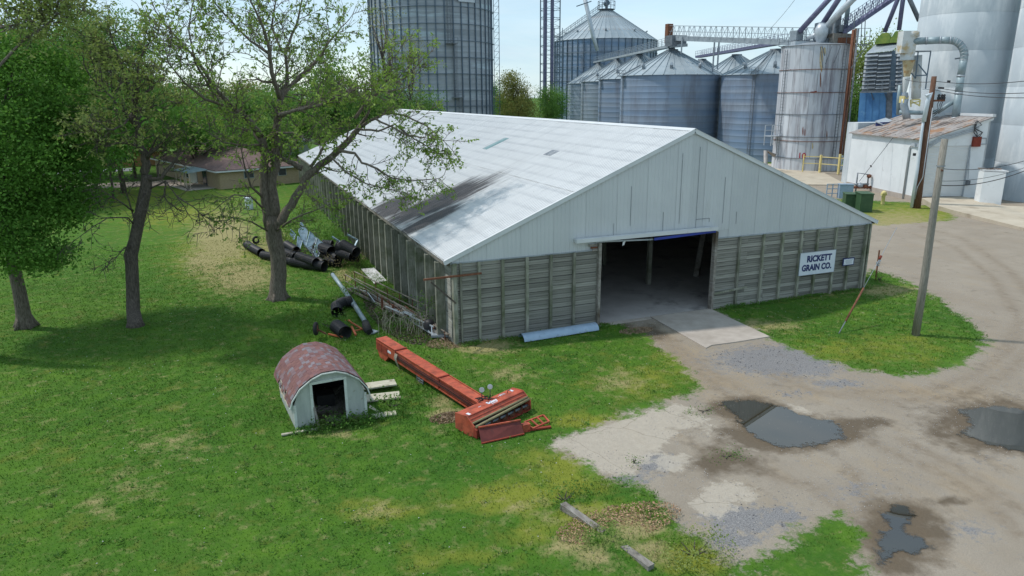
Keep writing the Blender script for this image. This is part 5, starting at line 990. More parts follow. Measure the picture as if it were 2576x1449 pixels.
cabinet('transformer_box', 'dark green transformer box, right and taller of the pair beyond the barn corner', 2162, 2192, 534, 489, None, 2.0, green_box, rz=-.1, doors=1)
cabinet('switch_cabinet', 'blue-grey electrical cabinet behind the green transformer boxes', 2110, 2143, 499, 465, None, .8, blue_sheet, rz=-.1, doors=1)
fr = thing('steel_frame_rack', 'small blue steel frame left of the electrical cabinet', 'rack', G(2095, 495))
for u_ in (2078, 2092, 2106): s = MB(); p = G(u_, 497); s.bar(p, p+Z*1.6, .09); s.obj('upright', blue_sheet, fr)
for z_ in (.5, 1.05, 1.6): s = MB(); s.bar(G(2078, 497)+Z*z_, G(2106, 497)+Z*z_, .08); s.obj('crossbar', blue_sheet, fr)
gmt = thing('gas_meter_set', 'gas meter pipework with rusty valves at the foot of the white wall', 'gas meter', G(*z4b(760, 170)))
def gz(x, y, z): p = G(*z4b(740, 178)); q_ = G(*z4b(x, 178)); return Vector((q_.x, q_.y, z))
for pts, r, m_ in (([(712, 0), (712, 2.3), (790, 2.1), (795, .3)], .09, galv_dark), ([(690, .5), (845, .5)], .16, rust), ([(700, .9), (800, .9)], .12, galv), ([(830, 0), (830, 1.3)], .08, galv), ([(845, 0), (845, 1.6)], .06, galv)):
    s = MB(); s.tube([gz(x, 0, z) for x, z in pts], r, 8); s.obj('pipe', m_, gmt)
for x, z, r in ((740, .75, .35), (775, .6, .3), (797, 1.9, .28), (815, .5, .22)): s = MB(); s.lathe(gz(x, 0, z), [(0, -r), (r, -r*.5), (r, r*.5), (0, r)], 10); s.obj('valve', galv if x < 760 else rust, gmt)
hy = thing('yellow_hydrant', 'short yellow bollard-like hydrant in the rough grass by the white wall', 'hydrant', G(*z4b(907, 272)))
p = G(*z4b(907, 272)); s = MB(); s.lathe(p, [(.2, 0), (.2, 1.1), (.28, 1.15), (.28, 1.35), (.1, 1.5), (0, 1.52)], 12); s.obj('barrel', yellow_paint, hy); s = MB(); s.box(p+Z*1.1, (.75, .22, .22)); s.obj('hose_outlet', yellow_paint, hy)
# yellow railing on the loading apron
rl = thing('yellow_railing', 'pale yellow pipe railing on the concrete apron at the foot of the numbered tank', 'railing', G(*z4(450, 1250)))
ra = [G(*z4(x, y), .12) for x, y in ((327, 1245), (450, 1250), (585, 1262), (645, 1266), (700, 1270))]
for i, p in enumerate(ra): s = MB(); s.bar(p, p+Z*(3.0 if i == 2 else 2.7), .28 if i in (1, 2) else .14); s.obj('rail_post', yellow_paint, rl)
for z_ in (1.35, 2.4):
    for a, b_ in zip(ra[:-1], ra[1:]): s = MB(); s.bar(a+Z*z_, b_+Z*z_, .12); s.obj('rail_bar', yellow_paint, rl)
gt = thing('stacked_timbers', 'brown stacked timbers behind the yellow railing', 'lumber', AT(*z4(660, 1140), 122))
for k in range(4): s = MB(); s.bar(AT(*z4(625, 1250-32*k), 121), AT(*z4(720, 1262-32*k), 121), .8, .5); s.obj('timber', rust if k % 2 else fascia_wood, gt)
# ---------------------------------------------------------------- utility poles
gp_ = thing('utility_pole', 'bare grey wooden pole standing in the grass island right of the sign', 'pole', (22.33, -8.02, 0))
s = MB(); s.tube([(22.33, -8.02, -.2), (22.36, -8.02, 3), (22.34, -8.0, 6.5), (22.35, -8.0, 9.9)], [.2, .185, .17, .155], 14); s.obj('pole_shaft', pole_wood, gp_)
s = MB(); s.lathe((22.35, -8.0, 8.6), [(.2, 0), (.2, .05)], 12); s.obj('steel_band', galv, gp_); s = MB(); s.bar((22.3, -8.18, 8.4), (21.9, -8.4, 8.5), .05); s.obj('hook_bolt', rust, gp_)
bp0 = Vector((59.07, 22.06, 0)); bpt = AT(*zc(1020, 772), math.hypot(59.07-CA[0], 22.06-CA[1])); 
bpo = thing('utility_pole', 'dark brown splintered utility pole with insulators in front of the white building', 'pole', bp0)
s = MB(); s.tube([bp0-Z*.2, bp0.lerp(bpt, .3), bp0.lerp(bpt, .65), bpt], [.42, .36, .3, .25], 14); s.obj('pole_shaft', brown_pole, bpo)
DB = math.hypot(59.07-CA[0], 22.06-CA[1]); B_ = lambda x, y, d=0: AT(*zc(x, y), DB+d)
s = MB(); s.tube([AT(*zw(790, 985), DB-.3), AT(*zw(850, 600), DB-.35), AT(*zw(895, 220), DB-.3), AT(*zw(925, 20), DB-.1)], [.16, .16, .13, .13], 8); s.obj('riser_conduit', white_plastic, bpo)
s = MB(); s.tube([B_(915, 1230, -.3), B_(955, 1020, -.3), B_(985, 940, -.3), B_(940, 975, -.4)], .22, 8); s.obj('weatherhead', white_plastic, bpo)
s = MB(); s.bar(B_(940, 1020), B_(1130, 1015), .16, .2); s.obj('cross_arm', rust, bpo); s = MB(); s.bar(B_(1010, 905), B_(900, 900), .08); s.obj('guy_bracket', galv, bpo)
for x in (1060, 1090, 1115): s = MB(); s.lathe(B_(x, 1020), [(.12, .1), (.16, .3), (.1, .45), (.14, .6), (0, .7)], 8); s.obj('insulator', ceramic, bpo); 
for k, x in enumerate((1070, 1095, 1112)): s = MB(); s.tube([B_(x, 1020), B_(x-20, 1060), B_(x-10, 1100), B_(1005, 1130+25*k)], .035, 5); s.obj('jumper_wire', wire_mat, bpo)
for x, y in ((1150, 822), (1060, 888), (1085, 890)): s = MB(); s.bar(B_(x, y), B_(x+35, y+2), .2); s.obj('cable_clamp', ceramic, bpo)
s = MB(); s.tube([B_(1005, 1090, -.45), AT(*zw(905, 680), DB-.5), AT(*zw(850, 780), DB-.5), AT(*zw(825, 900), DB-.5)], .05, 5); s.obj('ground_wire', galv, bpo)
def wire(a, b_, sag=.6, r=.022, label='thin overhead wire', n=16, group='overhead wires'):
    s = MB(); s.tube([a.lerp(b_, k/n)-Z*(sag*4*(k/n)*(1-k/n)) for k in range(n+1)], r, 4, False); return s.obj('overhead_wire', wire_mat, label=label, cat='wire', group=group)
wire(B_(1040, 822), AT(*zc(2100, 800), 70), 0.3, .03, 'thin wire from the brown pole top running right across the silo')
wire(B_(1060, 888), AT(*zc(2100, 930), 70), 0.3, .03, 'thin wire from the brown pole middle running right across the silo')
wire(B_(1010, 905), AT(*zc(2100, 985), 70), .3, .03, 'lowest thin wire from the brown pole running right over the white building')
wire(B_(1040, 822), AT(*zc(720, 800), 101), .2, .03, 'short wire from the brown pole to the cyclone frame')
gtop = Vector((22.35, -8.0, 8.5)); wire(gtop, AT(*zw(2100, 460), 45), .3, .015, 'upper wire leaving the grey pole toward the right edge')
wire(gtop-Z*.8, AT(*zw(2100, 545), 42), .35, .02, 'dark wire leaving the grey pole toward the right edge'); wire(gtop-Z*.6, AT(*zw(2100, 520), 46), .3, .012, 'faint middle wire leaving the grey pole toward the right edge')
wire(AT(*zw(630, 245), 98), AT(*zw(262, 722), 96), .0, .03, 'guy wire slanting down across the white wall'); wire(AT(*zb(620, 0), 150), AT(*zb(345, 320), 150), .2, .03, 'fine wire against the sky above the truss gallery')
for x, y in ((380, 568),): s = MB(); s.bar(AT(*zw(x-6, y-9), 96.8), AT(*zw(x+6, y+9), 96.8), .14); s.obj('wire_splice', ceramic, label='dark splice on the guy wire in front of the white wall', cat='wire fitting')
# guy wire with rusty guard, anchored in the grass island
ga = G(*z4b(590, 1210)); gu = PLN(*z4b(1010, 440), Vector((34, 3, 0)), Vector((.3, 1, 0)).normalized())
guy = thing('guy_anchor', 'slanting guy wire with a rusty guard sleeve in the grass island', 'guy wire', ga)
def onl(x, y): # point of the guy line seen at that photo place
    d = gu-ga; best = None
    for k in range(401):
        p = ga+d*(k/400); v_ = np.array(p)-CA; vv = 724.5-FPX*(v_@_U2)/(v_@_F); e_ = abs(vv-z4b(x, y)[1])
        if best is None or e_ < best[0]: best = (e_, p)
    return best[1]
gu = AT(*z4b(1010, 440), math.hypot(ga.x-CA[0], ga.y-CA[1])+6.0)
g_a, g_b, g_c = onl(650, 1120), onl(770, 880), onl(900, 655)
s = MB(); s.tube([ga, g_a], .03, 6); s.obj('anchor_rod', galv_dark, guy); s = MB(); s.tube([g_a, g_b], .055, 8); s.obj('guard_sleeve', rust, guy); s = MB(); s.tube([g_b, gu], .014, 4); s.obj('guy_wire', galv, guy); s = MB(); s.tube([onl(890, 672), onl(908, 648)], .07, 6); s.obj('strain_insulator', rust_red, guy)
tp = G(*z4b(856, 822)); tpz = ZV(tp.x, tp.y, z4b(874, 605)[1]); tt = thing('steel_post', 'dark steel post with small wired plates beside the barn corner', 'post', tp)
s = MB(); s.bar(tp, tp+Z*tpz, .07); s.obj('post_shaft', rust, tt)
for k in range(3): s = MB(); s.box(tp+Z*(tpz*.62-.12*k)+Vector((0, -.05, 0)), (.42-.1*k, .04, .08), Matrix.Rotation(.3*(k-1), 3, 'Y')); s.obj('plate', galv, tt)
s = MB(); s.box(G(*z3b(1592, 1005))+Z*.1, (.4, .2, .2)); o = s.obj('concrete_block', concrete, label='pale concrete block at the foot of the right door jamb', cat='block')
# ---------------------------------------------------------------- playhouse-size shed
FL, FR = Vector((-8.36, -6.86, 0)), Vector((-5.60, -6.62, 0)); sx = (FR-FL).normalized(); sy = Vector((-sx.y, sx.x, 0)); SWd = (FR-FL).length; SD = 3.45
S_ = lambda a, b_, z: FL+sx*a+sy*b_+Z*z
shed = thing('garden_shed', 'small weathered shed with an arched red shingle roof and open doorway', 'shed', FL)
prof = [(-.12, .98), (-.03, 1.25), (.28, 1.68), (.72, 1.98), (1.12, 2.13), (SWd-1.12, 2.13), (SWd-.72, 1.98), (SWd-.28, 1.68), (SWd+.03, 1.25), (SWd+.12, .95)]
inner = [(max(.03, min(SWd-.03, a)), z-.05) for a, z in prof]; inner[0] = (.03, .95); inner[-1] = (SWd-.03, .92)
da, db, dz_ = .74, 1.95, 1.7
def sp(name, pts, b_, m_, th_=.05, parent=shed): s = MB(); s.prism([S_(a, b_, z) for a, z in pts], sy*th_); return s.obj(name, m_, parent)
ip = lambda a: np.interp(a, [p[0] for p in inner], [p[1] for p in inner])
sp('front_panel', [(.03, 0), (da, 0), (da, ip(da)), (.28, ip(.28)), (.03, inner[0][1])], 0, shed_paint); sp('front_panel', [(db, 0), (SWd-.03, 0), (SWd-.03, inner[-1][1]), (SWd-.28, ip(SWd-.28)), (db, ip(db))], 0, shed_paint)
sp('front_panel', [(da, dz_), (db, dz_), (db, ip(db)), (1.7, 2.07), (1.1, 2.07), (da, ip(da))], 0, shed_paint)
for a, b_ in ((( da-.04, 0), (da-.04, dz_)), ((db+.04, 0), (db+.04, dz_)), ((da-.1, dz_+.04), (db+.1, dz_+.04)), ((.06, -.05), (.06, 1.0)), ((SWd-.05, -.05), (SWd-.05, 1.0))): s = MB(); s.bar(S_(a[0], -.02, a[1]), S_(b_[0], -.02, b_[1]), .1, .04, up=sy); s.obj('trim_board', shed_trim, shed)
for i in range(len(prof)-1): s = MB(); a, b_ = prof[i], prof[i+1]; s.bar(S_(a[0], -.1, a[1]-.05), S_(b_[0], -.1, b_[1]-.05), .04, .11, up=sy); s.obj('arch_trim', shed_trim, shed)
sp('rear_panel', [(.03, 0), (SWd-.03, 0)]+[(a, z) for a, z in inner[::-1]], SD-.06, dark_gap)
for a in (0.03, SWd-.08): s = MB(); s.prism([S_(a, 0.06, 0), S_(a, SD-.06, 0), S_(a, SD-.06, .95), S_(a, .06, .95)], sx*.05); s.obj('side_panel', shed_paint, shed)
s = MB(); s.box(S_(SWd/2, SD/2, .04), (SWd-.3, SD-.3, .06), Matrix.Rotation(math.atan2(sx.y, sx.x), 3, 'Z')); s.obj('shed_floor', fascia_wood, shed)
s = MB(); s.bar(S_(.5, SD-.12, 1.0), S_(SWd-.5, SD-.12, 1.35), .04, .05); s.obj('painted_light_gap', raw_wood, shed)  # pale solid bar standing in for light through a rear gap
for k in range(5): s = MB(); s.bar(S_(.35+.3*k, .6+.3*k, .1+.04*k), S_(1.6+.2*k, 1.2+.35*k, .12+.05*k), .12, .05); s.obj('stored_board', fascia_wood, shed)
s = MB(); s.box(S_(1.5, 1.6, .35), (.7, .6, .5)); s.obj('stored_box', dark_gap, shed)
s = MB(); s.bar(S_(da+.1, -.25, .02), S_(da-.02, .1, 1.15), .08, .04); s.obj('loose_stud', fascia_wood, shed)
sh_cols = [mat('shingle_'+n_, a, b_, sc=6, rough=.95, bump=.4, rnd=.12) for n_, a, b_ in (('red', (.19, .095, .09), (.23, .12, .11)), ('dull_red', (.17, .085, .085), (.21, .11, .11)), ('mauve', (.18, .12, .13), (.22, .15, .16)), ('grey', (.19, .16, .18), (.235, .205, .225)))]
shm = [MB().box((0, 0, 0), (1, 1, 1)).mesh('shingle', m_) for m_ in sh_cols]
r4 = random.Random(12); NL = 14
for i in range(len(prof)-1):
    a, b_ = prof[i], prof[i+1]; A, B2_ = S_(a[0], -.1, a[1]), S_(b_[0], -.1, b_[1]); d = (B2_-A); ln = d.length; d.normalize(); nn_ = sy.cross(d); nn_ = nn_ if nn_.z > 0 else -nn_; nrow = max(1, int(round(ln/.17)))
    s = MB(); s.prism([A-nn_*.04, B2_-nn_*.04, B2_-nn_*.01, A-nn_*.01], sy*(SD+.15)); s.obj('roof_deck', fascia_wood, shed)
    R3 = Matrix((d, sy, nn_)).transposed()
    for r_ in range(nrow):
        off = (r_ % 2)*.5; cell = (SD+.15)/NL
        for k in range(NL+1):
            y0, y1 = max(0, (k-off)*cell), min(SD+.15, (k+1-off)*cell)
            if y1-y0 < .04: continue
            if i == 0 and r4.random() < .45 and .6 < y0 < 2.4: continue
            m_ = r4.choices(shm, [5, 3, 3, 2])[0]; c = A+d*(ln*(r_+.5)/nrow)+sy*((y0+y1)/2)+nn_*(.012+r4.uniform(0, .01))
            inst('shingle', m_, Matrix.Translation(c) @ (R3 @ Euler((r4.uniform(-.02, .02), r4.uniform(-.04, .04), 0)).to_matrix()).to_4x4() @ Matrix.Diagonal((ln/nrow*1.02, y1-y0-.012, .014, 1)), shed)
for k in range(5): s = MB(); y0 = .5+.38*k; s.prism([S_(-.12, y0, .75+.1*(k % 2)), S_(-.12, y0+.36, .72+.13*((k+1) % 2)), S_(-.04, y0+.36, 1.2), S_(-.04, y0, 1.2)], sx*.03); s.obj('bare_sheathing', raw_wood, shed)
# planks and boards round the shed
gl = 'old planks lying beside the shed'
def plank(name, label, pts, w, th_, m_=pale_wood, zoff=.05, group=gl, z=0.0):
    a, b_ = G(*z8(*pts[0]), z), G(*z8(*pts[1]), z); s = MB(); s.bar(a+Z*zoff, b_+Z*zoff, w, th_); return s.obj(name, m_, label=label, cat='plank', group=group)
plank('plank', 'pale plank leaning highest beside the shed wall', ((822, 640), (1108, 600)), .62, .06, zoff=.2)
plank('plank', 'broad pale plank, middle of those beside the shed', ((832, 725), (1145, 690)), .68, .06, zoff=.1)
plank('plank', 'pale plank half sunk in tall grass, lowest beside the shed', ((905, 868), (1112, 838)), .36, .06, zoff=.06)
plank('plank', 'thin long board lying in front of the shed', ((128, 1025), (440, 972)), .12, .05)
plank('plank', 'mossy sill board under the shed doorway', ((450, 912), (930, 862)), .12, .06, m_=fascia_wood)
s = MB(); a = S_(SWd+.05, -.1, .35); s.prism([a, a+sx*.4-Z*.3, a+sx*.5-Z*.33, a+sx*.05+Z*.1], sy*.03); s.obj('curled_strip', pale_wood, shed)
# wheel standing behind the shed
wl = thing('wheel', 'small black wheel with a rusty hub standing behind the shed roof', 'wheel', G(*z8(435, 190)))
p = G(*z8(430, 190)); p.z = ZV(p.x, p.y, z8(430, 155)[1]) if False else .55; ax = Vector((.9, -.3, 0)).normalized()
def ringtube(c, ax_, R, r, n=20, m=8):
    u = ax_.cross(Z).normalized(); s = MB(); v = []; f = []
    for i in range(n):
        a = 2*math.pi*i/n; d = u*math.cos(a)+Z*math.sin(a)
        for j in range(m): b_ = 2*math.pi*j/m; v.append(c+d*(R+r*math.cos(b_))+ax_*r*math.sin(b_))
    for i in range(n):
        for j in range(m): f.append((i*m+j, i*m+(j+1) % m, ((i+1) % n)*m+(j+1) % m, ((i+1) % n)*m+j))
    return s.add(v, f, True)
ringtube(p, ax, .26, .1).obj('tyre', rubber, wl); s = MB(); s.tube([p-ax*.08, p+ax*.08], .2, 12); s.obj('hub', rust, wl); s = MB(); s.bar(p, p+ax*.5-Z*.3, .07); s.obj('axle', rust, wl)
# ---------------------------------------------------------------- red swing auger and hopper
aug = thing('grain_auger', 'faded orange-red swing auger, long boxed tube ending in a lamp-topped hopper', 'auger', (-2.5, -6, 0))
T0, T1 = Vector((-3.66, -.12, .62)), Vector((-1.42, -8.55, .42)); td = (T1-T0).normalized(); ts = td.cross(Z).normalized(); tl = (T1-T0).length
def seg(a, b_, w, h, name='tube_casing', m_=orange_paint, dz=0, ds=0): s = MB(); s.bar(T0+td*a+ts*ds+Z*dz, T0+td*b_+ts*ds+Z*dz, w, h); return s.obj(name, m_, aug)
seg(0, 1.95, .56, .55); seg(2.0, 5.7, .50, .48); seg(5.75, tl+.2, .44, .44)
for a, w, h in ((1.97, .6, .6), (5.72, .54, .54)): seg(a-.035, a+.035, w, h, 'joint_collar', orange_dark)
for a, b_ in ((0, 1.95), (2.05, 5.7), (5.8, tl)):
    for sg_ in (-1, 1): seg(a, b_, .04, .04, 'edge_flange', orange_paint, .23, sg_*.26); 
seg(2.1, tl, .03, .14, 'side_channel', orange_dark, -.05, .262); seg(2.1, tl, .10, .06, 'lower_rail', orange_paint, -.26, .22)
for k in range(3): s = MB(); s.tube([T0+td*(2.0+2.2*j)+ts*(.27+.02*k)+Z*(.08-.06*k-.04*(j % 2)) for j in range(4)], .014, 5); s.obj('hydraulic_hose', rubber, aug)
s = MB(); e0 = T0+td*.05; s.prism([e0-ts*.24-Z*.26, e0-ts*.24-Z*.75+td*.35, e0-ts*.24-Z*.75+td*.65, e0-ts*.24-Z*.3+td*1.15], ts*.5); s.obj('discharge_spout', orange_paint, aug)
for a in (.35, .95): s = MB(); s.box(T0+td*a+ts*.285-Z*.05, (.5, .03, .38), Matrix((td, ts, Z)).transposed()); s.obj('end_panel', orange_dark, aug)
text_mesh('lettering', 'Batco', .2, Matrix.Translation(T0+td*1.5+ts*.29+Z*.08) @ Matrix((td, Z, ts)).transposed().to_4x4(), white_metal, aug, .004) if False else None
s = MB(); pp_ = T0+td*1.35+ts*.285; s.box(pp_, (.34, .012, .11), Matrix((td, ts, Z)).transposed()); s.obj('decal', sign_white, aug)
for k in range(5): s = MB(); a = T0+td*(2.0+.05*k)+ts*.3+Z*(.15); s.tube([a, a+ts*.08-Z*.2, a+ts*.03*(k-2)-Z*.62+td*.06*k], .013, 5); s.obj('frayed_strap', pale_wood, aug)
for k in range(2): s = MB(); a = T0+td*(3.9)+ts*.25-Z*.3; s.bar(a+Z*(-.08-.12*k), a+ts*.02+td*.55+Z*(-.08-.12*k), .04); s.obj('step_rung', galv_dark, aug)
for k in range(3): s = MB(); s.bar(T0+td*(3.9+.25*k)+ts*.25-Z*.25, T0+td*(3.9+.25*k)+ts*.27-Z*.55, .04); s.obj('step_upright', galv_dark, aug)
seg(4.0, 4.3, .2, .5, 'support_foot', orange_dark, -.35)
# hopper
hp = thing('auger_hopper', 'orange-red intake hopper with white script lettering, open screw and a dropped rusty ramp', 'hopper', (-1.3, -9.8, 0))
Ht0, Ht1 = G(*z8(1617, 822), .74), G(*z8(2108, 605), .74); hx = (Ht1-Ht0).normalized(); hl = (Ht1-Ht0).length; hy_ = Vector((hx.y, -hx.x, 0))
H_ = lambda a, b_, z: Vector((Ht0.x, Ht0.y, 0))+hx*a+hy_*b_+Z*(z*.8)
s = MB(); s.prism([H_(0, 0, .95), H_(0, 0, .25), H_(0, .5, .15), H_(0, .78, .62), H_(0, .62, 1.0)], hx*hl); 
def hprism(pts, a0, a1, name, m_): s = MB(); s.prism([H_(a0, b_, z) for b_, z in pts], hx*(a1-a0)); return s.obj(name, m_, hp)
hprism([(0, .3), (0, .88), (.04, .92), (.60, .95), (.82, .72), (.80, .68), (.58, .89), (.06, .86), (.04, .3)], .03, hl-.03, 'top_cover', orange_paint)
for a0 in (0, hl-.05): hprism([(0, .15), (0, .92), (.6, .98), (1.0, .58), (1.02, .12), (.7, .02)], a0, a0+.05, 'end_plate', orange_paint)
for k in range(2): s = MB(); s.bar(H_(.05, .64+.1*k, .93-.13*k), H_(hl-.05, .64+.1*k, .93-.13*k), .03, .03); s.obj('cover_rib', orange_dark, hp)
hprism([(.1, .1), (.1, .14), (1.0, .1), (1.0, .06)], .05, hl-.05, 'trough_floor', orange_dark)
s = MB(); s.bar(H_(.1, .05, .3), H_(hl-.1, .05, .3), .04, .5); s.obj('rear_plate', orange_dark, hp)
for (b_, z, r) in ((.84, .66, .045), (1.04, .58, .05)): s = MB(); s.tube([H_(.05, b_, z), H_(hl-.02, b_-(.12 if r > .045 else 0), z+.05)], r, 8); s.obj('guard_pipe', mat('olive_pipe', (.2, .17, .09), (.27, .23, .13), sc=4, rough=.7) if 'olive_pipe' not in MATS else MATS['olive_pipe'], hp)
for r_, z in ((.6, .32), (.86, .30)):
    s = MB(); s.tube([H_(.06, r_, z), H_(hl-.06, r_, z)], .05, 8); s.obj('screw_shaft', galv_dark, hp); s = MB(); V_ = []; F_ = []; n = 60
    for k in range(n+1): a = k/n*7*2*math.pi; c = H_(.1+(hl-.2)*k/n, r_, z); d = hy_*math.cos(a)+Z*math.sin(a); V_ += [c+d*.04, c+d*.17]
    F_ = [(2*k, 2*k+1, 2*k+3, 2*k+2) for k in range(n)]; s.add(V_, F_); s.obj('screw_flight', rust, hp)
RL_ = [G(*z8(1820, 960), .42), G(*z8(2180, 895), .42), G(*z8(2212, 1012), .02), G(*z8(1845, 1095), .02)]
s = MB(); s.prism(RL_, Vector((0, .02, .035))); s.obj('drop_ramp', mat('rust_brown_ramp', (.10, .022, .02), (.15, .035, .03), sc=4, rough=.7, c3=(.06, .03, .03), c3sc=3), hp); s = MB(); s.bar(RL_[0]+Z*.04, RL_[1]+Z*.04, .06, .05); s.obj('ramp_lip', orange_paint, hp); s = MB(); s.bar(RL_[3]+Z*.03, RL_[2]+Z*.03, .05, .04); s.obj('ramp_lip', orange_dark, hp)
# ladder-like frame to the right
fa, fb, fc, fd = G(*z8(2215, 905), .18), G(*z8(2375, 845), .18), G(*z8(2425, 900), .1), G(*z8(2285, 960), .1)
for a, b_ in ((fa, fb), (fd, fc), (fa, fd), (fb, fc), (fa.lerp(fb, .33), fd.lerp(fc, .33)), (fa.lerp(fb, .66), fd.lerp(fc, .66))): s = MB(); s.bar(a, b_, .06, .05); s.obj('tow_frame_bar', orange_paint, hp)
s = MB(); s.bar(G(*z8(2225, 975), .05), G(*z8(2440, 945), .05), .12, .06); s.obj('tow_bar', orange_dark, hp); s = MB(); s.box(G(*z8(2225, 950), .15), (.3, .2, .3)); s.obj('hitch_block', orange_paint, hp)
hprism([(.98, .1), (.98, .55), (1.12, .45), (1.15, .08)], -.02, .32, 'corner_box', orange_dark)
# lettering on the hopper top
cth = Matrix((hx, Vector((-hy_.x, -hy_.y, 0)), Z)).transposed().to_4x4()
text_mesh('lettering', 'Soley', .24, Matrix.Translation(H_(hl*.5, .38, .952)) @ cth @ Matrix.Shear('XY', 4, (.25, 0)) if False else Matrix.Translation(H_(hl*.5, .38, .952)) @ cth, sign_white, hp, .012, .002)
text_mesh('lettering', '- A7-L', .15, Matrix.Translation(H_(hl*.72, .22, .947)) @ cth, sign_white, hp, .004, .002)
for (a, b_, w, h) in ((.22, .5, .12, .2), (hl-.3, .22, .10, .2), (hl*.5, .52, .3, .03), (hl*.3, .35, .15, .02), (hl*.45, .6, .05, .02)): s = MB(); s.box(H_(a, b_, .945), (w, h, .006), Matrix.Rotation(math.atan2(hx.y, hx.x), 3, 'Z')); s.obj('decal', sign_white, hp)
s = MB(); s.tube([H_(hl-.6, .3, .95), H_(hl-.6, .3, 1.08), H_(hl-.45, .3, 1.08), H_(hl-.45, .3, 1.02)], .015, 5); s.obj('lid_handle', ceramic, hp)
for x, y in ((1847, 628), (1918, 602)):
    p = G(*z8(x, y), 1.2); s = MB(); b_ = p-Z*.5; s.tube([Vector((p.x, p.y, .6)), p-Z*.1], .018, 5); s.obj('lamp_stem', ceramic, hp)
    d = Vector((-.3, -1, .15)).normalized(); s = MB(); s.tube([p+d*.0, p-d*.1], [.105, .05], 14); l_ = s.obj('work_lamp', white_metal, hp); s = MB(); s.tube([p+d*.005, p+d*.02], [.09, .09], 14); s.obj('lamp_lens', mat('lamp_lens_glass', (.6, .62, .65), rough=.15) if 'lamp_lens_glass' not in MATS else MATS['lamp_lens_glass'], l_)
for k in range(5): s = MB(); P = [T1+Vector((r4.uniform(-.35, .35), r4.uniform(-.3, .3), .26+r4.uniform(0, .12))) for j in range(5)]; s.tube(P, .016, 5); s.obj('coiled_hose', rubber, hp)
# heap of dead leaves beside the hopper
def leafheap(name, label, cat, c, rx, ry, n, sz, m_, h=.12, seed=1, mesh_only=False):
    r_ = np.random.default_rng(seed); a = r_.uniform(0, 2*math.pi, n); r = np.sqrt(r_.random(n)); x = c.x+rx*r*np.cos(a); y = c.y+ry*r*np.sin(a); z = c.z+h*(1-r)*r_.random(n)+.02
    e1 = r_.normal(size=(n, 3)); e1 /= np.linalg.norm(e1, axis=1)[:, None]; e2 = np.cross(e1, r_.normal(size=(n, 3))); e2 /= np.linalg.norm(e2, axis=1)[:, None]; s = sz*r_.uniform(.5, 1.3, n)[:, None]
    P = np.stack([x, y, z], 1); Vv = np.stack([P-e1*s, P-e2*s*.6, P+e1*s, P+e2*s*.6], 1).reshape(-1, 3); link(name, mesh_np(name, Vv, np.arange(4*n).reshape(-1, 4), m_), label=label, cat=cat, kind='stuff')
dead = mat('dead_leaves', (.25, .17, .1), (.38, .28, .19), sc=6, rough=.95, c3=(.12, .07, .04), c3sc=9)
leafheap('leaf_litter', 'heap of dry brown leaves against the left end of the red hopper', 'leaves', G(*z8(1560, 870)), .75, .5, 1500, .045, dead)
leafheap('straw_mulch', 'reddish straw and chips on the bank by the timber edging', 'mulch', G(1560, 1330)+Z*.22, 2.0, .8, 2600, .035, mat('reddish_mulch', (.34, .2, .12), (.45, .31, .2), sc=6, rough=.95), .05, 2)
leafheap('leaf_litter', 'brown debris drifted against the barn corner', 'leaves', G(1135, 1045/1.0)*0+G(1130, 862), 1.2, .9, 1800, .04, dead, .05, 3)
leafheap('leaf_litter', 'dark debris drifted at the left side of the doorway', 'leaves', G(1600, 832), 1.0, .5, 1500, .035, dead, .04, 4)
# blue half-round sheet along the front wall
a, b_ = Vector((3.3, -.93, 0)), Vector((7.66, -.73, 0)); d = (b_-a).normalized(); n2 = Vector((-d.y, d.x, 0)); s = MB(); V_ = []; n = 10
for t_ in (0, 1):
    for k in range(n+1): an = math.radians(175-k*15.5-5); V_.append(a.lerp(b_, t_)+n2*(-.38*math.cos(math.pi-an))*1+Z*(.36*math.sin(an)+.02))
F_ = [(k, k+1, n+2+k, n+1+k) for k in range(n)]; s.add(V_, F_, True); V2 = [v-(Z*.03) for v in V_]; s.add(V2, [q_[::-1] for q_ in F_], True)
s.obj('curved_metal_sheet', blue_sheet, label='long pale blue curved metal sheet lying against the plank wall', cat='sheet')
# ---------------------------------------------------------------- culverts, pipes, scrap on the lawn
rib_path = lambda pts, r, n=14, step=.09: None
def culvert(label, pts, r, group=None, wall=.03, name='culvert_pipe', m_=black_plastic, pitch=.11):
    pts = [Vector(p) for p in pts]; t = thing(name, label, 'pipe', pts[0], group=group); dens = []; 
    for a, b_ in zip(pts[:-1], pts[1:]):
        L_ = (b_-a).length; n_ = max(2, int(L_/(pitch/2)))
        for k in range(n_): dens.append(a.lerp(b_, k/n_))
    dens.append(pts[-1]); rs = [r*(1.0 if k % 2 else .92) for k in range(len(dens))]; s = MB(); s.tube(dens, rs, 16, False, False); s.obj('corrugated_wall', m_, t)
    s = MB(); s.tube(dens[::2] if len(dens) > 4 else dens, r*.86, 14, False); s.obj('inner_bore', dark_gap, t)
    for p, q_ in ((pts[0], pts[1]), (pts[-1], pts[-2])): d = (q_-p).normalized(); s = MB(); s.tube([p-d*.01, p+d*.05], r*1.02, 16, False); s.obj('pipe_rim', m_, t)
    return t
gz_ = lambda x, y, z=0: G(*zp(x, y), z)
culvert('short black corrugated pipe with its open mouth facing the shed', [gz_(215, 870, .38), gz_(290, 935, .33)+Vector((.1, -.35, 0))], .36)
culvert('bent black pipe elbow lying on the lawn under the grey tube', [gz_(225, 690, .3), gz_(215, 610, .32), gz_(300, 560, .34), gz_(400, 540, .34)], .33)
tb = thing('grey_tube', 'long weathered grey metal tube slanting across the lawn to a black hose end', 'pipe', gz_(160, 190, .2))
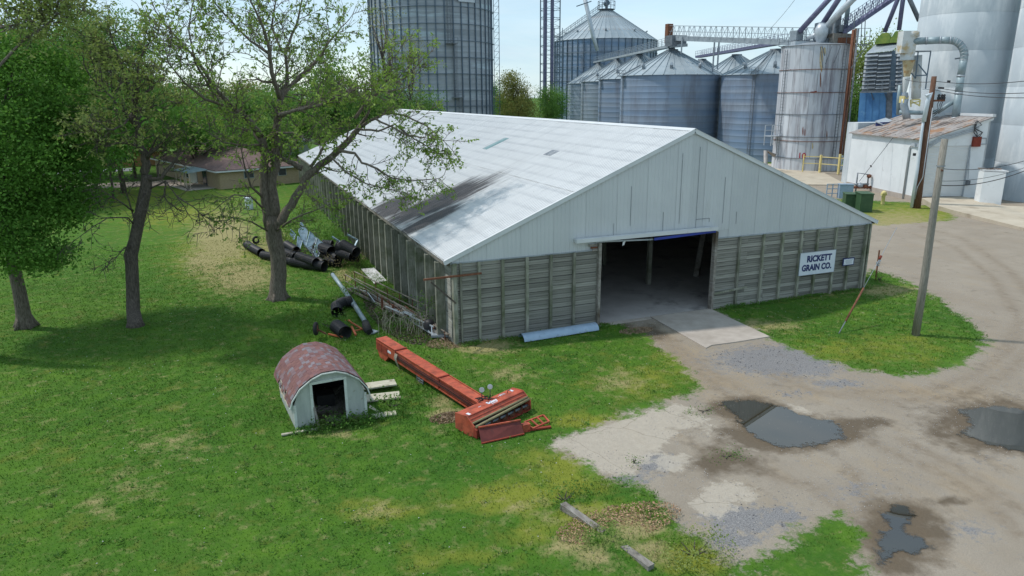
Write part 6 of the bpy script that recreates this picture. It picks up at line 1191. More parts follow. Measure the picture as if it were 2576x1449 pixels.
s = MB(); s.tube([gz_(165, 190, .2), gz_(290, 360, .22)], .13, 12); s.obj('tube_section', duct_mat, tb); s = MB(); s.tube([gz_(290, 360, .22), gz_(455, 595, .22)], .15, 12); s.obj('tube_section', duct_mat, tb); s = MB(); s.tube([gz_(455, 595, .22), gz_(620, 850, .22)], .135, 12); s.obj('tube_section', duct_mat, tb)
s = MB(); s.lathe((0, 0, 0), [(.01, 0)], 3); a = gz_(165, 190, .2); d = (a-gz_(290, 360, .2)).normalized(); s = MB(); s.tube([a-d*.02, a+d*.06], .15, 12); s.obj('end_collar', rubber, tb)
s = MB(); s.tube([gz_(600, 830, .25), gz_(620, 900, .24), gz_(650, 955, .12)], [.2, .23, .2], 12); s.obj('rubber_boot', rubber, tb); s = MB(); s.box(gz_(690, 945, .05), (.45, .5, .06), Matrix.Rotation(.6, 3, 'Z')); s.obj('base_plate', galv, tb)
go = 'orange steel bars scattered by the black pipes'
for lb, a, b_, w in (('orange bar, longest, slanting toward the rubber boot', (380, 800), (545, 905), .07), ('short stubby orange bar lying in the grass', (415, 875), (470, 985), .1), ('orange bar lying across in front of the black pipe mouth', (110, 975), (295, 1015), .09), ('orange bar crossing behind the black pipe', (330, 800), (400, 795), .07), ('orange bar lying level near the rubber boot', (460, 935), (560, 910), .06)):
    s = MB(); s.bar(gz_(*a, .08), gz_(*b_, .08), w, .07); s.obj('steel_bar', mat('orange_scrap', (.4, .1, .04), (.5, .15, .07), sc=4, rough=.7) if 'orange_scrap' not in MATS else MATS['orange_scrap'], label=lb, cat='metal bar', group=go)
# dismantled catwalk lying beside the wall
cw = thing('dismantled_catwalk', 'dismantled walkway section with two rusty handrails lying along the plank wall', 'walkway', gz_(400, 400))
rail_m = mat('weathered_rail', (.2, .17, .14), (.3, .26, .22), sc=3, rough=.8, c3=(.14, .07, .04), c3sc=2)
ra0, ra1 = gz_(330, 190, 1.0), gz_(1640, 830, 1.0); rb0, rb1 = gz_(450, 150, 1.0), gz_(1590, 690, .95)
for (a, b_, n, nm) in ((ra0, gz_(1640, 940, .5), 8, 'a'), (rb0, rb1, 7, 'b')):
    for dz in (0, -.45): s = MB(); s.bar(a+Z*dz, b_+Z*dz, .045); s.obj('handrail', rail_m, cw)
    for k in range(n+1): p = a.lerp(b_, k/n); s = MB(); s.bar(p, Vector((p.x+.02, p.y, .05)), .045); s.obj('rail_upright', rust, cw)
f0, f1 = gz_(360, 380, .2), gz_(1560, 960, .3); sd_ = Vector((.75, .25, 0))
for o in (0, .33, .66, 1.): s = MB(); s.bar(f0+sd_*o, f1+sd_*o, .06, .14); s.obj('deck_stringer', fascia_wood, cw)
for k in range(22): p = f0.lerp(f1, k/21); s = MB(); s.bar(p, p+sd_, .05, .04); s.obj('deck_rung', rust if k % 3 else galv_dark, cw)
g_l = thing('aluminium_ladder', 'grey aluminium ladder lying on edge on the walkway end nearest the corner', 'ladder', gz_(1500, 950))
la0, la1, lb0, lb1 = gz_(1180, 735, .55), gz_(1495, 880, .55), gz_(1190, 800, .2), gz_(1495, 985, .2)
for a, b_ in ((la0, la1), (lb0, lb1)): s = MB(); s.bar(a, b_, .05, .07); s.obj('stile', galv_light, g_l)
for k in range(8): s = MB(); s.bar(la0.lerp(la1, (k+.4)/8.), lb0.lerp(lb1, (k+.4)/8.), .05); s.obj('rung', galv_light, g_l)
s = MB(); s.box(gz_(1580, 980, .15), (.9, .6, .12), Matrix.Rotation(-.3, 3, 'Z')); s.obj('scrap_platform', galv, label='grey metal plate at the foot of the barn corner', cat='plate')
s = MB(); s.bar(gz_(865, 608, .5), gz_(1105, 712, .5), .05, .05); s.obj('white_rod', white_metal, label='thin white rod lying over the walkway', cat='rod'); s = MB(); s.bar(gz_(1100, 680, .6), gz_(1250, 740, .55), .25, .04); s.obj('flat_strip', galv_light, label='flat pale metal strip at the ladder end', cat='strip')
s = MB(); s.tube([gz_(450, 370, .4), gz_(600, 410, .45), gz_(640, 440, .45), gz_(720, 550, .3)], .03, 6); s.obj('bent_pipe', galv_light, label='bent thin pipe hooked over the walkway deck', cat='pipe')
for lb, x, y, h in (('rusty upright stake, taller, in front of the walkway', 825, 700, .95), ('rusty upright stake, shorter, in front of the walkway', 970, 730, .65)): p = gz_(x, y); s = MB(); s.bar(p, p+Z*h, .12, .12); s.obj('rusty_stake', rust, label=lb, cat='stake', group='rusty stakes by the walkway')
s = MB(); p = gz_(1440, 850, .5); s.lathe(p, [(.3, -.2), (.28, .1), (.2, .25), (0, .28)], 12); s.obj('black_tub', black_plastic, label='upturned black tub behind the ladder', cat='tub')
for k, (x, y, w) in enumerate(((1030, 180, .4), (1040, 330, .5), (1010, 300, .3))): p = gz_(x, y, .25); s = MB(); s.bar(p, p+Vector((.35, .25, .35)), .08, .14); s.obj('broken_board', fascia_wood, label=['broken grey board propped against the wall posts, upper', 'broken grey board lying at the wall foot', 'short broken board under the propped ones'][k], cat='board')
# white corrugated sheet
a, b_, c_, d_ = G(*zp(540, 120), .12), G(*zp(715, 105), .16), G(*zp(885, 275), .12), G(*zp(715, 315), .1); s = MB(); n = 18; V_ = []
for t_ in np.linspace(0, 1, 5):
    for k in range(n+1): f = k/n; V_.append(a.lerp(b_, f).lerp(d_.lerp(c_, f), t_)+Z*((.035 if k % 2 else 0)+.03*math.sin(3*t_)))
s.add(V_, [(j*(n+1)+k, j*(n+1)+k+1, (j+1)*(n+1)+k+1, (j+1)*(n+1)+k) for j in range(4) for k in range(n)]); s.obj('corrugated_sheet', mat('dirty_white_sheet', (.5, .5, .5), (.6, .6, .6), sc=2, rough=.6, c3=(.25, .24, .22), c3sc=2.5, c3lo=.48, c3hi=.62), label='dirty white corrugated sheet lying between the walkway and the wall', cat='sheet')
# culvert and panel heap under the tree
q_ = lambda x, y, z=0: G(*zpile(x, y), z)
gc = 'black corrugated pipes in the heap by the wall'
heap = [('long ribbed black pipe curving along the front of the heap', [q_(640, 1020, .35), q_(780, 1070, .35), q_(980, 1110, .35), q_(1200, 1140, .35)], .36),
 ('black pipe end at the far left of the heap', [q_(180, 850, .3), q_(260, 900, .3), q_(370, 960, .3)], .34),
 ('black pipe partly hidden behind the tree trunk', [q_(390, 990, .3), q_(520, 1010, .32), q_(640, 1030, .35)], .33),
 ('black pipe resting above the ribbed front one', [q_(860, 1010, .75), q_(1090, 1090, .6)], .36),
 ('thick scuffed black pipe, middle of the heap', [q_(1110, 880, 1.05), q_(1300, 950, 1.0)], .45),
 ('black pipe on top of the heap nearest the wall', [q_(1440, 850, 1.6), q_(1620, 950, 1.25)], .38),
 ('short black pipe with open mouth at the top of the heap', [q_(1360, 870, 1.5), q_(1500, 900, 1.35)], .36),
 ('black pipe lying between the two blue frames', [q_(1390, 960, 1.0), q_(1570, 1010, .9)], .36),
 ('black pipe ring showing at the back of the heap', [q_(1180, 850, 1.2), q_(1300, 860, 1.15)], .38),
 ('black pipe stub under the right blue frame', [q_(1250, 1060, .35), q_(1370, 1090, .35)], .33),
 ('small black pipe stub at the right end of the front row', [q_(1120, 1060, .3), q_(1200, 1100, .3)], .3)]
heap += [('added black pipe standing in for shade in the gap behind the tree trunk', [q_(680, 960, .8), q_(820, 1010, .7)], .34), ('added black pipe standing in for shade low in the middle of the heap', [q_(900, 1060, .3), q_(1060, 1110, .3)], .3), ('added dark pipe end standing in for shade between the blue-grey sheets', [q_(700, 850, 1.0), q_(830, 930, .9)], .32),  # extra black pipes added to darken the heap in place of its shadow
 ('added black pipe standing in for shade behind the thick scuffed one', [q_(1180, 960, .7), q_(1380, 1040, .6)], .36), ('added black pipe standing in for shade behind the right frame', [q_(1480, 1000, .6), q_(1640, 1030, .5)], .34)]
for lb, pts, r in heap: culvert(lb, pts, r, gc)
s = MB(); wl2 = ringtube(q_(300, 790, .4), Vector((.4, -.9, 0)).normalized(), .25, .1); wl2.obj('tyre', rubber, label='small black tyre at the left end of the pipe heap', cat='tyre')
gpn = 'blue-grey metal panels in the heap'
def panel(label, pts, z, th_=.05, frame=False):
    yb_ = max(p[1] for p in pts); Db = {0: 0}; g0_ = [q_(x, y, min(z)) for (x, y) in pts if y == yb_][0]; Db = math.hypot(g0_.x-CA[0], g0_.y-CA[1])-1.2; P = [AT(*zpile(x, y), Db+(yb_-y)/300*1.2) for (x, y) in pts]; t = thing('metal_panel', label, 'metal panel', P[0], group=gpn); n_ = (P[1]-P[0]).cross(P[2]-P[0]).normalized()
    if frame:
        for a, b2 in zip(P[:-1], P[1:]): s = MB(); s.bar(a, b2, .12, .1); s.obj('frame_bar', bluegrey_sheet, t)
    else:
        s = MB(); s.prism(P, n_*th_); s.obj('sheet_face', bluegrey_sheet, t)
        for a, b2 in zip(P, P[1:]+P[:1]): s = MB(); s.bar(a, b2, .05, .05); s.obj('rim_bar', bluegrey_sheet, t)
    return t
panel('wide blue-grey sheet, front of the pair leaning in the heap', [(1045, 990), (1105, 765+0), (1195, 850), (1105, 1035)], [.3, 1.6, 1.5, .2]); panel('blue-grey sheet leaning behind the wide one', [(960, 870), (1010, 680), (1090, 760), (1035, 970)], [.6, 1.8, 1.7, .4])
panel('narrow blue-grey sheet left of the leaning pair', [(830, 950), (850, 740), (915, 790), (860, 965)], [.3, 1.5, 1.4, .3]); panel('tall pointed blue-grey sheet at the back of the heap', [(860, 680), (890, 550), (980, 680), (950, 880)], [1.2, 2.1, 1.6, .7]); panel('small blue-grey sheet beside the tree trunk', [(740, 700), (760, 650), (820, 720), (800, 790)], [1.1, 1.5, 1.3, .8])
panel('angled blue-grey frame leaning at the right end of the heap', [(1540, 1000), (1640, 790), (1500, 715)], [.05, 1.3, 1.4], frame=True); panel('angled blue-grey frame leaning left of the rightmost one', [(1350, 970), (1400, 810), (1300, 745)], [.2, 1.3, 1.4], frame=True)
for k, (a, b_) in enumerate((((1610, 870), (1700, 990)), ((1390, 890), (1440, 960)), ((1180, 930), (1235, 1000)))): s = MB(); s.bar(q_(*a, .7), q_(*b_, .05), .08); s.obj('prop_board', fascia_wood, label=['grey prop board, rightmost in the heap', 'grey prop board, middle of the heap', 'grey prop board, leftmost in the heap'][k], cat='board', group='prop boards in the heap')
# white container on the lawn and odd scrap
wc = thing('white_container', 'small white plastic container standing alone on the far lawn', 'container', q_(215, 385))
p = q_(215, 385); s = MB(); s.lathe(p, [(.38, 0), (.42, .1), (.42, 1.1), (.36, 1.2)], 12); s.obj('container_body', white_plastic, wc); s = MB(); s.box(p+Z*1.25, (.95, .8, .1), Euler((0, .1, 0)).to_matrix()); s.obj('container_lid', white_plastic, wc); s = MB(); s.box(p+Vector((-.3, -.2, .05)), (.5, .3, .1)); s.obj('container_foot', white_plastic, wc)
# timber edging
def zbar_(name, label, pa, pb, w, h, cat, z=.12, m_=fascia_wood): s = MB(); s.bar(G(*pa, z), G(*pb, z), w, h); return s.obj(name, m_, label=label, cat=cat, group='timber edging')
s = MB(); a, b_ = G(*zbot(455, 945), .14), G(*zbot(1095, 1402), .14); s.bar(a, b_, .22, .26); s.obj('edging_timber', fascia_wood, label='long split grey timber edging beam, its middle buried under mulch', cat='beam')

leafheap('ground_litter', 'dark rotting leaves and scraps under the walkway along the wall', 'leaves', Vector((-1.5, 6.5, 0)), 1.5, 6.0, 6500, .06, mat('dark_litter', (.08, .065, .045), (.16, .13, .1), sc=5, rough=.95), .12, 6)
r7 = random.Random(31)
for k, lb in enumerate(('long grey board lying furthest left on the walkway', 'rusty pipe laid along the middle of the walkway', 'grey board lying along the wall side of the walkway', 'thin rusty angle bar across the walkway', 'weathered batten near the white corrugated sheet')):
    a = Vector((-2.3+.45*k, 10-1.2*k, .35)); b_ = Vector((-1.6+.35*k, 5.5-1.3*k, .4)); s = MB(); s.bar(a, b_, .14 if k % 2 == 0 else .06, .05); s.obj('scrap_bar', rust if k in (1, 3) else fascia_wood, label=lb, cat='scrap', group='scrap lengths on the walkway')

s = MB(); r8 = random.Random(17)
for k in range(70):
    p = q_(r8.uniform(640, 1500), r8.uniform(900, 1060), r8.uniform(.1, .9)); s.tube([p, p+Vector((r8.gauss(0, .5), r8.gauss(0, .5), r8.uniform(0, .6))), p+Vector((r8.gauss(0, .9), r8.gauss(0, .9), r8.uniform(.1, 1.1)))], [.03, .02, .01], 4, False)
s.obj('brush_tangle', bark_dark, label='tangle of dead branches caught in the pipe heap', cat='brush', kind='stuff')
# ---------------------------------------------------------------- houses beyond the lawn
def hiphouse(name, label, P0, a, b_, la, lb, hw, rise, wall_m, roof_m_, over=.6, hip=.45, cat='house'):
    t = thing(name, label, cat, P0); a = Vector((*a, 0)).normalized(); b_ = Vector((*b_, 0)).normalized(); Q = lambda x, y, z: P0+b_*x+a*y+Z*z
    for (x0, y0, x1, y1) in ((0, 0, lb, 0), (lb, 0, lb, la), (lb, la, 0, la), (0, la, 0, 0)): s = MB(); s.bar(Q(x0, y0, hw/2), Q(x1, y1, hw/2), .25, hw); s.obj('wall', wall_m, t)
    o = over; E_ = [Q(-o, -o, hw), Q(lb+o, -o, hw), Q(lb+o, la+o, hw), Q(-o, la+o, hw)]; r0, r1 = Q(lb/2, lb*hip, hw+rise), Q(lb/2, la-lb*hip, hw+rise)
    for f in ((E_[0], E_[1], r0), (E_[1], E_[2], r1, r0), (E_[2], E_[3], r1), (E_[3], E_[0], r0, r1)): s = MB(); s.prism(list(f), Z*.12); s.obj('roof', roof_m_, t)
    for p_, q_ in zip(E_, E_[1:]+E_[:1]): s = MB(); s.bar(p_-Z*.08, q_-Z*.08, .12, .2); s.obj('gutter', white_metal, t)
    return t, Q
H1, Q = hiphouse('ranch_house', 'tan brick ranch house with brown hip roof and a small patio, beyond the lawn', Vector((-10.6, 71.6, 0)), (-.33, .944), (.944, .33), 29, 12, 2.45, 2.3, tan_brick, brown_shingle)
def wnd(t, Q, side, x, w, z0, h, fr=white_metal):
    f = (lambda u, z, o=0: Q(u, -.14-o, z)) if side == 'front' else (lambda u, z, o=0: Q(-.14-o, u, z))
    s = MB(); s.prism([f(x, z0), f(x+w, z0), f(x+w, z0+h), f(x, z0+h)], (f(0, 0, .05)-f(0, 0))); o = s.obj('window', fr, t); s = MB(); s.prism([f(x+.08, z0+.08, .06), f(x+w-.08, z0+.08, .06), f(x+w-.08, z0+h-.08, .06), f(x+.08, z0+h-.08, .06)], (f(0, 0, .02)-f(0, 0))); s.obj('pane', glass, o)
wnd(H1, Q, 'front', 3.3, 1.4, 1.2, 1.0, galv); wnd(H1, Q, 'front', 8.2, 1.2, 1.2, 1.0, galv)
wnd(H1, Q, 'left', 12.3, 1.0, .5, 1.7); wnd(H1, Q, 'left', 13.6, 1.0, .5, 1.7); wnd(H1, Q, 'left', 19, 1.8, .9, 1.2); wnd(H1, Q, 'left', 4.6, 1.6, .15, 2.0, galv_dark)
s = MB(); s.prism([Q(-.2, 8.6, 0), Q(-.2, 11.6, 0), Q(-.2, 11.6, 2.3), Q(-.2, 8.6, 2.3)], Q(.1, 0, 0)-Q(0, 0, 0)); s.obj('white_wall_panel', shed_paint, H1)
s = MB(); s.prism([Q(-3.2, 2.6, 2.15), Q(.1, 2.6, 2.5), Q(.1, 8.8, 2.5), Q(-3.2, 8.8, 2.15)], Z*.12); s.obj('patio_roof', duct_mat, H1)
for y in (2.8, 4.4, 5.1, 6.8, 8.6): s = MB(); s.bar(Q(-3.0, y, 0), Q(-3.0, y, 2.2), .14); s.obj('patio_post', raw_wood, H1)
for x, y in ((7, 9), (7.6, 12)): s = MB(); s.box(Q(x, y, 4.5), (.35, .35, .35)); s.obj('roof_vent', rubber, H1)
s = MB(); s.prism([Q(-4, 1.5, .0), Q(0, 1.5, .0), Q(0, 10, .0), Q(-4, 10, 0)], Z*.06); s.obj('patio_slab', concrete, kind='structure')
H2, Q2 = hiphouse('orange_house', 'orange-tan house partly hidden behind the trunk of the leaning tree', Vector((-29, 113, 0)), (-.3, .95), (.95, .3), 12, 9, 2.7, 2.2, orange_brick, orange_brick, cat='house'); wnd(H2, Q2, 'front', 2, 1.4, 1, 1.2)
H3, Q3 = hiphouse('distant_house', 'grey-roofed house seen through branches above the brown roof', Vector((-4, 128, 0)), (-.2, .98), (.98, .2), 14, 12, 2.8, 2.2, shed_paint, galv_dark); wnd(H3, Q3, 'front', 3, 2, 1, 1.2)
H4, Q4 = hiphouse('small_outbuilding', 'small pale outbuilding with tilted grey roof behind the brown-roofed house', Vector((-13.5, 128, 0)), (-.2, .98), (.98, .2), 5, 5, 2.6, 1.4, white_paint, galv, cat='outbuilding'); wnd(H4, Q4, 'front', 1.2, 1.2, 1, 1)
H5, Q5 = hiphouse('white_outbuilding', 'white building corner visible between the tree and the far end of the barn', Vector((-3.0, 88, 0)), (0, 1), (1, 0), 6, 2.2, 3.2, .6, white_paint, galv, cat='outbuilding')
H6, Q6 = hiphouse('low_white_building', 'low white-roofed building beyond the barn ridge, left of the lattice tower', Vector((60, 158, 0)), (-.35, .93), (.93, .35), 14, 22, 5.2, .5, shed_paint, white_metal, cat='building'); wnd(H6, Q6, 'front', 3, 2, 1.5, 1.5)
def strip(name, pts, m_, z): s = MB(); s.add([Vector((p[0], p[1], z)) for p in pts], [tuple(range(len(pts)))]); return s.obj(name, m_, kind='structure')
drive_m = mat('gravel_drive', (.24, .2, .18), (.32, .27, .24), sc=2, rough=.95, c3=(.12, .12, .08), c3sc=1.2, c3lo=.5, c3hi=.7)
strip('driveway', [(-60, 76), (-30, 79.5), (-14.8, 79.0), (-17, 87), (-30, 86), (-60, 83)], drive_m, .04); strip('street', [(-90, 100), (-24.5, 104.5), (-25, 110.5), (-90, 107)], mat('street_asphalt', (.16, .17, .19), (.2, .21, .23), sc=2, rough=.9), .045)
car = thing('white_car', 'white parked vehicle glimpsed through the leaves at the left edge', 'car', (-34, 71, 0))
cb = Vector((-34.2, 66.5, 0)); s = MB(); s.prism([cb+Vector((0, -2.2, .35)), cb+Vector((0, 2.2, .35)), cb+Vector((0, 2.2, .85)), cb+Vector((0, 1.4, 1.0)), cb+Vector((0, .8, 1.5)), cb+Vector((0, -1.2, 1.55)), cb+Vector((0, -1.9, 1.0)), cb+Vector((0, -2.2, .95))], (1.8, 0, 0)); s.obj('body', white_metal, car)
for dx in (-.01, 1.6):
    for dy in (-1.4, 1.35): s = MB(); s.tube([cb+Vector((dx, dy, .34)), cb+Vector((dx+.21, dy, .34))], .34, 14); s.obj('wheel', rubber, car)
s = MB(); s.prism([cb+Vector((1.79, -1.1, 1.0)), cb+Vector((1.79, .7, 1.0)), cb+Vector((1.79, .5, 1.42)), cb+Vector((1.79, -1.0, 1.45))], (.03, 0, 0)); s.obj('side_window', glass, car)

# ---------------------------------------------------------------- trees
def leaf_mesh(name, P, size, m_, rs, droop=.0, asp=.5):
    n = len(P); d = rs.normal(size=(n, 3)); d[:, 2] = d[:, 2]*.7-droop; d /= np.linalg.norm(d, axis=1)[:, None]; w = np.cross(d, rs.normal(size=(n, 3))); w /= np.linalg.norm(w, axis=1)[:, None]+1e-9
    s = (size*rs.uniform(.6, 1.3, n))[:, None]; Vv = np.stack([P, P+d*s*.5+w*s*asp*.5, P+d*s, P+d*s*.5-w*s*asp*.5], 1).reshape(-1, 3); return mesh_np(name, Vv, np.arange(4*n).reshape(-1, 4), m_)
class Tree:
    def __init__(s, seed): s.wood = MB(); s.twig = MB(); s.tips = []; s.r = random.Random(seed); s.rs = np.random.default_rng(seed)
    def curve(s, p, d, L_, n, wob, up=0.0):
        pts = [p]; d = d.normalized()
        for k in range(n): d = (d+Vector((s.r.gauss(0, wob), s.r.gauss(0, wob), s.r.gauss(0, wob)+up))).normalized(); pts.append(pts[-1]+d*(L_/n))
        return pts
    def limb(s, pts, r0, r1, nb=10, bl=3.0, t0=.25, nt=6, tl=1.0, leafy=1., up=.08, spread=1.0):
        pts = [Vector(p) for p in pts]; m = len(pts); sm_ = []
        for i in range(m-1):                            # subdivide with a little crookedness
            for k in range(3):
                p = pts[i].lerp(pts[i+1], k/3); a = .18*r0 if 0 < k else 0; sm_.append(p+Vector((s.r.gauss(0, a), s.r.gauss(0, a), s.r.gauss(0, a))))
        sm_.append(pts[-1]); n = len(sm_); rs = [r0+(r1-r0)*(k/(n-1))**.8 for k in range(n)]; s.wood.tube(sm_, rs, 9 if r0 > .2 else 6)
        for j in range(nb):
            t = t0+(1-t0)*(j+s.r.random())/nb; i = min(n-2, int(t*(n-1))); p = sm_[i].lerp(sm_[i+1], t*(n-1)-i); tan = (sm_[i+1]-sm_[i]).normalized(); out_ = Vector((s.r.gauss(0, 1), s.r.gauss(0, 1), s.r.gauss(0, .6)+up*4)); out_ = (out_-tan*out_.dot(tan)).normalized()
            s.branch(p, (tan*(.55/spread)+out_*.9), bl*s.r.uniform(.55, 1.15)*(1-.35*t), max(.018, rs[i]*.32), nt, tl, leafy, up)
        s.branch(sm_[-1], sm_[-1]-sm_[-2], bl*.7, r1, nt, tl, leafy, up)
    def branch(s, p, d, L_, r, nt, tl, leafy, up):
        pts = s.curve(p, d, L_, 5, .22, up*.5); s.twig.tube(pts, [max(.012, r*(1-.75*k/5)) for k in range(6)], 4, False)
        for j in range(nt):
            t = .25+.75*(j+s.r.random())/nt; i = min(4, int(t*5)); q_ = pts[i].lerp(pts[i+1], t*5-i); tan = (pts[i+1]-pts[i]).normalized(); o = Vector((s.r.gauss(0, 1), s.r.gauss(0, 1), s.r.gauss(0, .7)+up*3)).normalized(); tw = s.curve(q_, tan*.7+o, tl*s.r.uniform(.4, 1.1), 3, .28, up); s.twig.tube(tw, [.018, .015, .012, .008], 3, False)
            if s.r.random() < leafy: s.tips += [tw[3]] if s.r.random() < .65 else [tw[3], tw[2]]
        if leafy > 0: s.tips.append(pts[-1])
    def build(s, name, label, base, leafm, per=7, size=.16, spread=.14, droop=.4, group=None, bark_m=None, cat='tree', asp=.5):
        t = thing(name, label, cat, base, group=group); s.wood.obj('trunk', bark_m or bark, t); s.twig.obj('branches', bark_m or bark, t)
        if s.tips: T = np.array([tuple(p) for p in s.tips]); P = np.repeat(T, per, 0)+s.rs.normal(size=(len(T)*per, 3))*spread; link('crown', leaf_mesh('crown', P, size, leafm, s.rs, droop, asp), t)
        return t
# the big spreading tree in front of the barn
D1 = 44.6; o1 = lambda pts, D=D1, z=zt: [AT(*z(p[0], p[1]), D+(p[2] if len(p) > 2 else 0)) for p in pts]
b1 = Vector((-7.55, 12.05, 0)); T1_ = Tree(21)
T1_.wood.tube([b1-Z*.2, b1+Z*.15, b1+Vector((.02, 0, .8))]+o1([(735, 1330), (732, 1240), (712, 1150), (706, 1090), (700, 1040)]), [.72, .56, .48, .47, .46, .48, .45, .42], 14)
for k in range(6): a = k*1.05; T1_.wood.tube([b1+Vector((.75*math.cos(a), .75*math.sin(a), -.1)), b1+Vector((.5*math.cos(a), .5*math.sin(a), .12)), b1+Vector((.3*math.cos(a), .3*math.sin(a), .7))], [.1, .16, .12], 6)
Lm = T1_.limb
Lm(o1([(690, 1100), (672, 1000), (664, 880), (668, 760), (650, 660)]), .30, .22, 5, 1.6, .4, 5, .8)
Lm(o1([(650, 660), (600, 590, -1), (520, 530, -1.5), (430, 430, -2), (345, 300, -2.5), (240, 180, -3), (160, 90, -3)]), .2, .03, 32, 3.0, .15, 7, 1.0, .75)
Lm(o1([(664, 700), (610, 640, 1), (540, 620, 2), (470, 560, 3), (400, 420, 3), (380, 260, 3.5)]), .13, .03, 22, 2.6, .2, 7, .9, .8)
Lm(o1([(705, 1060), (698, 900), (712, 750), (725, 620), (742, 480)]), .34, .2, 6, 1.8, .35, 6, .9)
Lm(o1([(742, 480), (700, 350, -1), (690, 240, -1), (650, 110, -1.5), (600, 10, -2), (570, -80, -2)]), .16, .03, 32, 2.8, .05, 7, 1.0, .75)
Lm(o1([(740, 500), (775, 400, 1), (765, 250, 1), (820, 120, 2), (850, -10, 2), (860, -90, 2)]), .15, .03, 30, 2.6, .05, 7, 1.0, .75)
Lm(o1([(690, 260), (600, 200, 1), (520, 120, 2), (430, 20, 2), (380, -60, 2)]), .09, .025, 24, 2.4, .1, 7, .9, .7)
Lm(o1([(735, 560), (790, 540, -2), (850, 520, -3), (930, 510, -4), (1010, 470, -4.5), (1090, 420, -5)]), .14, .03, 18, 2.8, .15, 8, 1.0, .95)
Lm(o1([(745, 470), (830, 370, 2), (910, 300, 3), (980, 200, 3.5), (1060, 110, 4)]), .12, .03, 18, 2.6, .15, 8, 1.0, .9)
Lm(o1([(735, 1090), (770, 1020), (830, 930), (880, 840), (960, 780), (1040, 710), (1090, 660), (1120, 620)], D1-1), .28, .16, 8, 2.0, .35, 6, .9)
Lm(o1([(1120, 620, -1), (1180, 580, -1.5), (1260, 545, -2), (1350, 560, -2.5), (1450, 610, -3), (1540, 690, -3)]), .12, .02, 16, 2.0, .1, 6, .8, .9, 0)
z2_ = lambda pts, D=D1-2.5: [AT(*z2(*p), D) for p in pts]
Lm(z2_([(890, 930), (1050, 950), (1170, 900), (1300, 1000), (1420, 1070), (1500, 1120)]), .08, .02, 13, 1.8, .2, 7, .8, .9, 0); Lm(z2_([(760, 1095), (880, 1110), (930, 1180), (1040, 1220), (1150, 1290), (1300, 1310), (1420, 1300), (1500, 1290)], D1-4), .1, .02, 18, 2.0, .15, 7, .8, .9, -.03)
Lm(z2_([(1030, 860), (1150, 920), (1260, 980), (1400, 1000), (1540, 1020)], D1-3.5), .07, .02, 11, 1.6, .2, 6, .7, .9, 0); Lm(z2_([(700, 1130), (820, 1250), (960, 1330), (1120, 1370), (1250, 1400)], D1-5), .07, .02, 11, 1.7, .2, 6, .7, .85, -.05)
Lm(z2_([(500, 1220), (430, 1180), (350, 1150), (300, 1080)], D1), .2, .1, 6, 1.6, .2, 6, .8); Lm(z2_([(560, 1210), (620, 1130), (660, 1040), (720, 980)], D1-1), .12, .03, 8, 1.8, .2, 6, .8)
Lm(z2_([(330, 830), (500, 790), (640, 760), (760, 690), (900, 640), (1100, 660)], D1-4), .11, .03, 16, 2.4, .15, 8, .9); Lm(z2_([(880, 860), (960, 740), (1100, 640), (1250, 560), (1340, 470)], D1-2), .12, .03, 16, 2.4, .1, 8, .9, 1.)
Lm(z2_([(960, 760), (1020, 640), (1060, 560), (1100, 480), (1180, 400)], D1-1), .08, .02, 12, 2.2, .1, 8, .9, 1.); Lm(z2_([(400, 640), (560, 500), (650, 380), (700, 260), (680, 160)], D1+2), .1, .02, 14, 2.2, .1, 7, .9, .9)
Lm(o1([(664, 960), (600, 900, -1), (560, 760, -2), (540, 640, -2)]), .09, .02, 9, 1.8, .2, 6, .8); Lm(o1([(665, 1010), (600, 950, -2), (520, 940, -3), (440, 1000, -3)]), .07, .02, 10, 1.8, .1, 6, .9, .5, -.04)
Lm(o1([(690, 1120), (600, 1070, -2), (510, 1050, -3), (430, 1110, -3.5)]), .06, .015, 12, 1.8, .1, 6, .9, .3, -.05); Lm(o1([(715, 1120), (800, 1060, -3), (900, 1020, -4), (1000, 980, -4.5)]), .08, .02, 12, 2.0, .1, 7, .9, 1.)
Lm(o1([(400, 420, -2), (330, 300, -2), (300, 150, -2), (320, 20, -2), (340, -60, -2)]), .08, .02, 20, 2.2, .1, 7, .9, .7); Lm(o1([(750, 250, 1), (700, 130, 2), (720, 0, 2), (740, -90, 2)]), .09, .02, 20, 2.2, .1, 7, .9, .7); Lm(o1([(500, 520, -1), (380, 480, -3), (280, 400, -4), (200, 300, -5), (180, 200, -5)]), .09, .02, 20, 2.2, .1, 7, .9, .7)
Lm(o1([(650, 700), (560, 700, -2), (470, 690, -3), (400, 640, -3.5)]), .08, .02, 11, 2.0, .1, 6, .9, .8); Lm(o1([(720, 640), (800, 640, -4), (880, 680, -5)]), .08, .02, 9, 2.0, .1, 8, .9, 1.)
T1_.build('spreading_tree', 'large crooked tree just coming into leaf, its limbs reaching over the barn roof', b1, leaf_spring, per=5, size=.19, spread=.055, droop=.7)
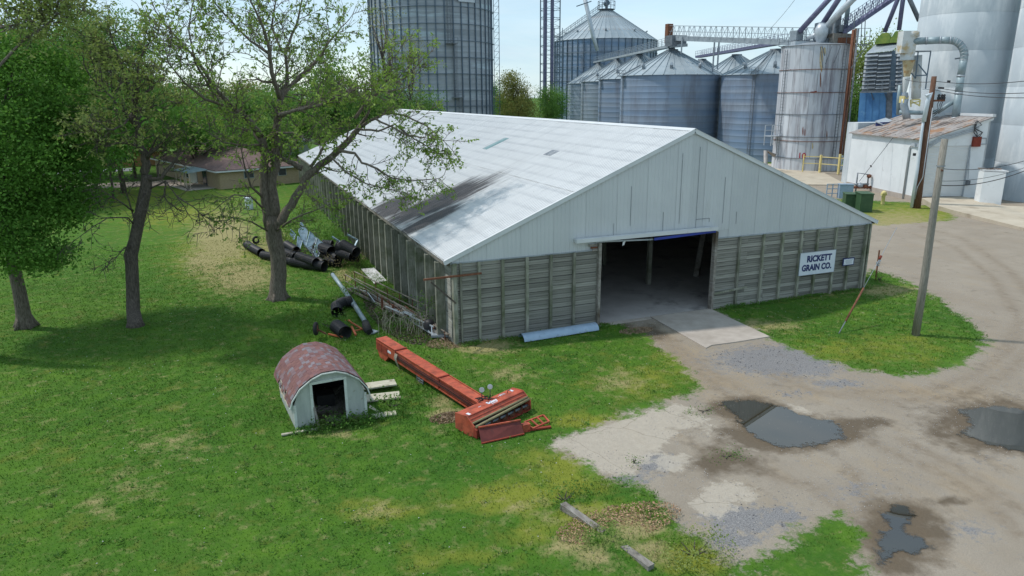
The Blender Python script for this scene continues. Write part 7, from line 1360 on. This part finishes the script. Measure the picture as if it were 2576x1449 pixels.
# leaning tree with bare lower branches
D2 = 43.6; o2 = lambda pts, z=z0, D=D2: [AT(*z(p[0], p[1]), D+(p[2] if len(p) > 2 else 0)) for p in pts]; b2 = G(341, 820); T2_ = Tree(5)
T2_.wood.tube([b2-Z*.2, b2+Z*.2]+o2([(965, 1040), (962, 880), (955, 720), (948, 640), (975, 540), (1005, 400), (1035, 260), (1060, 140), (1062, 60)], z1b), [.55, .40, .36, .34, .33, .36, .31, .30, .31, .30, .27], 12)
Lm = T2_.limb; y_ = dict(up=.1)
Lm(o2([(1062, 1260), (1055, 1170), (1050, 1110), (990, 1030), (990, 900), (975, 720)]), .25, .16, 8, 2.0, .3, 6, .9, .7); Lm(o2([(975, 720), (1030, 690), (1090, 650), (1112, 610)]), .12, .03, 6, 2.0, .2, 7, .9, .9)
Lm(o2([(975, 720), (930, 600, 1), (880, 460, 1), (830, 330, 2), (790, 230, 2)]), .11, .03, 18, 2.4, .1, 8, .9, 1.); Lm(o2([(978, 700), (990, 560, -1), (1010, 430, -1), (1060, 330, -1), (1130, 270, -1)]), .08, .02, 12, 1.8, .1, 7, .8, .8)
Lm(o2([(990, 930), (930, 850, -1), (860, 760, -2), (780, 680, -2), (700, 600, -2)]), .1, .03, 16, 2.3, .1, 8, .9, 1.); Lm(o2([(1010, 1060), (930, 1040, -1), (850, 1035, -2), (760, 1060, -2), (680, 1020, -2)]), .09, .02, 14, 2.0, .15, 7, .9, .8)
Lm(o2([(1060, 1150), (1130, 1080, -1), (1200, 1000, -1), (1250, 930, -1)]), .12, .03, 9, 1.5, .3, 5, .8, .3); Lm(o2([(1065, 1300), (1170, 1290, -1), (1250, 1190, -1), (1300, 1090, -1), (1360, 1040, -1)]), .14, .03, 10, 1.6, .3, 5, .8, .1)
Lm(o2([(1150, 1290), (1140, 1200), (1170, 1130), (1210, 1040)]), .07, .02, 6, 1.4, .3, 5, .7, .2); Lm(o2([(990, 880), (1060, 800, 2), (1130, 760, 2), (1200, 790, 2)]), .06, .02, 9, 1.9, .1, 7, .8, 1.)
Lm(o2([(940, 620, 1), (860, 560, 2), (780, 500, 2), (700, 440, 2)]), .07, .02, 12, 2.1, .1, 8, .9, 1.); Lm(o2([(960, 820), (900, 900, -2), (820, 940, -3), (720, 930, -3), (640, 960, -3)]), .07, .02, 12, 1.9, .1, 7, .9, .9)
for pts in ([(970, 370), (930, 230), (880, 110), (820, 0)], [(965, 320), (880, 260, -1), (780, 200, -1), (690, 140, -1)], [(968, 420), (930, 370, -1), (780, 370, -2), (640, 460, -2), (530, 540, -2)], [(1075, 165), (1200, 105, -1), (1280, 215, -2), (1340, 300, -2), (1400, 400, -2)], [(1280, 215, -2), (1400, 290, -2), (1470, 360, -2)], [(1200, 110, -1), (1190, 210, -1), (1230, 280, -1)], [(950, 580), (900, 590, -1), (850, 650, -1), (760, 700, -1)], [(1060, 180), (1000, 300, -2), (1100, 320, -2)]): Lm(o2(pts, z1b), .055, .012, 9, 1.5, .2, 4, .8, 0, -.05)
T2_.build('leaning_tree', 'crooked tree with yellow-green young leaves above and bare lower branches, left of the large one', b2, leaf_yellow, per=5, size=.20, spread=.07, droop=.3, bark_m=bark_dark)
# dense maple at the left edge
def dense(rs, clumps, per, size, m_, noise_gap=.0, asp=.7):
    P = []
    for (c, R_c, n) in clumps:
        for k in range(n):
            d = rs.normal(size=3); d /= np.linalg.norm(d); rr = rs.uniform(.55, 1.0)**.5; p = np.array(c)+d*np.array(R_c)*rr
            if fbm(p[0]*1.7+p[2], p[1]*1.7+p[2]*1.3, 2.6, 31) < noise_gap: continue
            cr = rs.uniform(.5, 1.0)*size*4.5; q_ = rs.normal(size=(per, 3))*np.array([cr, cr, cr*.45]); P.append(p+q_)
    return leaf_mesh('crown', np.concatenate(P), size, m_, rs, .3, asp)
D3 = 45.5; b3 = G(65, 822); T3_ = Tree(9); o3 = lambda pts, z=z1b: [AT(*z(p[0], p[1]), D3+(p[2] if len(p) > 2 else 0)) for p in pts]
T3_.wood.tube([b3-Z*.2, b3+Z*.25]+o3([(165, 1040), (140, 900), (95, 700), (55, 480), (20, 250), (0, 80), (-40, -150)]), [.62, .42, .36, .33, .31, .30, .28, .27, .22], 12)
for k in range(5): a = k*1.25+.3; T3_.wood.tube([b3+Vector((.65*math.cos(a), .65*math.sin(a), -.1)), b3+Vector((.4*math.cos(a), .4*math.sin(a), .25)), b3+Vector((.2*math.cos(a), .2*math.sin(a), .9))], [.09, .14, .1], 6)
for pts, r in (([(50, 330), (120, 250), (220, 200), (300, 120)], .12), ([(20, 200), (100, 60), (180, -100), (260, -300)], .14), ([(0, 60), (-60, -200), (40, -500), (120, -800)], .16), ([(90, 560), (150, 620, -1), (260, 660, -1), (350, 690, -1)], .05), ([(60, 480), (0, 540, -1), (-80, 560, -1)], .06)): T3_.limb(o3(pts), r, .03, 8, 2.2, .2, 5, .8, 0.)
t3 = T3_.build('maple_tree', 'dense dark green maple with a flared trunk at the left edge of the lawn', b3, leaf_maple)
zz3 = lambda u, v, dd=0: tuple(AT(u, v, D3+dd))
rs3 = np.random.default_rng(77)
cl = [(zz3(20, 250), (3.6, 3.2, 3.6), 150), (zz3(110, 240, 1), (2.6, 3.0, 2.8), 120), (zz3(-60, 300), (3.5, 3.5, 4), 90), (zz3(60, 380, -1), (3.6, 3.2, 2.5), 150), (zz3(160, 440, 0), (2.0, 2.6, 1.9), 90), (zz3(170, 340, 1), (1.5, 2.2, 1.9), 60), (zz3(120, 520, -1), (2.4, 2.4, 1.2), 70), (zz3(60, 620, -2), (2.4, 1.8, .9), 55), (zz3(100, 655, -2), (1.1, 1.0, .5), 22), (zz3(-20, 560, -2), (2.2, 2, 1.5), 50), (zz3(-40, 470, -1), (2.6, 2.5, 2), 60), (zz3(40, 150, 0), (2.4, 2.5, 1.6), 60)]
link('crown', dense(rs3, cl, 75, .17, leaf_maple, .30), t3)
s = Tree(33); D5 = 41
P5 = [AT(-120, 340, D5), AT(-30, 200, D5), AT(60, 100, D5), AT(120, 60, D5), AT(165, 20, D5), AT(200, -40, D5)]; s.limb(P5, .1, .02, 14, 2.3, .3, 7, .9, 1.); s.limb([AT(-60, 90, D5), AT(0, 70, D5), AT(50, 62, D5), AT(110, 56, D5), AT(170, 55, D5)], .09, .02, 14, 1.9, .1, 8, .9, 1.); s.limb([AT(-60, 0, D5), AT(20, -10, D5), AT(90, 0, D5), AT(150, 10, D5)], .08, .02, 14, 2.1, .1, 8, .9, 1.)
bb = AT(-110, 560, D5); s.wood.tube([Vector((bb.x, bb.y, -.2)), Vector((bb.x, bb.y, 3)), bb, AT(-120, 340, D5)], [.45, .38, .35, .2], 10)
s.build('edge_tree', 'loose yellow-green tree with one long bare branch crossing the top left corner', Vector((bb.x, bb.y, 0)), leaf_yellow, per=9, size=.19, spread=.22, droop=.2)
# stock of background trees, each copied with its own trunk and crown
def proto(seed, h, w, m_, n=260, per=26, size=.42, gap=.33, trunk_h=.28, sparse=False):
    rs = np.random.default_rng(seed); rr = random.Random(seed); t = thing('tree', 'x', 'tree'); s = MB(); pts = [Vector((0, 0, -.3)), Vector((rr.gauss(0, .15), rr.gauss(0, .15), h*.3)), Vector((rr.gauss(0, .4), rr.gauss(0, .4), h*.6)), Vector((rr.gauss(0, .5), rr.gauss(0, .5), h*.9))]; s.tube(pts, [h*.015, h*.012, h*.008, h*.003], 8)
    cl = []
    for k in range(11):
        a = rr.uniform(0, 6.28); zz_ = rr.uniform(trunk_h+.1, .92); rad = w*.5*math.sqrt(max(.05, 1-((zz_-.58)/.48)**2))*rr.uniform(.35, .75); c = Vector((rad*math.cos(a), rad*math.sin(a), h*zz_)); q_ = h*(zz_-rr.uniform(.12, .25)); i_ = Vector((0, 0, max(h*.2, q_))); s.tube([i_, i_.lerp(c, .5)+Z*.3, c], [h*.009, h*.006, h*.003], 5)
        cl.append((tuple(c), (w*.24*rr.uniform(.8, 1.2), w*.24*rr.uniform(.8, 1.2), h*.13*rr.uniform(.8, 1.3)), n//11))
    cl.append(((0, 0, h*.62), (w*.3, w*.3, h*.3), n//4)); s.obj('trunk', bark_dark, t); link('crown', dense(rs, cl, per, size, m_, gap), t); return t
protos = dict(mid=proto(101, 15, 12, leaf_mid), mid2=proto(102, 18, 11, leaf_mid, size=.4), mapl=proto(103, 16, 13, leaf_maple), oliv=proto(104, 14, 12, leaf_olive, n=420, size=.36), tall=proto(105, 22, 11, leaf_mid, n=420, per=34, size=.28, gap=.36), pale=proto(106, 20, 8, leaf_pale, n=110, per=10, size=.28, gap=.42), yel=proto(107, 13, 11, leaf_yellow, size=.36), tall2=proto(108, 22, 10, leaf_maple, n=420, per=34, size=.28, gap=.36))
used = set()
def tree(kind, u, vtop, D, label, w=1.0, rz=None, group=None, name=None):
    src = protos[kind]; o = src if kind not in used else copy_tree(src); used.add(kind); h0 = dict(mid=15, mid2=18, mapl=16, oliv=14, tall=22, pale=20, yel=13, tall2=22)[kind]
    p = AT(u, 300, D); h = ZV(p.x, p.y, vtop); sc = h/h0/.98; o.location = (p.x, p.y, 0); o.scale = (sc*w, sc*w, sc); o.rotation_euler.z = rz if rz is not None else (u*.37+D) % 6.28
    o.name = name or dict(mid='broadleaf_tree', mid2='broadleaf_tree', mapl='broadleaf_tree', oliv='olive_tree_crown', tall='tall_tree', pale='bare_tree', yel='young_tree', tall2='tall_tree')[kind]
    if kind == 'oliv' and not name: o.name = 'broadleaf_tree'
    o['label'] = label; o['category'] = 'tree'
    if group: o['group'] = group
    return o
tree('tall', 285, -4, 106, 'tall fresh green tree rising behind the leaning tree, left of its top', .95); tree('tall2', 350, 50, 112, 'tall feathery green tree right behind the crown of the leaning tree', .8); tree('tall', 215, 60, 108, 'tall green tree between the maple and the leaning tree', .8, 2.)
tree('mapl', 150, 130, 100, 'dark broad tree filling the gap behind the maple at left', 1.2); tree('mid', 60, 60, 112, 'green tree behind the maple near the left edge', 1.1); tree('mapl', -30, 150, 100, 'dark tree cut by the left edge of the picture behind the maple', 1.2)
tree('mapl', 255, 262, 100, 'dark trunked tree beside the street, left of the leaning trunk', 1.0)
g2 = 'trees in the belt behind the brown-roofed house'
for kind, u, vt, D, w, lb in (('mid', 230, 215, 130, 1.2, 'belt tree farthest left, above the street'), ('mapl', 320, 230, 125, 1.2, 'dark belt tree behind the orange house'), ('oliv', 440, 196, 150, 1.25, 'olive yellow belt tree right of the leaning tree top'), ('mid', 400, 215, 135, 1.2, 'green belt tree left of the olive one'),
    ('mapl', 480, 238, 118, 1.2, 'dark green belt tree directly above the brown roof'), ('mid2', 520, 205, 160, 1.2, 'green belt tree above the right half of the brown roof'), ('pale', 500, 192, 170, 1.5, 'hazy pale belt tree showing above the olive one'), ('oliv', 580, 210, 165, 1.2, 'yellowish belt tree left of the spreading trunk'), ('mid', 610, 228, 128, 1.2, 'green belt tree low behind the outbuildings'),
    ('mid2', 680, 206, 160, 1.2, 'green belt tree directly behind the spreading tree fork'), ('mapl', 740, 225, 135, 1.2, 'dark belt tree right behind the spreading trunk'), ('mid', 800, 200, 150, 1.2, 'green belt tree behind the right limbs'), ('yel', 560, 300, 140, 1.3, 'low yellow-green belt tree near the grey-roofed house'), ('mid', 660, 290, 115, 1.2, 'low green belt tree close behind the ranch house')): tree(kind, u, vt, D, lb, w, group=g2)
tree('mid2', 850, 135, 112, 'bright green tree behind the middle of the spreading tree, left of the steel silo', .75); tree('mid', 905, 215, 118, 'green tree at the left foot of the steel silo', .9); tree('mid2', 980, 175, 125, 'green tree in front of the steel silo base, left one', .6); tree('mid', 1050, 232, 128, 'low green tree in front of the steel silo base, right one', .9); tree('mapl', 1020, 262, 116, 'small dark green tree peeking over the barn ridge end', .7)
tree('pale', 975, -10, 122, 'nearly bare pale tree standing in front of the steel silo, left one', .8); tree('pale', 1040, 60, 126, 'nearly bare pale tree standing in front of the steel silo, right one', .6, 2.5)
tree('mapl', 1248, 205, 230, 'dark green tree at the right foot of the steel silo', .5); tree('oliv', 1305, 184, 200, 'round golden-green tree standing alone between the silo and the lattice tower', .62); tree('mid', 1272, 236, 205, 'green tree at the left of the round golden one', .6); tree('mid', 1378, 215, 215, 'green tree seen through the lattice tower', .6); tree('mapl', 1400, 222, 225, 'dark tree right of the lattice tower, mostly behind the bins', .6)
tree('yel', 2166, 112, 158, 'bright yellow-green tree between the numbered tank and the blue dryer', .6); tree('mid', 2155, 205, 150, 'green tree lower between the numbered tank and the dryer', .7)
g5 = 'far trees along the horizon'; ORD = 'first second third fourth fifth sixth seventh eighth ninth tenth eleventh twelfth'.split()
for k in range(12): tree(('mid', 'mapl', 'oliv', 'mid2')[k % 4], 60+95*k, 222+(k*7 % 11), 300+30*(k % 4), 'far tree on the left horizon, '+ORD[k]+' from the left edge', 1.5, group=g5)
for k in range(5): tree(('mid', 'mapl', 'oliv')[k % 3], 1470+60*k, 226+(k*5 % 7), 420, 'far tree on the horizon beyond the bins, '+ORD[k]+' from the left', 1.6, group='far trees beyond the bins')
# shrubs, vines and weeds
def bush(name, label, c, R_, n, per, size, m_, seed, cat='bush', stems=6):
    rs = np.random.default_rng(seed); t = thing(name, label, cat, c); c = Vector(c); s = MB()
    for k in range(stems): a = k*6.28/stems; s.tube([c, c+Vector((R_[0]*.4*math.cos(a), R_[1]*.4*math.sin(a), R_[2]*1.1))], [.03, .01], 4, False)
    s.obj('stems', bark_dark, t); link('foliage', dense(rs, [((c.x, c.y, c.z+R_[2]*.9), R_, n)], per, size, m_, .25), t)
bush('shrub', 'bright green leafy bush growing behind the pipe heap against the barn posts', Vector((-3.6, 27.5, 0)), (2.2, 2.6, 1.6), 90, 26, .16, weed_mat, 1); bush('shrub', 'green bush behind the spreading trunk, left of the pipe heap bush', Vector((-5.6, 31, 0)), (1.8, 2.4, 1.5), 60, 24, .16, leaf_spring, 2)
bush('vine', 'green vine climbing the wall post near the barn corner', Vector((-.55, 3.0, 0)), (.25, .35, 1.2), 26, 16, .10, weed_mat, 3, 'vine', 2); bush('weed_clump', 'dark green weeds round the black pipe mouth', Vector((-5.4, 5.0, 0)), (1.2, .9, .35), 40, 24, .10, weed_mat, 4, 'weeds'); bush('weed_clump', 'weeds under the grey tube by the walkway', gz_(400, 480), (.8, 1.0, .4), 26, 20, .10, weed_mat, 5, 'weeds')
bush('weed_clump', 'dark green tuft at the foot of the steel post', tp+Vector((.1, -.2, 0)), (.45, .4, .25), 16, 22, .07, weed_mat, 6, 'weeds'); bush('weed_clump', 'pale dry brambles between the pipe heap and the white sheet', G(*zpile(1450, 1120)), (1.5, 1.6, .5), 60, 18, .10, dry_weed, 7, 'weeds')
bush('weed_clump', 'green weeds at the foot of the walkway near the corner', gz_(1250, 900), (1.3, .8, .3), 34, 18, .08, weed_mat, 8, 'weeds'); bush('weed_clump', 'bright weeds in front of the upper edging timber', G(1520, 1380), (.9, .6, .3), 30, 26, .06, leaf_yellow, 9, 'weeds'); bush('weed_clump', 'yellowish weed mound at the bottom right of the bank', G(1745, 1400), (1.1, .8, .3), 50, 26, .06, leaf_yellow, 10, 'weeds'); bush('weed_clump', 'weeds by the upper edging timber', G(1420, 1260), (.8, .5, .2), 24, 22, .06, weed_mat, 11, 'weeds')
bush('weed_clump', 'long grass standing in the shed doorway', FL+sx*1.5-sy*.35, (1.1, .3, .14), 30, 24, .10, weed_mat, 12, 'weeds'); bush('weed_clump', 'long grass between the planks beside the shed', FR+sx*1.2+sy*.3, (.8, .35, .12), 26, 22, .10, weed_mat, 13, 'weeds')
s = MB(); r9 = random.Random(4)
for k in range(60):
    p = gz_(r9.uniform(750, 1400), 0)*0+gz_(r9.uniform(760, 1420), r9.uniform(860, 1000)); s.tube([p, p+Vector((r9.gauss(0, .12), r9.gauss(0, .12), r9.uniform(.4, 1.0))), p+Vector((r9.gauss(0, .3), r9.gauss(0, .3), r9.uniform(.8, 1.3)))], [.012, .009, .004], 3, False)
s.obj('dry_stalks', pale_wood, label='thin dry weed stalks standing in front of the walkway', cat='weeds', kind='stuff')

bush('weed_clump', 'low green weeds growing through the wet gravel left of the puddle', G(1828, 1150), (.7, .4, .05), 26, 12, .05, weed_mat, 21, 'weeds', 3); bush('weed_clump', 'sparse green tuft growing through gravel behind the left tip of the puddle', G(1770, 1035), (.9, .4, .04), 20, 12, .05, weed_mat, 22, 'weeds', 3); bush('weed_clump', 'upright green sprout at the dark gravel patch', G(1595, 1165), (.12, .12, .16), 6, 14, .05, weed_mat, 23, 'weeds', 2)

def edge_weeds(name, label, x0, x1, y0, y1, n, hmax, m_, seed):
    r_ = np.random.default_rng(seed); x = r_.uniform(x0, x1, n); y = r_.uniform(y0, y1, n); k_ = fbm(x, y, .9, seed) > .42; x, y = x[k_], y[k_]; n = len(x); per = 9; h = hmax*r_.uniform(.3, 1, n)*vnoise(x, y, 1.5, seed)
    P = np.repeat(np.stack([x, y, 0*x], 1), per, 0)+r_.normal(size=(n*per, 3))*np.array([.06, .06, 0]); P[:, 2] = np.repeat(h, per)*r_.random(n*per)
    link(name, leaf_mesh(name, P, .10, m_, r_, -.6, .35), label=label, cat='weeds', kind='stuff')
edge_weeds('wall_weeds', 'rank green weeds growing along the foot of the long plank wall', -2.6, -.5, 3, 34, 2600, .8, weed_mat, 51)
edge_weeds('wall_weeds', 'short weeds and grass along the foot of the front plank wall left of the doorway', .2, 8.6, -.75, -.2, 420, .3, weed_mat, 52)
edge_weeds('wall_weeds', 'short grass along the foot of the front plank wall right of the doorway', 15.8, 27.5, -.5, -.2, 420, .25, weed_mat, 53)
edge_weeds('tall_grass', 'tall grass tufts round the little shed and its planks', -8.9, -4.0, -7.4, -6.5, 420, .35, weed_mat, 54)
